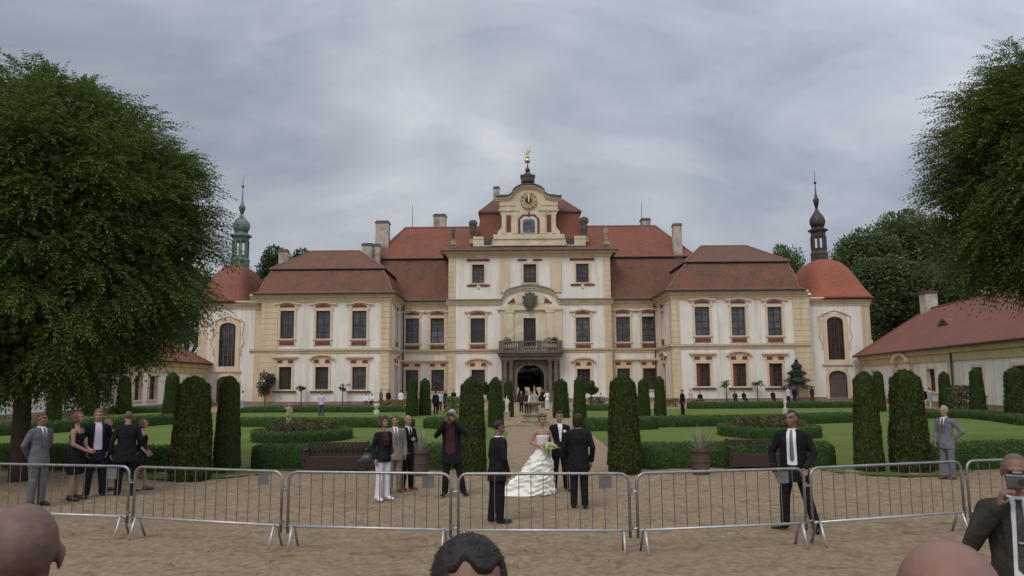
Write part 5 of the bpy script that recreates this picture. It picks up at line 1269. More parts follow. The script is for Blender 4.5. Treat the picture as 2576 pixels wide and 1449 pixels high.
# vases on the steps beside it
def vase(x, y, Yd, wpx, label, src=None):
    p = gp(x, y); s = wpx * p.y / FPX / .5
    if src: return dup(src, (p.x, p.y, 0), .5, label, (s, s, s))
    root = thing('stone_vase', label, 'vase', (0, 0, 0), 0, 'stone vases')
    m = MB(); m.box(-.2, .2, -.2, .2, 0, .35); m.build('plinth', 'pale_stone', root)
    m = MB(); m.lathe([(.12, .35), (.07, .42), (.12, .5), (.23, .66), (.25, .82), (.2, .86), (.05, .84)], n=16); m.build('urn', 'pale_stone', root, smooth=True); root.location = (p.x, p.y, 0); root.scale = (s, s, s); return root
vz = vase(947, 1042, 0, 15, 'white stone vase on a plinth left of the curly haired woman')

# ------------------------------------------------------------------ trees
def crown(name, parent, c, r, n, leafsize, material, clumps, seed, droop=.0, shell=.55):
    """leaf clumps through an ellipsoid"""
    rs = np.random.RandomState(seed)
    d = rs.normal(size=(clumps, 3)); d /= np.linalg.norm(d, axis=1, keepdims=True); d[:, 2] = np.where(d[:, 2] < -.55, -d[:, 2], d[:, 2])
    rad = shell + (1.0 - shell) * rs.rand(clumps) ** .6
    cc = d * rad[:, None] * np.array(r) * .84; cr = np.mean(r) * (.20 + .16 * rs.rand(clumps))
    k = rs.randint(0, clumps, n); e = rs.normal(size=(n, 3)); e /= np.linalg.norm(e, axis=1, keepdims=True); q = (.6 + .42 * rs.rand(n))
    C = cc[k] + e * (cr[k] * q)[:, None] * np.array([1.1, 1.1, .8]) + np.array(c)
    T = e * .5 + d[k] * .5 + rs.normal(0, .5, (n, 3)) - np.array([0, 0, droop]); Nn = e + np.array([0, 0, .7]) + rs.normal(0, .5, (n, 3))
    V, Fq = leaf_quads(C, T, Nn, leafsize * (.6 + .8 * rs.rand(n)), leafsize * (.45 + .4 * rs.rand(n)))
    return mesh_np(name, V, Fq, material, parent)
def trunk(parent, h, r, c, rr, seed, name='trunk', limbs=9):
    rs = random.Random(seed); m = MB(); m.tube([(0, 0, -.1), (rs.uniform(-.05, .05) * h * .3, 0, h * .5), (0, 0, h), (0, 0, c[2])], [r * 1.25, r, r * .8, r * .3], 10)
    t = m.build(name, 'bark', parent, smooth=True)
    for i in range(limbs):
        a = i * 2.4 + rs.uniform(-.3, .3); e = rs.uniform(.1, .9); tip = Vector((c[0] + math.cos(a) * rr[0] * .75, c[1] + math.sin(a) * rr[1] * .75, c[2] - rr[2] * .3 + e * rr[2] * .9))
        s = Vector((0, 0, h * rs.uniform(.85, 1.1))); md = s.lerp(tip, .5) + Vector((0, 0, rr[2] * .12)); m = MB(); m.tube([s, md, tip], [r * .5, r * .3, r * .08], 6); m.build('limb', 'bark', t, smooth=True)
    return t
def robinia(loc, c, r, label, seed, nf=17000, low=1.0, amp=1.0):
    """mop-headed robinia: drooping feathery sprays of small leaflets over a dense inside"""
    root = thing('globe_tree', label, 'tree', loc, 0, 'round headed trees framing the court'); rs = np.random.RandomState(seed)
    trunk(root, c[2] - r[2] * .62, .2, c, r, seed, limbs=14)
    def hull(d):
        """crown radius along each direction: rounded top, fuller and deeper skirt below, big lumps"""
        R_ = np.array(r); q = d * R_
        dn = np.clip(-d[:, 2], 0, 1)
        q[:, 2] *= np.where(d[:, 2] < 0, low, 1.0); q[:, :2] *= (1 + .05 * np.sin(np.pi * dn))[:, None]
        lump = np.array([amp * (.085 * mnoise.noise(Vector(v * 1.9 + seed)) + .085 * mnoise.noise(Vector(v * 4.3 + seed)) + .05 * mnoise.noise(Vector(v * 9 + seed))) for v in d])
        return q, lump
    # branch tips: umbrella shaped tufts that overlap like shingles, with dark gaps between them
    NC = 270; g = np.arange(NC) + .5; ph = np.arccos(1 - 1.93 * g / NC); th = np.pi * (1 + 5 ** .5) * g + rs.normal(0, .12, NC)
    cd_ = np.stack([np.cos(th) * np.sin(ph), np.sin(th) * np.sin(ph), np.cos(ph)], 1); cd_ += rs.normal(0, .05, cd_.shape); cd_ /= np.linalg.norm(cd_, axis=1, keepdims=True)
    cq, cl = hull(cd_); cc = cq * (.825 + cl + .05 * rs.rand(NC))[:, None]; sz = .50 + .30 * rs.rand(NC)
    k = rs.randint(0, NC, nf); d = cd_[k]
    o = rdirs(nf) * (rs.rand(nf, 1) ** .45) * np.array([1, 1, .55]) * sz[k][:, None]
    hz = np.linalg.norm(o[:, :2], axis=1)
    base = cc[k] + o; base[:, 2] += .18 - .42 * hz ** 2
    hang = np.clip(-d[:, 2], 0, 1)
    ax = d * np.array([1, 1, .5]) * .75 + o * np.array([1, 1, .35]) / sz[k][:, None] * .95 + rs.normal(0, .22, (nf, 3)); ax[:, 2] += .16 - .4 * hz - .5 * hang; ax /= np.linalg.norm(ax, axis=1, keepdims=True)
    ln = .40 + .42 * rs.rand(nf) ** 1.3; K = 13; Cs, Ts, Ns, Ls, Ws = [], [], [], [], []
    sidev = np.cross(ax, np.array([0, 0, 1.0]) + rs.normal(0, .25, (nf, 3))); sidev /= np.linalg.norm(sidev, axis=1, keepdims=True)
    upv = np.cross(sidev, ax)
    for j in range(K):
        t = (j // 2 + 1) / (K // 2 + 1); s = 1 if j % 2 else -1
        if j == K - 1: t, s = 1.02, 0
        p = base + ax * (ln * (t * 1.15 - .30))[:, None]; p[:, 2] -= ln * .30 * t * t
        tv = sidev * s * (1.1 - .5 * t) + ax * .8 - np.array([0, 0, .4 * t]) + rs.normal(0, .12, (nf, 3))
        if s == 0: tv = ax - np.array([0, 0, .8])
        Cs.append(p + tv * .045); Ts.append(tv); Ns.append(upv + rs.normal(0, .25, (nf, 3))); Ls.append(.088 + .045 * rs.rand(nf)); Ws.append(.030 + .012 * rs.rand(nf))
    V, Fq = leaf_quads(np.concatenate(Cs) + np.array(c), np.concatenate(Ts), np.concatenate(Ns), np.concatenate(Ls), np.concatenate(Ws))
    cr = mesh_np('crown', V, Fq, 'robinia_leaf', root)
    n = 62000; d = rdirs(n); q, lump = hull(d); C = q * (.40 + .43 * rs.rand(n) ** .7 + lump)[:, None] + np.array(c)
    V, Fq = leaf_quads(C, rs.normal(0, 1, (n, 3)) + np.array([0, 0, -.4]), rs.normal(0, 1, (n, 3)) + np.array([0, 0, .6]), .17 + .10 * rs.rand(n), .085 + .05 * rs.rand(n)); mesh_np('inner_foliage', V, Fq, 'robinia_leaf', cr)
    return root
def tree_px(x, yc, Y): p = at(x, yc, Y); return p
p = at(92, 574, 19.5); robinia((p.x, p.y, 0), (0, 0, p.z), (4.68, 4.4, 4.15), 'huge round headed tree with feathery foliage filling the left side', 21, low=1.28, amp=.8)
p = at(2812, 440, 20.0); robinia((p.x, p.y, 0), (0, 0, p.z), (4.7, 4.5, 4.2), 'round headed feathery tree reaching in at the right edge', 44, low=1.0, amp=1.6)

def bg_tree(x, ytop, wpx, Y, label, seed, src=None, name='broadleaf_tree', material='wood_leaf'):
    top = fz(x, ytop, Y); X = fx(x, ytop, Y); w = wpx * Y / FPX / 2
    if src:
        k = (w / src['_w'], w / src['_w'], top / src['_h']); o = dup(src, (X, Y, 0), seed * 1.3, label, k); return o
    root = thing(name, label, 'tree', (X, Y, 0), 0, 'trees behind the palace')
    rz = top * .45; c = (0, 0, top - rz); trunk(root, top * .3, .35, c, (w, w, rz), seed, limbs=6)
    crown('crown', root, c, (w, w, rz), 14000, .52, material, 64, seed); root['_w'] = w; root['_h'] = top; return root
t1 = bg_tree(2180, 548, 190, 118, 'big dark tree behind the right chapel lantern', 1)
t2 = bg_tree(2262, 503, 200, 124, 'tallest tree of the wood behind the right wing', 2)
w_ = [(2340, 522, 190, 120, 'dark tree in the wood right of the tallest one'), (2420, 540, 200, 116, 'bushy tree in the wood above the low wing roof'), (2500, 560, 220, 110, 'dark tree in the wood behind the right globe tree'), (2220, 620, 190, 108, 'lower leafy tree in the wood right of the chapel dome'),
      (2310, 640, 200, 106, 'lower leafy tree in the wood above the wing chimney'), (2400, 660, 210, 104, 'lower leafy tree in the wood beside the second wing chimney'), (2130, 600, 130, 126, 'leafy tree in the wood close behind the right dome'), (2600, 600, 240, 112, 'tree in the wood at the right picture edge'),
      (1972, 594, 110, 120, 'tree top showing between right pavilion roof and chapel'), (1830, 606, 62, 126, 'small tree top above the right pavilion ridge')]
for i, a in enumerate(w_): bg_tree(*a, 3 + i, t1 if i % 2 else t2)
t3 = bg_tree(700, 592, 90, 122, 'loose airy tree above the left pavilion roof, taller one', 31, None, 'broadleaf_tree', 'tree_leaf')
bg_tree(762, 598, 76, 122, 'loose airy tree beside the left pavilion chimney, right one', 33, t3); bg_tree(640, 664, 80, 116, 'low tree right of the green lantern', 35, t3)
bg_tree(1310, 880, 130, 122, 'green tree seen through the gate passage, left', 36, t3); bg_tree(1366, 890, 130, 126, 'green tree seen through the gate passage, right', 37, t1)
bg_tree(480, 660, 220, 118, 'tree behind the left chapel and wing', 38, t2); bg_tree(330, 640, 240, 118, 'tree behind the left wing roof', 39, t1)
bg_tree(1340, 922, 170, 114, 'broad green shrub seen through the open gate passage', 41, t3)
# small standards before the palace
def small_tree(x, ybase, ytop, ycr, wpx, label, material, seed, n=700, leaf=.16, cone=False, name='standard_tree'):
    Y = min(gp(x, ybase).y, 84.0); X = fx(x, ybase, Y); zt, zc2 = fz(x, ytop, Y), fz(x, ycr, Y); w = wpx * Y / FPX / 2
    root = thing(name, label, 'small tree', (X, Y, 0)); m = MB(); m.tube([(0, 0, 0), (.03, 0, zc2), (0, 0, (zc2 + zt) / 2 if not cone else zt)], [.07, .05, .02], 6); m.build('trunk', 'bark', root)
    rs = np.random.RandomState(seed)
    if cone:
        t = rs.rand(n) ** .8; a = rs.rand(n) * 6.28; rr = w * (1 - t) ** .8 * (.5 + .5 * rs.rand(n)) * (1 + .35 * np.sin(t * 26)); C = np.stack([rr * np.cos(a), rr * np.sin(a), zc2 + (zt - zc2) * t], 1)
    else:
        rz = (zt - zc2) / 2; k = 9; cc = rs.normal(0, .42, (k, 3)) * np.array([w, w, rz]); i = rs.randint(0, k, n); C = cc[i] + rdirs(n) * np.array([w, w, rz]) * .48 * rs.rand(n, 1) ** .4; C[:, 2] += zc2 + rz
    V, Fq = leaf_quads(C, rs.normal(0, 1, (n, 3)), rs.normal(0, 1, (n, 3)), leaf * (.7 + .7 * rs.rand(n)), leaf * (.45 + .3 * rs.rand(n))); mesh_np('crown', V, Fq, material, root); return root
small_tree(666, 1016, 930, 986, 46, 'small purplish round tree at the left pavilion corner', 'purple_leaf', 1, 1600, .2)
small_tree(2008, 1003, 905, 978, 64, 'small bluish conifer at the right pavilion corner', 'blue_spruce', 2, 3000, .24, True)
small_tree(757, 1013, 968, 984, 22, 'tiny standard tree between first and second window of left pavilion', 'purple_leaf', 3, 250, .16)
small_tree(861, 1013, 966, 985, 27, 'tiny standard tree between second and third window of left pavilion', 'purple_leaf', 4, 300, .16)
small_tree(1828, 1005, 960, 975, 27, 'tiny standard tree left of middle window of right pavilion', 'tree_leaf', 5, 300, .16)
small_tree(1906, 1005, 958, 976, 27, 'tiny standard tree right of middle window of right pavilion', 'tree_leaf', 6, 300, .16)
small_tree(1487, 1030, 962, 1001, 34, 'ball topped standard tree right of the fountain', 'thuja_leaf', 7, 2600, .13)
small_tree(1229, 1030, 966, 1001, 30, 'ball topped standard tree behind the thuja left of the path', 'thuja_leaf', 8, 2200, .13)

# a few fallen leaves and twigs on the gravel
n = 420; rs = np.random.RandomState(77); X_ = rs.uniform(-9, 9, n); Y_ = 9.6 + 13 * rs.rand(n) ** 1.4
C = np.array([(x, y, .022 + .042 * mnoise.noise(Vector((x * 1.6, y * 1.9, 3.3))) + .034 * mnoise.noise(Vector((x * 4.4, y * 4.9, 8.1)))) for x, y in zip(X_, Y_)])
V, Fq = leaf_quads(C, np.stack([rs.normal(0, 1, n), rs.normal(0, 1, n), rs.normal(0, .12, n)], 1), np.stack([rs.normal(0, .25, n), rs.normal(0, .25, n), np.ones(n)], 1), .04 + .06 * rs.rand(n) ** 2, .015 + .02 * rs.rand(n)); o = mesh_np('fallen_leaves', V, Fq, 'dry_leaf'); o['kind'] = 'stuff'; tag(o, 'dry leaves scattered over the brown gravel', 'leaves')
# ------------------------------------------------------------------ people
def remesh(mb, voxel, smooth=2):
    """weld overlapping volumes into one continuous surface"""
    me = bpy.data.meshes.new('t'); me.from_pydata(mb.v, [], mb.f); me.update()
    o = bpy.data.objects.new('t', me); col.objects.link(o)
    r = o.modifiers.new('r', 'REMESH'); r.mode = 'VOXEL'; r.voxel_size = voxel
    s = o.modifiers.new('s', 'SMOOTH'); s.factor = .5; s.iterations = smooth
    dg = bpy.context.evaluated_depsgraph_get(); out = bpy.data.meshes.new_from_object(o.evaluated_get(dg))
    bpy.data.objects.remove(o); bpy.data.meshes.remove(me); return out
def welded(mb, name, mats_, parent, voxel, smooth=2, paint=None):
    me = remesh(mb, voxel, smooth); me.name = name; me.materials.clear()
    for m in (mats_ if isinstance(mats_, (list, tuple)) else [mats_]): me.materials.append(MATS[m])
    n = len(me.polygons); me.polygons.foreach_set('use_smooth', [True] * n)
    if paint:
        c = np.empty(n * 3, dtype=np.float32); me.polygons.foreach_get('center', c); me.polygons.foreach_set('material_index', paint(c.reshape(-1, 3)).astype(np.int32))
    else: me.polygons.foreach_set('material_index', [0] * n)
    o = bpy.data.objects.new(name, me); col.objects.link(o); o.parent = parent; return o

MAN = [(.74, .195, .142), (.86, .192, .142), (.98, .180, .130), (1.10, .172, .122), (1.22, .182, .126), (1.33, .194, .128), (1.41, .188, .112), (1.455, .150, .092), (1.49, .088, .074), (1.52, .064, .066)]
WOMAN = [(.80, .180, .140), (.90, .184, .140), (.98, .165, .122), (1.08, .132, .098), (1.18, .142, .112), (1.27, .158, .128), (1.36, .158, .100), (1.41, .130, .080), (1.45, .062, .058), (1.50, .052, .056)]
class Fig:
    """local axes: faces -y, its image-left arm is side -1; standing height 1.78 before scaling"""
    def __init__(s, name, label, loc, rz, h=1.78, girth=1.0, woman=False, lean=(0, 0), vox=.0085, cat='person', group=None, head=(0, 0, 0), depth=1.0):
        s.root = thing(name, label, cat, loc, rz, group); k = h / 1.78; s.root.scale = (k, k, k)
        s.g = girth; s.prof = WOMAN if woman else MAN; s.woman = woman; s.lean = lean; s.vox = vox; s.dp = depth
        s.hc = Vector((lean[0] * 1.25, lean[1] * 1.25 - .015, 1.652)); s.hm = Matrix.Rotation(head[0], 3, 'Z') @ Matrix.Rotation(head[1], 3, 'X') @ Matrix.Rotation(head[2], 3, 'Y')
        w = .155 if woman else .176; w *= .5 + .5 * girth
        s.sh = {e: Vector((e * w + lean[0], lean[1], 1.400 if not woman else 1.380)) for e in (-1, 1)}
        s.arm = {e: (s.sh[e] + Vector((e * .055, .02, -.285)), s.sh[e] + Vector((e * .06, -.05, -.53))) for e in (-1, 1)}
        s.leg = {e: (Vector((e * .09, 0, .90)), Vector((e * .097, -.012, .50)), Vector((e * .105, .02, .085))) for e in (-1, 1)}
        s.hand = {-1: None, 1: None}; s.toe = {-1: None, 1: None}
    def sft(s, z):
        t = min(max((z - .9) / .55, 0), 1.3); return s.lean[0] * t, s.lean[1] * t
    def torso(s, m, d=0.0, z0=None, z1=None, flare=0.0, prof=None):
        rs = []; n = 24
        pr = [p for p in (prof or s.prof) if (z0 is None or p[0] >= z0 - 1e-6) and (z1 is None or p[0] <= z1 + 1e-6)]
        for z, a, b in pr:
            dx, dy = s.sft(z); gz = s.g if z < 1.40 else 1 + (s.g - 1) * .5; q = flare * max(0, (1.0 - z)); aa = (a + d) * gz + q; bb = (b + d) * gz * s.dp + q
            rs.append([(dx + aa * math.cos(2 * math.pi * i / n), dy + bb * math.sin(2 * math.pi * i / n) , z) for i in range(n)])
        m.rings(rs, True); return m
    def arms(s, m, r=(.050, .040, .030), only=(-1, 1), upto=1.0):
        for e in only:
            el, wr = s.arm[e]; w2 = el + (wr - el) * upto
            m.cap(s.sh[e], el, r[0] * (.7 + .3 * s.g), r[1]); m.cap(el, w2, r[1], r[2] + (r[1] - r[2]) * (1 - upto))
            m.ell(s.sh[e] + Vector((-e * .02, 0, -.005)), (r[0] * 1.15,) * 3)
        return m
    def legs(s, m, r=(.092, .058, .040), z1=None):
        for e in (-1, 1):
            h, k, a = s.leg[e]; m.cap(h, k, r[0] * (.6 + .4 * s.g), r[1]); m.cap(k, a, r[1], r[2])
        return m
    def hand_geo(s, m, e):
        el, wr = s.arm[e]; d = (wr - el).normalized(); sp = s.hand[e]
        if sp is None: sp = dict(dir=d + Vector((0, -.15, -.35)), side=Vector((0, -1, 0)), curl=.5)
        d = Vector(sp['dir']).normalized(); sd = Vector(sp['side']); sd = (sd - d * sd.dot(d)).normalized(); nm = d.cross(sd) * (1 if sp.get('flip') else -1) ; 
        inw = Vector((-e, 0, 0)); 
        if 'palm' in sp: nm = Vector(sp['palm']).normalized()
        elif nm.dot(inw) < 0: nm = -nm
        c = wr + d * .05
        for t in (-.028, -.010, .008, .026): m.cap(wr + d * .004 + sd * t * .6, wr + d * .088 + sd * t, .016, .0125, 8)
        cu = sp['curl']
        for i, (t, L) in enumerate(((-.033, .058), (-.012, .074), (.010, .080), (.032, .070))):
            p = wr + d * .088 + sd * t; a1 = cu * .8; 
            for f, ang in ((.45, a1), (.32, a1 * 2.0), (.23, a1 * 2.7)):
                q = p + (d * math.cos(ang) + nm * math.sin(ang)) * L * f; m.cap(p, q, .0098, .0088, 7); p = q
        th = wr + d * .025 + sd * .026; t2 = th + (d * .55 + sd * .75 + nm * .45).normalized() * .040; t3 = t2 + (d * .85 + sd * .2 + nm * .6).normalized() * .032
        m.cap(th, t2, .0135, .011, 7); m.cap(t2, t3, .011, .0092, 7)
    def H(s, x, y, z): return s.hc + s.hm @ Vector((x, y, z))
    def head_geo(s, m):
        k = 1.01 if s.woman else 1.06
        def E(c, r, rot=None):
            m.ell(s.H(*[v * k for v in c]), [v * k for v in r], s.hm if rot is None else s.hm @ rot, 18, 12)
        E((0, .012, .032), (.074, .094, .084)); E((0, -.018, -.025), (.063, .072, .075)); E((0, -.038, -.075), (.044, .046, .036)); E((0, -.058, -.096), (.022, .02, .016))
        E((0, -.072, .028), (.050, .022, .016)); E((0, -.094, -.018), (.0125, .019, .013)); E((0, -.085, .004), (.009, .016, .026)); E((.036, -.062, -.022), (.022, .02, .02)); E((-.036, -.062, -.022), (.022, .02, .02))
        E((0, -.082, -.052), (.024, .012, .0075)); E((0, -.080, -.063), (.021, .012, .0075))
        for e in (-1, 1):
            E((e * .076, .012, -.002), (.008, .018, .027)); E((e * .081, .020, .005), (.005, .013, .018)); E((e * .076, .006, -.024), (.005, .009, .010))
        nb = Vector((s.lean[0], s.lean[1] + .01, 1.47)); m.cap(nb, s.H(0, .018, -.05), .058 if not s.woman else .046, .054 if not s.woman else .043, 14)
    def body(s, skin='skin', brow='hair_brown', bare=False, hands=True, torso_d=-.018, shave=None):
        m = MB(); s.torso(m, torso_d, z0=.86); s.arms(m); s.legs(m, (.085, .052, .036))
        for e in (-1, 1):
            a = s.leg[e][2]; t = s.toe[e] or Vector((e * .02, -.17, -.045)); m.cap(a, a + Vector((0, .01, -.03)), .036, .035); m.cap(a + Vector((0, .02, -.045)), a + t + Vector((0, 0, -.005)), .032, .026)
        if hands:
            for e in (-1, 1): s.hand_geo(m, e)
        s.head_geo(m); inv = s.hm.transposed(); hc = np.array(s.hc); im = np.array(inv); k = 1.01 if s.woman else 1.06
        def paint(c):
            q = (c - hc) @ im.T / k; ax = np.abs(q[:, 0]); r = np.zeros(len(c)); f = q[:, 1] < -.05
            r[f & (((ax - .031) / .017) ** 2 + ((q[:, 2] - .006) / .0095) ** 2 < 1)] = 1
            r[f & (np.abs(ax - .032) < .021) & (np.abs(q[:, 2] - .030 + .15 * np.abs(ax - .032)) < .0075)] = 2
            r[(q[:, 1] < -.066) & (ax < .027) & (np.abs(q[:, 2] + .057) < .011)] = 3
            if shave is not None: r[(q[:, 2] > -.05) & (q[:, 2] + q[:, 1] * .9 > shave[0]) & (np.abs(q[:, 0]) < .076) & (((q[:, 0] / .05) ** 2 + ((q[:, 1] - .045) / .055) ** 2 + ((q[:, 2] - .115) / .05) ** 2 + np.random.RandomState(1).normal(0, .35, len(q))) > 1 if len(shave) > 2 else True)] = 4
            return r
        s.bodyo = welded(m, 'body', [skin, 'eye_dark', brow, 'lips'] + ([shave[1]] if shave else []), s.root, s.vox, 2, paint); return s
    def hair(s, material, style='short', vol=1.0):
        m = MB(); k = 1.01 if s.woman else 1.06; nu, nv = 26, 18; rs = []
        for j in range(nv + 1):
            t = math.pi * j / nv; ring = []
            for i in range(nu):
                d = Vector((max(math.sin(t), .02) * math.cos(2 * math.pi * i / nu), max(math.sin(t), .02) * math.sin(2 * math.pi * i / nu), -math.cos(t)))
                nz_ = mnoise.noise(d * 4.0 + Vector((s.root.location.x * 3, 0, 0)))
                r = 1.09 * vol + .05 * nz_; hl = dict(short=.35, receding=.62, bob=.42, crop=.30, long=.35, quiff=.42).get(style, .35)
                front = -d.y
                cut = False
                if front > .15 and d.z < hl + .12 * abs(d.x) : cut = True
                low = {'short': -.42, 'receding': -.40, 'crop': -.35, 'bob': -.95, 'long': -.98, 'quiff': -.42}.get(style, -.42)
                if front < -.25 and low > -.6: low = -.74
                if d.z < low + (.25 * max(0, front + .1)): cut = True
                if style in ('short', 'crop', 'receding', 'quiff') and abs(d.x) > .72 and d.z < -.05 and front > -.3: cut = True
                if cut: r = .90
                if style == 'quiff' and front > .1 and not cut: r += .10 * (1 - abs(d.x))
                ring.append(tuple(s.H(d.x * .076 * r * k, (.010 + d.y * .096 * r) * k, (.030 + d.z * .088 * r) * k)))
            rs.append(ring)
        m.rings(rs, True)
        if style == 'long':
            for e in (-1, 1): m.cap(s.H(e * .062, .02, .02), s.H(e * .080, .03, -.13), .042, .045)
            m.cap(s.H(0, .06, 0), s.H(0, .07, -.15), .075, .06)
        if style == 'bob':
            for e in (-1, 1): m.cap(s.H(e * .064, .02, .02), s.H(e * .074, .02, -.075), .036, .034)
            m.cap(s.H(0, .06, 0), s.H(0, .06, -.08), .07, .058)
        if style == 'curly':
            r2 = random.Random(5)
            for i in range(70):
                a = r2.uniform(0, 6.28); z = r2.uniform(-.14, .12); rr = math.sqrt(max(.02, 1 - ((z - .01) / .16) ** 2)); y = math.sin(a); 
                if y < -.35 and z < .07: continue
                m.ell(s.H(.105 * rr * math.cos(a), .02 + .10 * rr * y, z), (.030, .030, .030), None, 8, 6)
        if style == 'updo':
            m.ell(s.H(0, .075, .075), (.055, .05, .05)); m.ell(s.H(0, .03, .10), (.06, .06, .035))
        return welded(m, 'hair', material, s.root, max(s.vox, .007), 1)
    def jacket(s, material, hem=.74, sleeves=True, d=.0, flare=.04, name='jacket', upto=.97, z1=1.49, r=(.068, .056, .046)):
        pr = [p for p in s.prof if p[0] > hem + .02]; a0 = s.prof[0] if not s.woman else s.prof[1]
        m = MB(); s.torso(m, d, prof=[(hem, a0[1], a0[2])] + pr, z1=z1, flare=flare); 
        if sleeves: s.arms(m, r, upto=upto)
        if not s.woman:
            for e in (-1, 1): m.cap(Vector((s.lean[0] * 1.02 + e * .045, s.lean[1], 1.462)), s.sh[e] + Vector((-e * .005, 0, .012)), .040, .052)
        s.jd = d; return welded(m, name, material, s.root, s.vox, 3)
    def trousers(s, material, r=(.108, .078, .066), waist=1.0, bell=0.0):
        m = MB(); s.torso(m, -.010, prof=[(.80, .150, .110), (.88, .180, .128), (waist, .170, .122)])
        for e in (-1, 1):
            h, k, a = s.leg[e]; b = a + Vector((0, 0, -.035)); m.cap(h + Vector((0, 0, -.02)), k, r[0] * (.5 + .5 * s.g), r[1])
            ax = (b - k); n = 14; rs = []
            for t in (0, .25, .5, .75, 1):
                c = k + ax * t; q = r[1] + (r[2] + bell * t * t - r[1]) * t; rs.append([(c.x + q * math.cos(6.2832 * i / n), c.y + q * 1.08 * math.sin(6.2832 * i / n), c.z) for i in range(n)])
            m.rings(rs[::-1], True)
        return welded(m, 'trousers', material, s.root, s.vox, 3)
    def shoes(s, material='shoe_black', heel=False):
        for e in (-1, 1):
            a = s.leg[e][2]; t = s.toe[e] or Vector((e * .03, -.19, -.05)); m = MB(); b = Vector((a.x, a.y, .0)); f = Vector((t[0], t[1], 0))
            m.cap(b + Vector((0, .03, .045)), b + f * .55 + Vector((0, 0, .042)), .044, .040, 12); m.cap(b + f * .5 + Vector((0, 0, .038)), b + f + Vector((0, 0, .03)), .042, .030, 12); m.cap(a + Vector((0, .005, .01)), b + Vector((0, .01, .05)), .045, .046, 12)
            for v in range(len(m.v)):
                if m.v[v][2] < .004: m.v[v] = (m.v[v][0], m.v[v][1], .004)
            welded(m, 'shoe', material, s.root, .008, 1)
    def surf(s, x, z, off):
        pr = s.prof
        for (z0, a0, b0), (z1, a1, b1) in zip(pr, pr[1:]):
            if z0 <= z <= z1: t = (z - z0) / (z1 - z0); a, b = a0 + (a1 - a0) * t, b0 + (b1 - b0) * t; break
        else: a, b = pr[-1][1:] if z > pr[-1][0] else pr[0][1:]
        gz = s.g if z < 1.40 else 1 + (s.g - 1) * .5; a = (a + getattr(s, 'jd', 0)) * gz; b = (b + getattr(s, 'jd', 0)) * gz * s.dp
        dx, dy = s.sft(z); q = min(abs(x) / max(a, 1e-4), .97); return Vector((dx + x, dy - b * math.sqrt(1 - q * q) - off, z))
    def patch(s, name, material, rows, off=.008, nx_=6, thick=.03):
        """a piece of cloth lying on the chest: rows of (z, left x, right x)"""
        m = MB(); F_, B_ = [], []; rr = []
        for (z0, l0, r0), (z1, l1, r1) in zip(rows, rows[1:]):
            n = max(1, int(abs(z1 - z0) / .03))
            for i in range(n): t = i / n; rr.append((z0 + (z1 - z0) * t, l0 + (l1 - l0) * t, r0 + (r1 - r0) * t))
        rr.append(rows[-1]); rs = []
        for z, l, r_ in rr:
            f = [s.surf(l + (r_ - l) * i / nx_, z, off) for i in range(nx_ + 1)]; b = [p + Vector((0, thick, 0)) for p in f[::-1]]; rs.append([tuple(p) for p in f + b])
        m.rings(rs, True); return m.build(name, material, s.root, smooth=False)
    def collar(s, material='shirt_white', z=1.49, r=.066):
        m = MB(); n = 18; rs = []; dx, dy = s.sft(z)
        for zz, rr in ((z - .03, r + .012), (z + .006, r + .003), (z + .019, r - .003), (z + .017, r - .010), (z - .03, r - .004)):
            rs.append([(dx + rr * math.cos(6.2832 * i / n), dy + .008 + rr * 1.02 * math.sin(6.2832 * i / n) - .006, zz - .014 * max(0, -math.sin(6.2832 * i / n))) for i in range(n)])
        m.rings(rs, False); return m.build('collar', material, s.root, smooth=True)
    def suit(s, jm, tm=None, shirt='shirt_white', tie=None, open_=(1.12, .004), hem=.74, lapel=True, d=.0, flare=.04, shoe='shoe_black', front=True, wide=.062):
        s.jacket(jm, hem, d=d, flare=flare); s.trousers(tm or jm)
        s.shoes(shoe)
        if shirt: s.collar(shirt, 1.49 if front else 1.482, .066 if front else .060)
        if front and shirt:
            zb, wb = open_
            s.patch('shirt', shirt, [(1.50, -.045, .045), (1.45, -wide, wide), (zb + .01, -wb, wb), (zb, -wb * .6, wb * .6)], .009)
            if tie: s.patch('tie', tie, [(1.485, -.020, .020), (1.455, -.016, .016), (1.44, -.020, .020), (max(zb, 1.02) + .03, -.034, .034), (max(zb, 1.02), -.004, .004)], .016, 3)
            if lapel:
                for e in (-1, 1):
                    wm = wide + (wb - wide) * .3; rows = [(1.485, .052, .074), (1.45, wide - .006, wide + .040), (1.37, wm - .004, wm + .062), (1.34, wm - .006, wm + .045), (zb + .01, wb - .002, wb + .022), (zb, wb * .6, wb * .6 + .02)]
                    s.patch('lapel', jm, [(z, e * a, e * b) if e > 0 else (z, -b, -a) for z, a, b in rows], .016, 3, .025)
        return s
def ppos(x, yb): p = gp(x, yb); return (p.x, p.y, 0)
def pheight(x, yb, ytop): p = gp(x, yb); return fz(x, ytop, p.y)
def rel(x, ang):
    """heading of a figure seen at x in the photograph: 0 looks into the camera, 90 to the right"""
    return R(ang) - math.atan((x - CX) / FPX)
def face_to(x, yb, ang=0.0):
    """rotation that turns a figure to the camera, plus ang"""
    p = gp(x, yb); return math.atan2(p.x, -p.y) * -1 * 0 + math.atan2(-p.x, p.y) * 1.0 + ang

def V3(*a): return Vector(a)
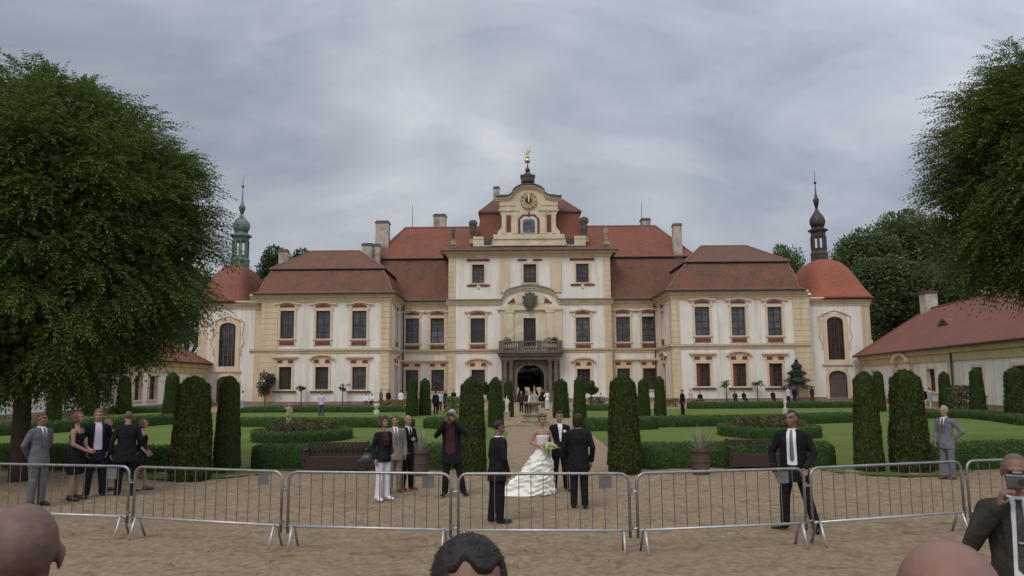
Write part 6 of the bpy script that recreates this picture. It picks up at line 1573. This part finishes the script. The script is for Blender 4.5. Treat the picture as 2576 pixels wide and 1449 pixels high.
# --- man in grey suit, far left, hands behind his back, looking to the right
f = Fig('person', 'man in a grey suit with hands behind his back, leftmost of the guests', ppos(90, 1272), rel(90, 34), pheight(90, 1272, 1037), 1.0, head=(R(18), 0, 0))
f.arm = {-1: (V3(-.27, .07, 1.15), V3(-.10, .17, .93)), 1: (V3(.26, .08, 1.15), V3(.06, .17, .92))}
f.hand = {e: dict(dir=(-e * .8, .1, -.25), side=(0, 0, 1), curl=.5, palm=(0, 1, 0)) for e in (-1, 1)}
f.body('skin_tan', 'hair_brown').hair('hair_brown', 'short'); f.suit('suit_grey', None, tie='tie_grey')
# --- woman in black dress
f = Fig('person', 'woman in a sleeveless black dress with short auburn hair, hands joined', ppos(184, 1258), rel(184, 62), pheight(184, 1258, 1034), .98, True, head=(R(8), R(4), 0))
f.arm = {e: (V3(e * .20, -.03, 1.12), V3(e * .06, -.24, .98)) for e in (-1, 1)}
f.hand = {e: dict(dir=(-e * .5, -.7, -.15), side=(0, -.2, 1), curl=.6, palm=(-e, 0, -.2)) for e in (-1, 1)}
f.body('skin', 'hair_auburn').hair('hair_auburn', 'bob')
m = MB(); f.torso(m, .012, prof=[(.52, .175, .135), (.62, .185, .142), (.74, .192, .148)] + [p for p in WOMAN if .8 <= p[0] <= 1.30] + [(1.33, .150, .108)]); 
for e in (-1, 1): m.cap(V3(e * .085, -.06, 1.32), V3(e * .095, .0, 1.415), .022, .018)
welded(m, 'dress', 'suit_black', f.root, .009, 2); f.shoes('shoe_black')
# --- young man in dark suit, open white shirt
f = Fig('person', 'young blond man in dark suit with open white shirt, hands in pockets', ppos(236, 1250), rel(236, 8), pheight(236, 1250, 1029), 1.0, head=(R(-8), R(5), 0))
f.arm = {e: (V3(e * .30, .06, 1.13), V3(e * .20, -.03, .90)) for e in (-1, 1)}
f.leg = {e: (V3(e * .09, 0, .90), V3(e * .12, -.02, .50), V3(e * .15, .0, .085)) for e in (-1, 1)}
f.body('skin', 'hair_blond').hair('hair_blond', 'short', 1.05); f.suit('suit_navy', None, 'shirt_lilac', open_=(.96, .085), wide=.07)
# --- blonde woman half hidden behind him
f = Fig('person', 'blonde woman in dark dress hidden behind the young man in open shirt', ppos(262, 1236), rel(262, 60), pheight(262, 1236, 1052), .95, True)
f.body('skin', 'hair_blond').hair('hair_blond', 'bob'); m = MB(); f.torso(m, .012, prof=[(.55, .17, .135), (.74, .185, .142)] + [p for p in WOMAN if .8 <= p[0] <= 1.36]); f.arms(m, (.055, .047, .04)); welded(m, 'dress', 'suit_navy', f.root, .01, 2); f.shoes('shoe_black')
# --- man from behind
f = Fig('person', 'man in black suit with shaved grey head seen from behind, left group', ppos(312, 1247), rel(312, 186), pheight(312, 1247, 1033), 1.05, head=(R(8), 0, 0))
f.arm = {-1: (V3(-.27, .02, 1.14), V3(-.23, -.10, .92)), 1: (V3(.29, .03, 1.14), V3(.29, -.02, .89))}
f.leg = {e: (V3(e * .09, 0, .90), V3(e * .115, -.01, .50), V3(e * .135, .02, .085)) for e in (-1, 1)}
f.body('skin', 'hair_grey', shave=(.0, 'hair_shaved')); f.suit('suit_black', None, front=False, hem=.70)
# --- woman beyond him, showing an arm with a red bag and one leg
f = Fig('person', 'woman in black dress mostly hidden by the back turned man', ppos(352, 1234), rel(352, 80), pheight(352, 1234, 1052), .95, True)
f.toe = {-1: V3(-.01, -.19, -.05), 1: V3(.01, -.19, -.05)}; f.leg = {-1: (V3(-.08, 0, .9), V3(-.08, .05, .5), V3(-.08, .20, .10)), 1: (V3(.08, 0, .9), V3(.08, -.05, .5), V3(.08, -.10, .085))}
f.arm[1] = (V3(.2, .05, 1.12), V3(.17, -.12, .95)); f.arm[-1] = (V3(-.2, .05, 1.12), V3(-.17, -.12, .95))
f.body('skin', 'hair_brown').hair('hair_brown', 'bob'); m = MB(); f.torso(m, .012, prof=[(.55, .19, .15), (.74, .19, .145)] + [p for p in WOMAN if .8 <= p[0] <= 1.36]); welded(m, 'dress', 'suit_black', f.root, .01, 2); f.shoes('shoe_brown')
# --- woman with curly hair, white trousers, black bag
f = Fig('person', 'curly brown haired woman in black top and white trousers carrying a black bag', ppos(962, 1258), rel(962, 35), pheight(962, 1258, 1046), 1.02, True, head=(R(10), 0, 0))
f.arm = {-1: (V3(-.22, .06, 1.10), V3(-.24, -.04, .88)), 1: (V3(.21, .02, 1.10), V3(.13, -.16, .98))}
f.leg = {e: (V3(e * .085, 0, .88), V3(e * .095, -.01, .48), V3(e * .115, .01, .085)) for e in (-1, 1)}
f.body('skin', 'hair_brown').hair('hair_brown', 'curly'); f.jacket('suit_black', .80, flare=.02, name='top', z1=1.45, r=(.062, .052, .044)); f.trousers('trousers_white', (.105, .07, .058), bell=.018); f.shoes('shirt_white')
f.patch('scarf', 'shirt_burgundy', [(1.44, -.05, .05), (1.3, -.075, .075), (1.15, -.06, .06)], .016)
bp = ppos(926, 1254); t = thing('handbag', 'large black shoulder bag hanging beside the curly haired woman', 'bag', (bp[0], bp[1] - .12, 0)); s_ = 1.0
m = MB(); m.ell((0, 0, .78), (.22, .10, .155)); m.box(-.2, .2, -.085, .085, .66, .80); welded(m, 'pouch', 'leather_black', t, .012, 3)
m = MB(); m.tube([(-.15, 0, .86), (-.02, .0, 1.12), (.06, .02, 1.26), (.12, .02, 1.12), (.16, 0, .86)], .013, 6); m.build('strap', 'leather_black', t, smooth=True)
# --- man in olive-beige suit behind her
f = Fig('person', 'man in beige suit standing behind the curly haired woman', ppos(992, 1238), rel(992, 10), pheight(992, 1238, 1044), 1.08, head=(R(-20), 0, 0))
f.body('skin', 'hair_brown').hair('hair_brown', 'short'); f.suit('suit_olive', None, shoe='shoe_brown', tie='tie_grey')
# --- bald man, black suit, red shoes, hand raised
f = Fig('person', 'bald man in black suit with red shoes, one hand raised to his chest', ppos(1024, 1232), rel(1024, 35), pheight(1024, 1232, 1044), .93, head=(R(6), R(3), 0))
f.arm = {-1: (V3(-.25, .05, 1.14), V3(-.17, -.12, .97)), 1: (V3(.25, .0, 1.15), V3(.08, -.21, 1.17))}
f.hand[1] = dict(dir=(-.7, -.4, .35), side=(0, -.2, 1), curl=.9, palm=(-.2, .8, 0)); f.leg = {-1: (V3(-.085, 0, .9), V3(-.09, .0, .5), V3(-.10, .05, .085)), 1: (V3(.085, 0, .9), V3(.09, -.02, .5), V3(.095, -.03, .085))}
f.body('skin', 'hair_brown'); f.suit('suit_black', None, tie='suit_black', shoe='shoe_red')
# --- photographer in black jacket, burgundy shirt
f = Fig('person', 'photographer in long black jacket and burgundy shirt raising a camera', ppos(1136, 1246), rel(1136, -12), pheight(1136, 1246, 1030), 1.12, head=(R(-14), R(-4), 0))
f.arm = {-1: (V3(-.30, -.16, 1.24), V3(-.085, -.25, 1.535)), 1: (V3(.34, -.10, 1.26), V3(.10, -.27, 1.545))}
f.hand = {e: dict(dir=(-e * .45, -.25, .85), side=(-e * .3, -.6, .2), curl=.9, palm=(-e, .1, 0)) for e in (-1, 1)}
f.leg = {-1: (V3(-.09, 0, .9), V3(-.11, -.03, .5), V3(-.14, -.02, .085)), 1: (V3(.1, 0, .9), V3(.17, .0, .5), V3(.25, .04, .085))}; f.toe[1] = V3(.12, -.15, -.05)
f.body('skin_tan', 'hair_grey').hair('hair_grey', 'short'); f.suit('suit_black', None, 'shirt_burgundy', open_=(.88, .115), wide=.085, hem=.66)
c = f.root.matrix_basis; 
def held(root, name, label, cat, local, rz=0.0): 
    k = root.scale[0]; M = Matrix.Translation(root.location) @ Matrix.Rotation(root.rotation_euler.z, 4, 'Z'); p = M @ (Vector(local) * k); t = thing(name, label, cat, p, root.rotation_euler.z + rz); t.scale = (k, k, k); return t
def camera_obj(t, body='device_black', lens=True, w=.07):
    m = MB(); m.box(-w, w, -.03, .03, -.042, .042); m.box(-.025, .03, -.028, .028, .042, .062); m.build('camera_body', body, t, bevel=.006)
    if lens:
        m = MB(); m.M = Matrix.Rotation(R(90), 4, 'X'); m.lathe([(.034, .028), (.036, .1), (.034, .13), (.02, .125)], n=16); m.build('lens', 'device_black', t, smooth=False)
    else:
        m = MB(); m.M = Matrix.Rotation(R(90), 4, 'X'); m.lathe([(.018, .028), (.016, .045)], (.02, 0, 0), n=14); m.build('lens', 'device_black', t)
camera_obj(held(f.root, 'camera', 'black camera raised to the face by the burgundy shirted photographer', 'camera', (.0, -.20, 1.66)))
# --- dark suited man seen from the side, centre
f = Fig('person', 'dark haired man in black suit seen sideways, nearest left of the bride', ppos(1252, 1314), rel(1252, 118), pheight(1252, 1314, 1058), 1.12, lean=(0, -.02), head=(R(-12), R(10), 0))
f.arm = {e: (V3(e * .25, .0, 1.13), V3(e * .20, -.10, .90)) for e in (-1, 1)}
f.leg = {-1: (V3(-.085, 0, .9), V3(-.09, -.01, .5), V3(-.10, .01, .085)), 1: (V3(.085, 0, .9), V3(.09, .03, .5), V3(.095, .08, .085))}
f.body('skin_tan', 'hair_black').hair('hair_black', 'short', 1.04); f.suit('suit_black', None, hem=.72)
# --- bride
bx_ = ppos(1366, 1240); bh = pheight(1366, 1240, 1042)
f = Fig('person', 'bride in white ruffled gown with train, holding a bouquet', bx_, rel(1366, 14), bh / 1.0, .95, True, head=(R(10), R(2), 0))
f.arm = {-1: (V3(-.285, .01, 1.15), V3(-.05, -.185, 1.04)), 1: (V3(.25, .02, 1.14), V3(.10, -.20, 1.06))}
f.hand = {e: dict(dir=(-e * .65, -.55, .1), side=(0, -.2, 1), curl=1.0, palm=(-e * .4, .6, 0)) for e in (-1, 1)}
f.body('skin', 'hair_brown').hair('hair_brown', 'updo', 1.10)
m = MB(); f.torso(m, .008, prof=[p for p in WOMAN if .98 <= p[0] <= 1.27] + [(1.305, .150, .115)]); welded(m, 'bodice', 'bodice_white', f.root, .008, 2)
m = MB(); nn = 110; rings = []; NR = 84
for j in range(NR + 1):
    t = j / NR; z = 1.0 * (1 - t) + .006; base = .132 + .085 * min(1, t * 5) + .18 * max(0, t - .16) / .84 + .08 * t ** 5; sx = -.24 * t ** 1.15; ring = []
    for i in range(nn):
        a = 2 * math.pi * i / nn; ca, sa = math.cos(a), math.sin(a)
        # gathered pick-ups: scalloped ridges that wander round the skirt
        ph = t * 7.2 + .75 * mnoise.noise(Vector((ca * 1.7, sa * 1.7, t * 3))) + .35 * math.sin(a * 5 + t * 9)
        fr = ph % 1.0; puff = math.sin(math.pi * min(1, fr * 1.25)) ** .8 if fr < .8 else 0
        am = min(1, max(0, (t - .10) / .25))
        r = base + am * (.070 * puff + .042 * mnoise.noise(Vector((ca * 6, sa * 6, t * 16))) + .026 * mnoise.noise(Vector((ca * 15, sa * 15, t * 32))))
        tr = max(0, -math.cos(a - .30)) ** 2 * .40 * max(0, (t - .35) / .65) ** 1.3
        ring.append((sx + (r + tr) * ca, (r * .92 + tr * .4) * sa, max(z + .02 * am * (puff - .5), .006)))
    rings.append(ring)
m.rings(rings[::-1], True); m.build('skirt', 'dress_white', f.root, smooth=True)
t = held(f.root, 'bouquet', 'bouquet of cream and yellow flowers with green stems in hands of the bride', 'bouquet', (.07, -.30, 1.06))
n = 900; rs = np.random.RandomState(8); d = rdirs(n); d[:, 2] = np.abs(d[:, 2]) * .8 - .2; C = d * np.array([.19, .15, .15]) * (.6 + .4 * rs.rand(n, 1)); V, Fq = leaf_quads(C, rs.normal(0, 1, (n, 3)), d + rs.normal(0, .3, (n, 3)), .06 + .02 * rs.rand(n), .05 + .02 * rs.rand(n)); mesh_np('blossoms', V, Fq, 'bouquet_petal', t)
m = MB()
for i in range(14): a = i * .45; m.tube([(.03 * math.cos(a), .03 * math.sin(a), -.03), (.02 * math.cos(a), .02 * math.sin(a), -.12), (.05 * math.cos(a), .05 * math.sin(a), -.25)], .006, 5)
m.build('stems', 'agave', t)
# --- groom
f = Fig('person', 'groom in black suit with pale waistcoat and white buttonhole beside the bride', ppos(1410, 1234), R(4), pheight(1410, 1234, 1034), .98, head=(R(-4), 0, 0))
f.arm[-1] = (V3(-.24, -.04, 1.15), V3(-.12, -.18, 1.04)); f.leg = {e: (V3(e * .09, 0, .90), V3(e * .115, -.01, .50), V3(e * .145, .01, .085)) for e in (-1, 1)}
f.body('skin', 'hair_black').hair('hair_black', 'quiff'); f.suit('suit_black', None, open_=(1.10, .012), tie='shirt_white')
m = MB(); p = f.surf(.10, 1.33, .02)
for i in range(7): m.ell(p + V3(.02 * math.cos(i), -.004, .02 * math.sin(i)), (.016, .012, .016), None, 8, 6)
m.build('buttonhole', 'shirt_white', f.root, smooth=True)
# --- man from behind, right of groom
f = Fig('person', 'black haired man in black suit seen from behind, right of the groom', ppos(1458, 1278), R(176), pheight(1458, 1278, 1040), 1.08, head=(R(-12), 0, 0))
f.arm = {-1: (V3(-.27, .03, 1.13), V3(-.25, -.06, .88)), 1: (V3(.29, .0, 1.14), V3(.21, -.12, .95))}
f.body('skin_tan', 'hair_black').hair('hair_black', 'bob', 1.06); f.suit('suit_black', None, front=False, hem=.70)
# --- tall guard at the barrier
f = Fig('person', 'tall broad guard in black suit, white shirt and grey tie gripping the barrier', ppos(2006, 1334), rel(2006, -8), pheight(2006, 1334, 1031), 1.12, head=(R(-22), R(2), 0))
f.leg = {-1: (V3(-.10, 0, .9), V3(-.15, -.02, .5), V3(-.17, .02, .085)), 1: (V3(.10, .0, .9), V3(.17, -.03, .5), V3(.28, .0, .085))}; f.toe[-1] = V3(-.17, -.09, -.05)
f.arm = {-1: (V3(-.32, .02, 1.13), V3(-.27, -.06, .86)), 1: (V3(.29, .0, 1.14), V3(.20, -.20, .95))}
f.hand[1] = dict(dir=(-.1, -.35, -.9), side=(-1, -.2, 0), curl=.8, palm=(-.3, -.6, 0))
f.body('skin_tan', 'hair_black').hair('hair_black', 'receding'); f.suit('suit_black', None, tie='tie_grey', open_=(.97, .075), wide=.075, hem=.72)
# --- old man in pale grey suit
f = Fig('person', 'elderly balding man in pale grey suit with hand on hip, right side', ppos(2388, 1206), rel(2388, -30), pheight(2388, 1206, 1020), .97, head=(R(-4), 0, 0))
f.arm = {-1: (V3(-.24, .0, 1.13), V3(-.21, -.10, .90)), 1: (V3(.36, .10, 1.16), V3(.19, .02, .99))}
f.hand[1] = dict(dir=(-.7, -.5, -.1), side=(0, 0, 1), curl=.5, palm=(-1, .2, 0))
f.body('skin', 'hair_grey').hair('hair_grey', 'receding'); f.suit('suit_pale_grey', None, tie='tie_dark', shoe='shoe_brown')

# --- people close to the camera, on the slightly higher ground
def near_person(x, ytop, Y, **k):
    top = at(x, ytop, Y); return (top.x, Y, BANK), top.z - BANK
loc, h = near_person(2550, 1138, 4.7)
f = Fig('person', 'man in brown suit and striped tie filming with a small camera, right edge', loc, rel(2536, 2), h, 1.04, vox=.007, head=(R(0), R(6), 0))
f.arm = {-1: (V3(-.285, -.07, 1.17), V3(-.115, -.215, 1.45)), 1: (V3(.29, -.07, 1.18), V3(.115, -.215, 1.46))}
f.hand = {e: dict(dir=(-e * .3, -.12, .9), side=(-e * .2, -.9, .0), curl=1.05, palm=(-e, .0, .1)) for e in (-1, 1)}
f.leg = {e: (V3(e * .09, 0, .90), V3(e * .105, -.01, .50), V3(e * .125, .01, .085)) for e in (-1, 1)}
f.body('skin_tan', 'hair_shaved', shave=(.045, 'hair_shaved')); f.suit('suit_brown', 'suit_black', tie='tie_dark', open_=(.97, .062), wide=.052, hem=.70)
m = MB(); p = f.surf(0, 1.22, .024); m.box(p.x - .02, p.x + .022, p.y - .004, p.y + .004, p.z - .005, p.z + .005); m.build('tie_clip', 'steel_bright', f.root)
t = held(f.root, 'camera', 'small silver camera held before the face of the filming man', 'camera', (.0, -.215, 1.615)); camera_obj(t, 'device_silver', False, .062)

loc, h = near_person(1181, 1343, 1.72)
f = Fig('person', 'dark haired man whose forehead rises at the bottom centre of the picture', loc, rel(1181, 6), h, 1.0, vox=.006, head=(R(6), R(-2), 0))
f.body('skin_head', 'hair_black'); 
hm_ = MB(); rs = []; nu, nv = 130, 84
for j in range(nv + 1):
    tt = math.pi * j / nv; ring = []
    for i in range(nu):
        d = Vector((max(math.sin(tt), .01) * math.cos(6.2832 * i / nu), max(math.sin(tt), .01) * math.sin(6.2832 * i / nu), -math.cos(tt))); fr = -d.y
        hl = .33 + .30 * math.exp(-((d.x + .30) / .22) ** 2) + .12 * math.exp(-((d.x - .62) / .15) ** 2) if fr > .1 else -.5
        w = min(max((d.z - hl + .06) / .12, 0), 1) if fr > .1 else (1 if d.z > -.45 else 0)
        if abs(d.x) > .75 and fr > .1: w = 1 if d.z > -.1 else 0
        r = .93 + w * (.125 + .016 * mnoise.noise(d * 4) + .008 * mnoise.noise(Vector((d.x * 30, d.y * 7, d.z * 9))) + .03 * max(0, fr) * (1 - abs(d.x)))
        ring.append(tuple(f.H(d.x * .0806 * r, .0106 + d.y * .102 * r, .0318 + d.z * .0933 * r)))
    rs.append(ring)
hm_.rings(rs, True); hb = hm_.build('hair', 'hair_black', f.root, smooth=True)
# short strands standing off the hair surface
n = 700; rs_ = np.random.RandomState(4); d = rdirs(n * 2); d = d[(d[:, 2] > .0) & ~((d[:, 1] < -.1) & (d[:, 2] < .62))][:n]; n = len(d)
C = np.array([tuple(f.H(v[0] * .085, .010 + v[1] * .107, .031 + v[2] * .0985)) for v in d]); V, Fq = leaf_quads(C, d * .12 + rs_.normal(0, .18, (n, 3)) + np.array([.5, -.8, .1]), rs_.normal(0, 1, (n, 3)), .018 + .012 * rs_.rand(n), np.full(n, .0022)); mesh_np('strands', V, Fq, 'hair_black', hb)
f.suit('suit_navy', None)

loc, h = near_person(58, 1262, 1.80)
f = Fig('person', 'man with close shaved balding head seen from behind, bottom left corner', loc, rel(58, 184), h, 1.0, vox=.005, head=(0, R(4), 0))
f.body('skin_head', 'hair_shaved', shave=(-.035, 'skin_stubble')); f.suit('suit_navy', None, front=False)
loc, h = near_person(2378, 1350, 1.28)
f = Fig('person', 'completely bald man seen from behind, bottom right corner', loc, rel(2378, 180), h, 1.0, vox=.005)
f.body('skin_head', 'hair_shaved'); f.suit('suit_grey', None, front=False)

# --- guests in the garden and by the palace, small in the picture
def far(x, yb, h, label, top, bottom, hair='hair_brown', rz=0.0, seated=False, woman=False, skin='skin', arms=None, hs='short', dress=None):
    p = gp(x, yb)
    if p.y > 83.6: p = Vector((fx(x, yb, 83.6), 83.6, 0))
    f = Fig('person', label, (p.x, p.y, 0), rz, h, 1.0, woman, vox=.022)
    if seated:
        f.root.location.z = -.42 * h / 1.78
        f.leg = {e: (V3(e * .09, 0, .90), V3(e * .11, -.42, .88), V3(e * .11, -.42, .50)) for e in (-1, 1)}
        f.arm = {e: (V3(e * .24, -.02, 1.13), V3(e * .14, -.28, .98)) for e in (-1, 1)}
    if arms: f.arm.update(arms)
    f.body(skin, hair); f.hair(hair, hs)
    if dress:
        m = MB(); f.torso(m, .015, prof=[(.35, .22, .18), (.6, .2, .16), (.74, .195, .15)] + [p for p in f.prof if .8 <= p[0] <= 1.41]); welded(m, 'dress', dress, f.root, .022, 2)
    else:
        f.jacket(top, .80, name='jacket'); f.trousers(bottom)
    f.shoes('shoe_black') if not seated else None
    return f
AR = {e: (V3(e * .27, -.06, 1.15), V3(e * .10, -.22, 1.2)) for e in (-1, 1)}
far(1718, 1044, 1.80, 'man in black suit walking on the far right lawn', 'suit_black', 'suit_black', 'hair_black', R(-70))
far(808, 1047, 1.84, 'man in pale shirt and dark trousers before the middle window', 'shirt_lilac', 'jeans_dark', 'hair_black', R(5), arms={-1: (V3(-.32, 0, 1.16), V3(-.24, -.1, .98)), 1: (V3(.32, 0, 1.16), V3(.24, -.1, .98))})
far(1008, 1026, 1.72, 'man in white shirt with back turned near left palace corner', 'shirt_white', 'jeans_dark', 'hair_black', R(170))
far(977, 1024, 1.74, 'person in black suit beside the man in white shirt, left corner', 'suit_black', 'suit_black', 'hair_black', R(30))
far(920, 1016, 1.70, 'seated person in white shirt with black hair, left of two on bench', 'shirt_white', 'jeans_dark', 'hair_black', R(10), True)
far(936, 1016, 1.66, 'seated person in white top with dark scarf, right of two on bench', 'shirt_white', 'suit_black', 'hair_black', R(-10), True, True, arms=AR)
far(958, 1018, 1.70, 'small dark clothed person near the stone vase', 'suit_grey', 'suit_black', 'hair_brown', R(60))
far(1096, 1042, 1.78, 'man in black suit facing away among the group beyond the photographer', 'suit_black', 'suit_black', 'hair_black', R(170))
far(1106, 1034, 1.72, 'person in lilac shirt in the group beyond the photographer', 'shirt_lilac', 'suit_black', 'hair_black', R(20))
far(1120, 1030, 1.72, 'person in dark jacket at right of the group beyond the photographer', 'suit_navy', 'suit_black', 'hair_brown', R(-40))
far(1141, 1024, 1.72, 'dark clothed person standing alone beside the gate thuja', 'suit_black', 'suit_black', 'hair_black', R(0))
far(1325, 1043, 1.74, 'man in brown suit left of the fountain with a companion', 'suit_brown', 'suit_brown', 'hair_brown', R(150))
far(1337, 1044, 1.70, 'dark trousered companion close beside the fountain pedestal', 'shirt_white', 'suit_black', 'hair_black', R(-30))
far(1312, 1038, 1.66, 'person in dark red jacket leftmost in the gate opening', 'shirt_burgundy', 'suit_black', 'hair_grey', R(10))
far(1377, 1031, 1.76, 'woman in white trousers and white top right of the fountain', 'shirt_white', 'trousers_white', 'hair_black', R(-150), woman=True, arms=AR)
far(1366, 1026, 1.76, 'dark suited person in the shade right of the fountain bowl', 'suit_black', 'suit_black', 'hair_black', R(20))
far(1496, 1020, 1.70, 'seated person in white at the right of the gate', 'shirt_white', 'trousers_white', 'hair_brown', R(20), True)
far(1512, 1021, 1.70, 'seated person in lilac beside the one in white, right of gate', 'shirt_lilac', 'suit_grey', 'hair_brown', R(0), True)
far(1738, 1024, 1.70, 'slight person in pale green by the right pavilion corner', 'cream_cloth', 'shirt_blue', 'hair_grey', R(30))
far(1762, 1018, 1.74, 'seated dark clothed person under first window of right pavilion', 'suit_black', 'suit_black', 'hair_black', R(0), True)
far(1850, 1014, 1.74, 'seated person in brown under middle window of right pavilion, left of pair', 'suit_brown', 'suit_black', 'hair_brown', R(-10), True)
far(1872, 1014, 1.74, 'seated person in navy under middle window of right pavilion, right of pair', 'suit_navy', 'suit_black', 'hair_black', R(15), True)
far(1945, 1012, 1.74, 'seated person in black under last window of right pavilion', 'suit_black', 'suit_black', 'hair_black', R(0), True)
far(1984, 1016, 1.72, 'person in lilac shirt below the bluish conifer', 'shirt_lilac', 'suit_black', 'hair_brown', R(20))
far(2000, 1014, 1.74, 'person in black beside the lilac shirt below the conifer', 'suit_black', 'suit_black', 'hair_black', R(0))
far(2044, 1010, 1.76, 'woman in brown with long dark hair near chapel door', 'suit_brown', 'suit_brown', 'hair_brown', R(150), woman=True, hs='long')
far(610, 1030, 1.78, 'person in white and blue behind the slim left thuja', 'shirt_white', 'shirt_blue', 'hair_black', R(-90))
far(379, 1027, 1.74, 'man in dark jacket of a couple before the left wing', 'suit_black', 'suit_brown', 'hair_brown', R(40))
far(391, 1028, 1.66, 'woman in white dress of a couple before the left wing', None, None, 'hair_black', R(-30), woman=True, dress='dress_white', hs='long')
far(344, 1022, 1.70, 'person in lilac and grey seated before the left wing', 'shirt_lilac', 'suit_grey', 'hair_brown', R(30), True)
far(428, 1046, 1.10, 'child in white dress on the left lawn behind the wide thuja', None, None, 'hair_blond', R(90), woman=True, dress='dress_white')
far(1215, 1022, 1.72, 'woman in cream dress between the two thujas left of the path', None, None, 'hair_brown', R(0), woman=True, dress='cream_cloth')
far(2342, 1030, 1.74, 'person in pale shirt before the low wing, behind broad thuja', 'shirt_blue', 'cream_cloth', 'hair_black', R(60))
far(2326, 1030, 1.72, 'person in dark jacket before the low wing, behind broad thuja', 'suit_black', 'cream_cloth', 'hair_black', R(-20))
far(184, 1036, 1.72, 'dark clothed person in deep shade under the big tree', 'suit_black', 'suit_black', 'hair_black', R(0))

# --- stone figures
def statue(x, yb, Y, h, label, material, base, arms=None, ped=(.28, .5), cat='statue'):
    p = at(x, yb, Y) if Y else gp(x, yb); root_h = h
    f = Fig('statue', label, (p.x, p.y, p.z if Y else 0), R(15), h, 1.15, vox=.03, cat=cat)
    for e in (-1, 1): f.leg[e] = tuple(v + V3(0, 0, 0) for v in f.leg[e])
    up = ped[1] / (h / 1.78)
    if arms: f.arm.update(arms)
    m = MB(); f.torso(m, .0, z0=.74); f.arms(m, (.07, .06, .05)); f.legs(m, (.11, .09, .07)); f.head_geo(m); m.ell(f.H(0, .02, .04), (.09, .10, .09)); m.cap(V3(.05, .05, .1), V3(.12, .05, 1.0), .13, .12)
    m.box(-.2, .2, -.18, .18, -.02, .1)
    for i, v in enumerate(m.v): m.v[i] = (v[0], v[1], v[2] + up)
    welded(m, 'figure', material, f.root, .03, 2)
    m = MB(); w = ped[0] / (h / 1.78); m.box(-w, w, -w, w, -.2, up * .9); m.box(-w * 1.15, w * 1.15, -w * 1.15, w * 1.15, up * .9, up); m.build('pedestal', base, f.root); return f
RA = {-1: (V3(-.32, -.05, 1.3), V3(-.36, -.12, 1.62)), 1: (V3(.3, 0, 1.14), V3(.2, -.2, 1.05))}
statue(1140, 613, 92.6, 1.65, 'weathered stone statue on the left end of the attic roof', 'dark_stone', 'old_stone', {-1: (V3(-.34, 0, 1.25), V3(-.42, -.1, 1.05)), 1: (V3(.34, 0, 1.2), V3(.4, -.1, 1.0))}, (.32, .5))
statue(1525, 612, 92.6, 1.75, 'weathered mossy statue on the right end of the attic roof', 'old_stone', 'old_stone', None, (.36, .45))
statue(725, 1098, bedL.y, .92, 'mossy stone cherub standing in the left round flower bed', 'old_stone', 'terracotta', RA, (.2, .62)).root.location.z = 0
statue(1976, 1046, 51.0, .80, 'white stone cherub standing behind the right flower bed', 'pale_stone', 'pale_stone', RA, (.13, .5)).root.location.z = 0
statue(1275, 1058, None, .95, 'pale stone cherub on a pedestal left of the fountain', 'pale_stone', 'old_stone', RA, (.16, .55))
for x, yb, yt, lab in ((1190, 610, 553, 'dark stone urn on the attic left of the central roof'), (1470, 606, 545, 'dark stone urn on the attic right of the central roof')):
    Y = 93.3; a = at(x, yb, Y); hh = fz(x, yt, Y) - a.z; t = thing('roof_urn', lab, 'urn', a, 0, 'attic urns'); k = hh / 2.6
    m = MB(); m.box(-.42 * k, .42 * k, -.4, .4, -.2, .35 * k); m.build('plinth', 'old_stone', t); m = MB(); m.lathe([(.3 * k, .35 * k), (.16 * k, .5 * k), (.2 * k, .7 * k), (.36 * k, 1.1 * k), (.42 * k, 1.5 * k), (.3 * k, 1.75 * k), (.46 * k, 1.95 * k), (.5 * k, 2.3 * k), (.34 * k, 2.5 * k), (.1 * k, 2.6 * k)], n=14); m.build('urn_body', 'dark_stone', t, smooth=True)
# plants on the balcony
for x, w, lab in ((1276, .6, 'potted green plant on the left of the balcony'), (1385, .8, 'potted bushy plant on the right of the balcony'), (1397, .5, 'potted plant at the outer right corner of the balcony')):
    q = at(x, 866, YC - 1.75); t = thing('balcony_plant', lab, 'potted plant', (q.x, q.y, z0), 0); m = MB(); m.lathe([(.16, .0), (.22, .35), (.24, .4), (.1, .38)], n=12); m.build('pot', 'terracotta', t)
    n = 260; rs = np.random.RandomState(int(x)); C = rdirs(n) * np.array([w, .25, .5]) * (.5 + .5 * rs.rand(n, 1)); C[:, 2] += zr_ - z0 + .0; V, Fq = leaf_quads(C, rs.normal(0, 1, (n, 3)), rs.normal(0, 1, (n, 3)), .14 + .08 * rs.rand(n), .08 + .05 * rs.rand(n)); mesh_np('foliage', V, Fq, 'box_leaf', t)
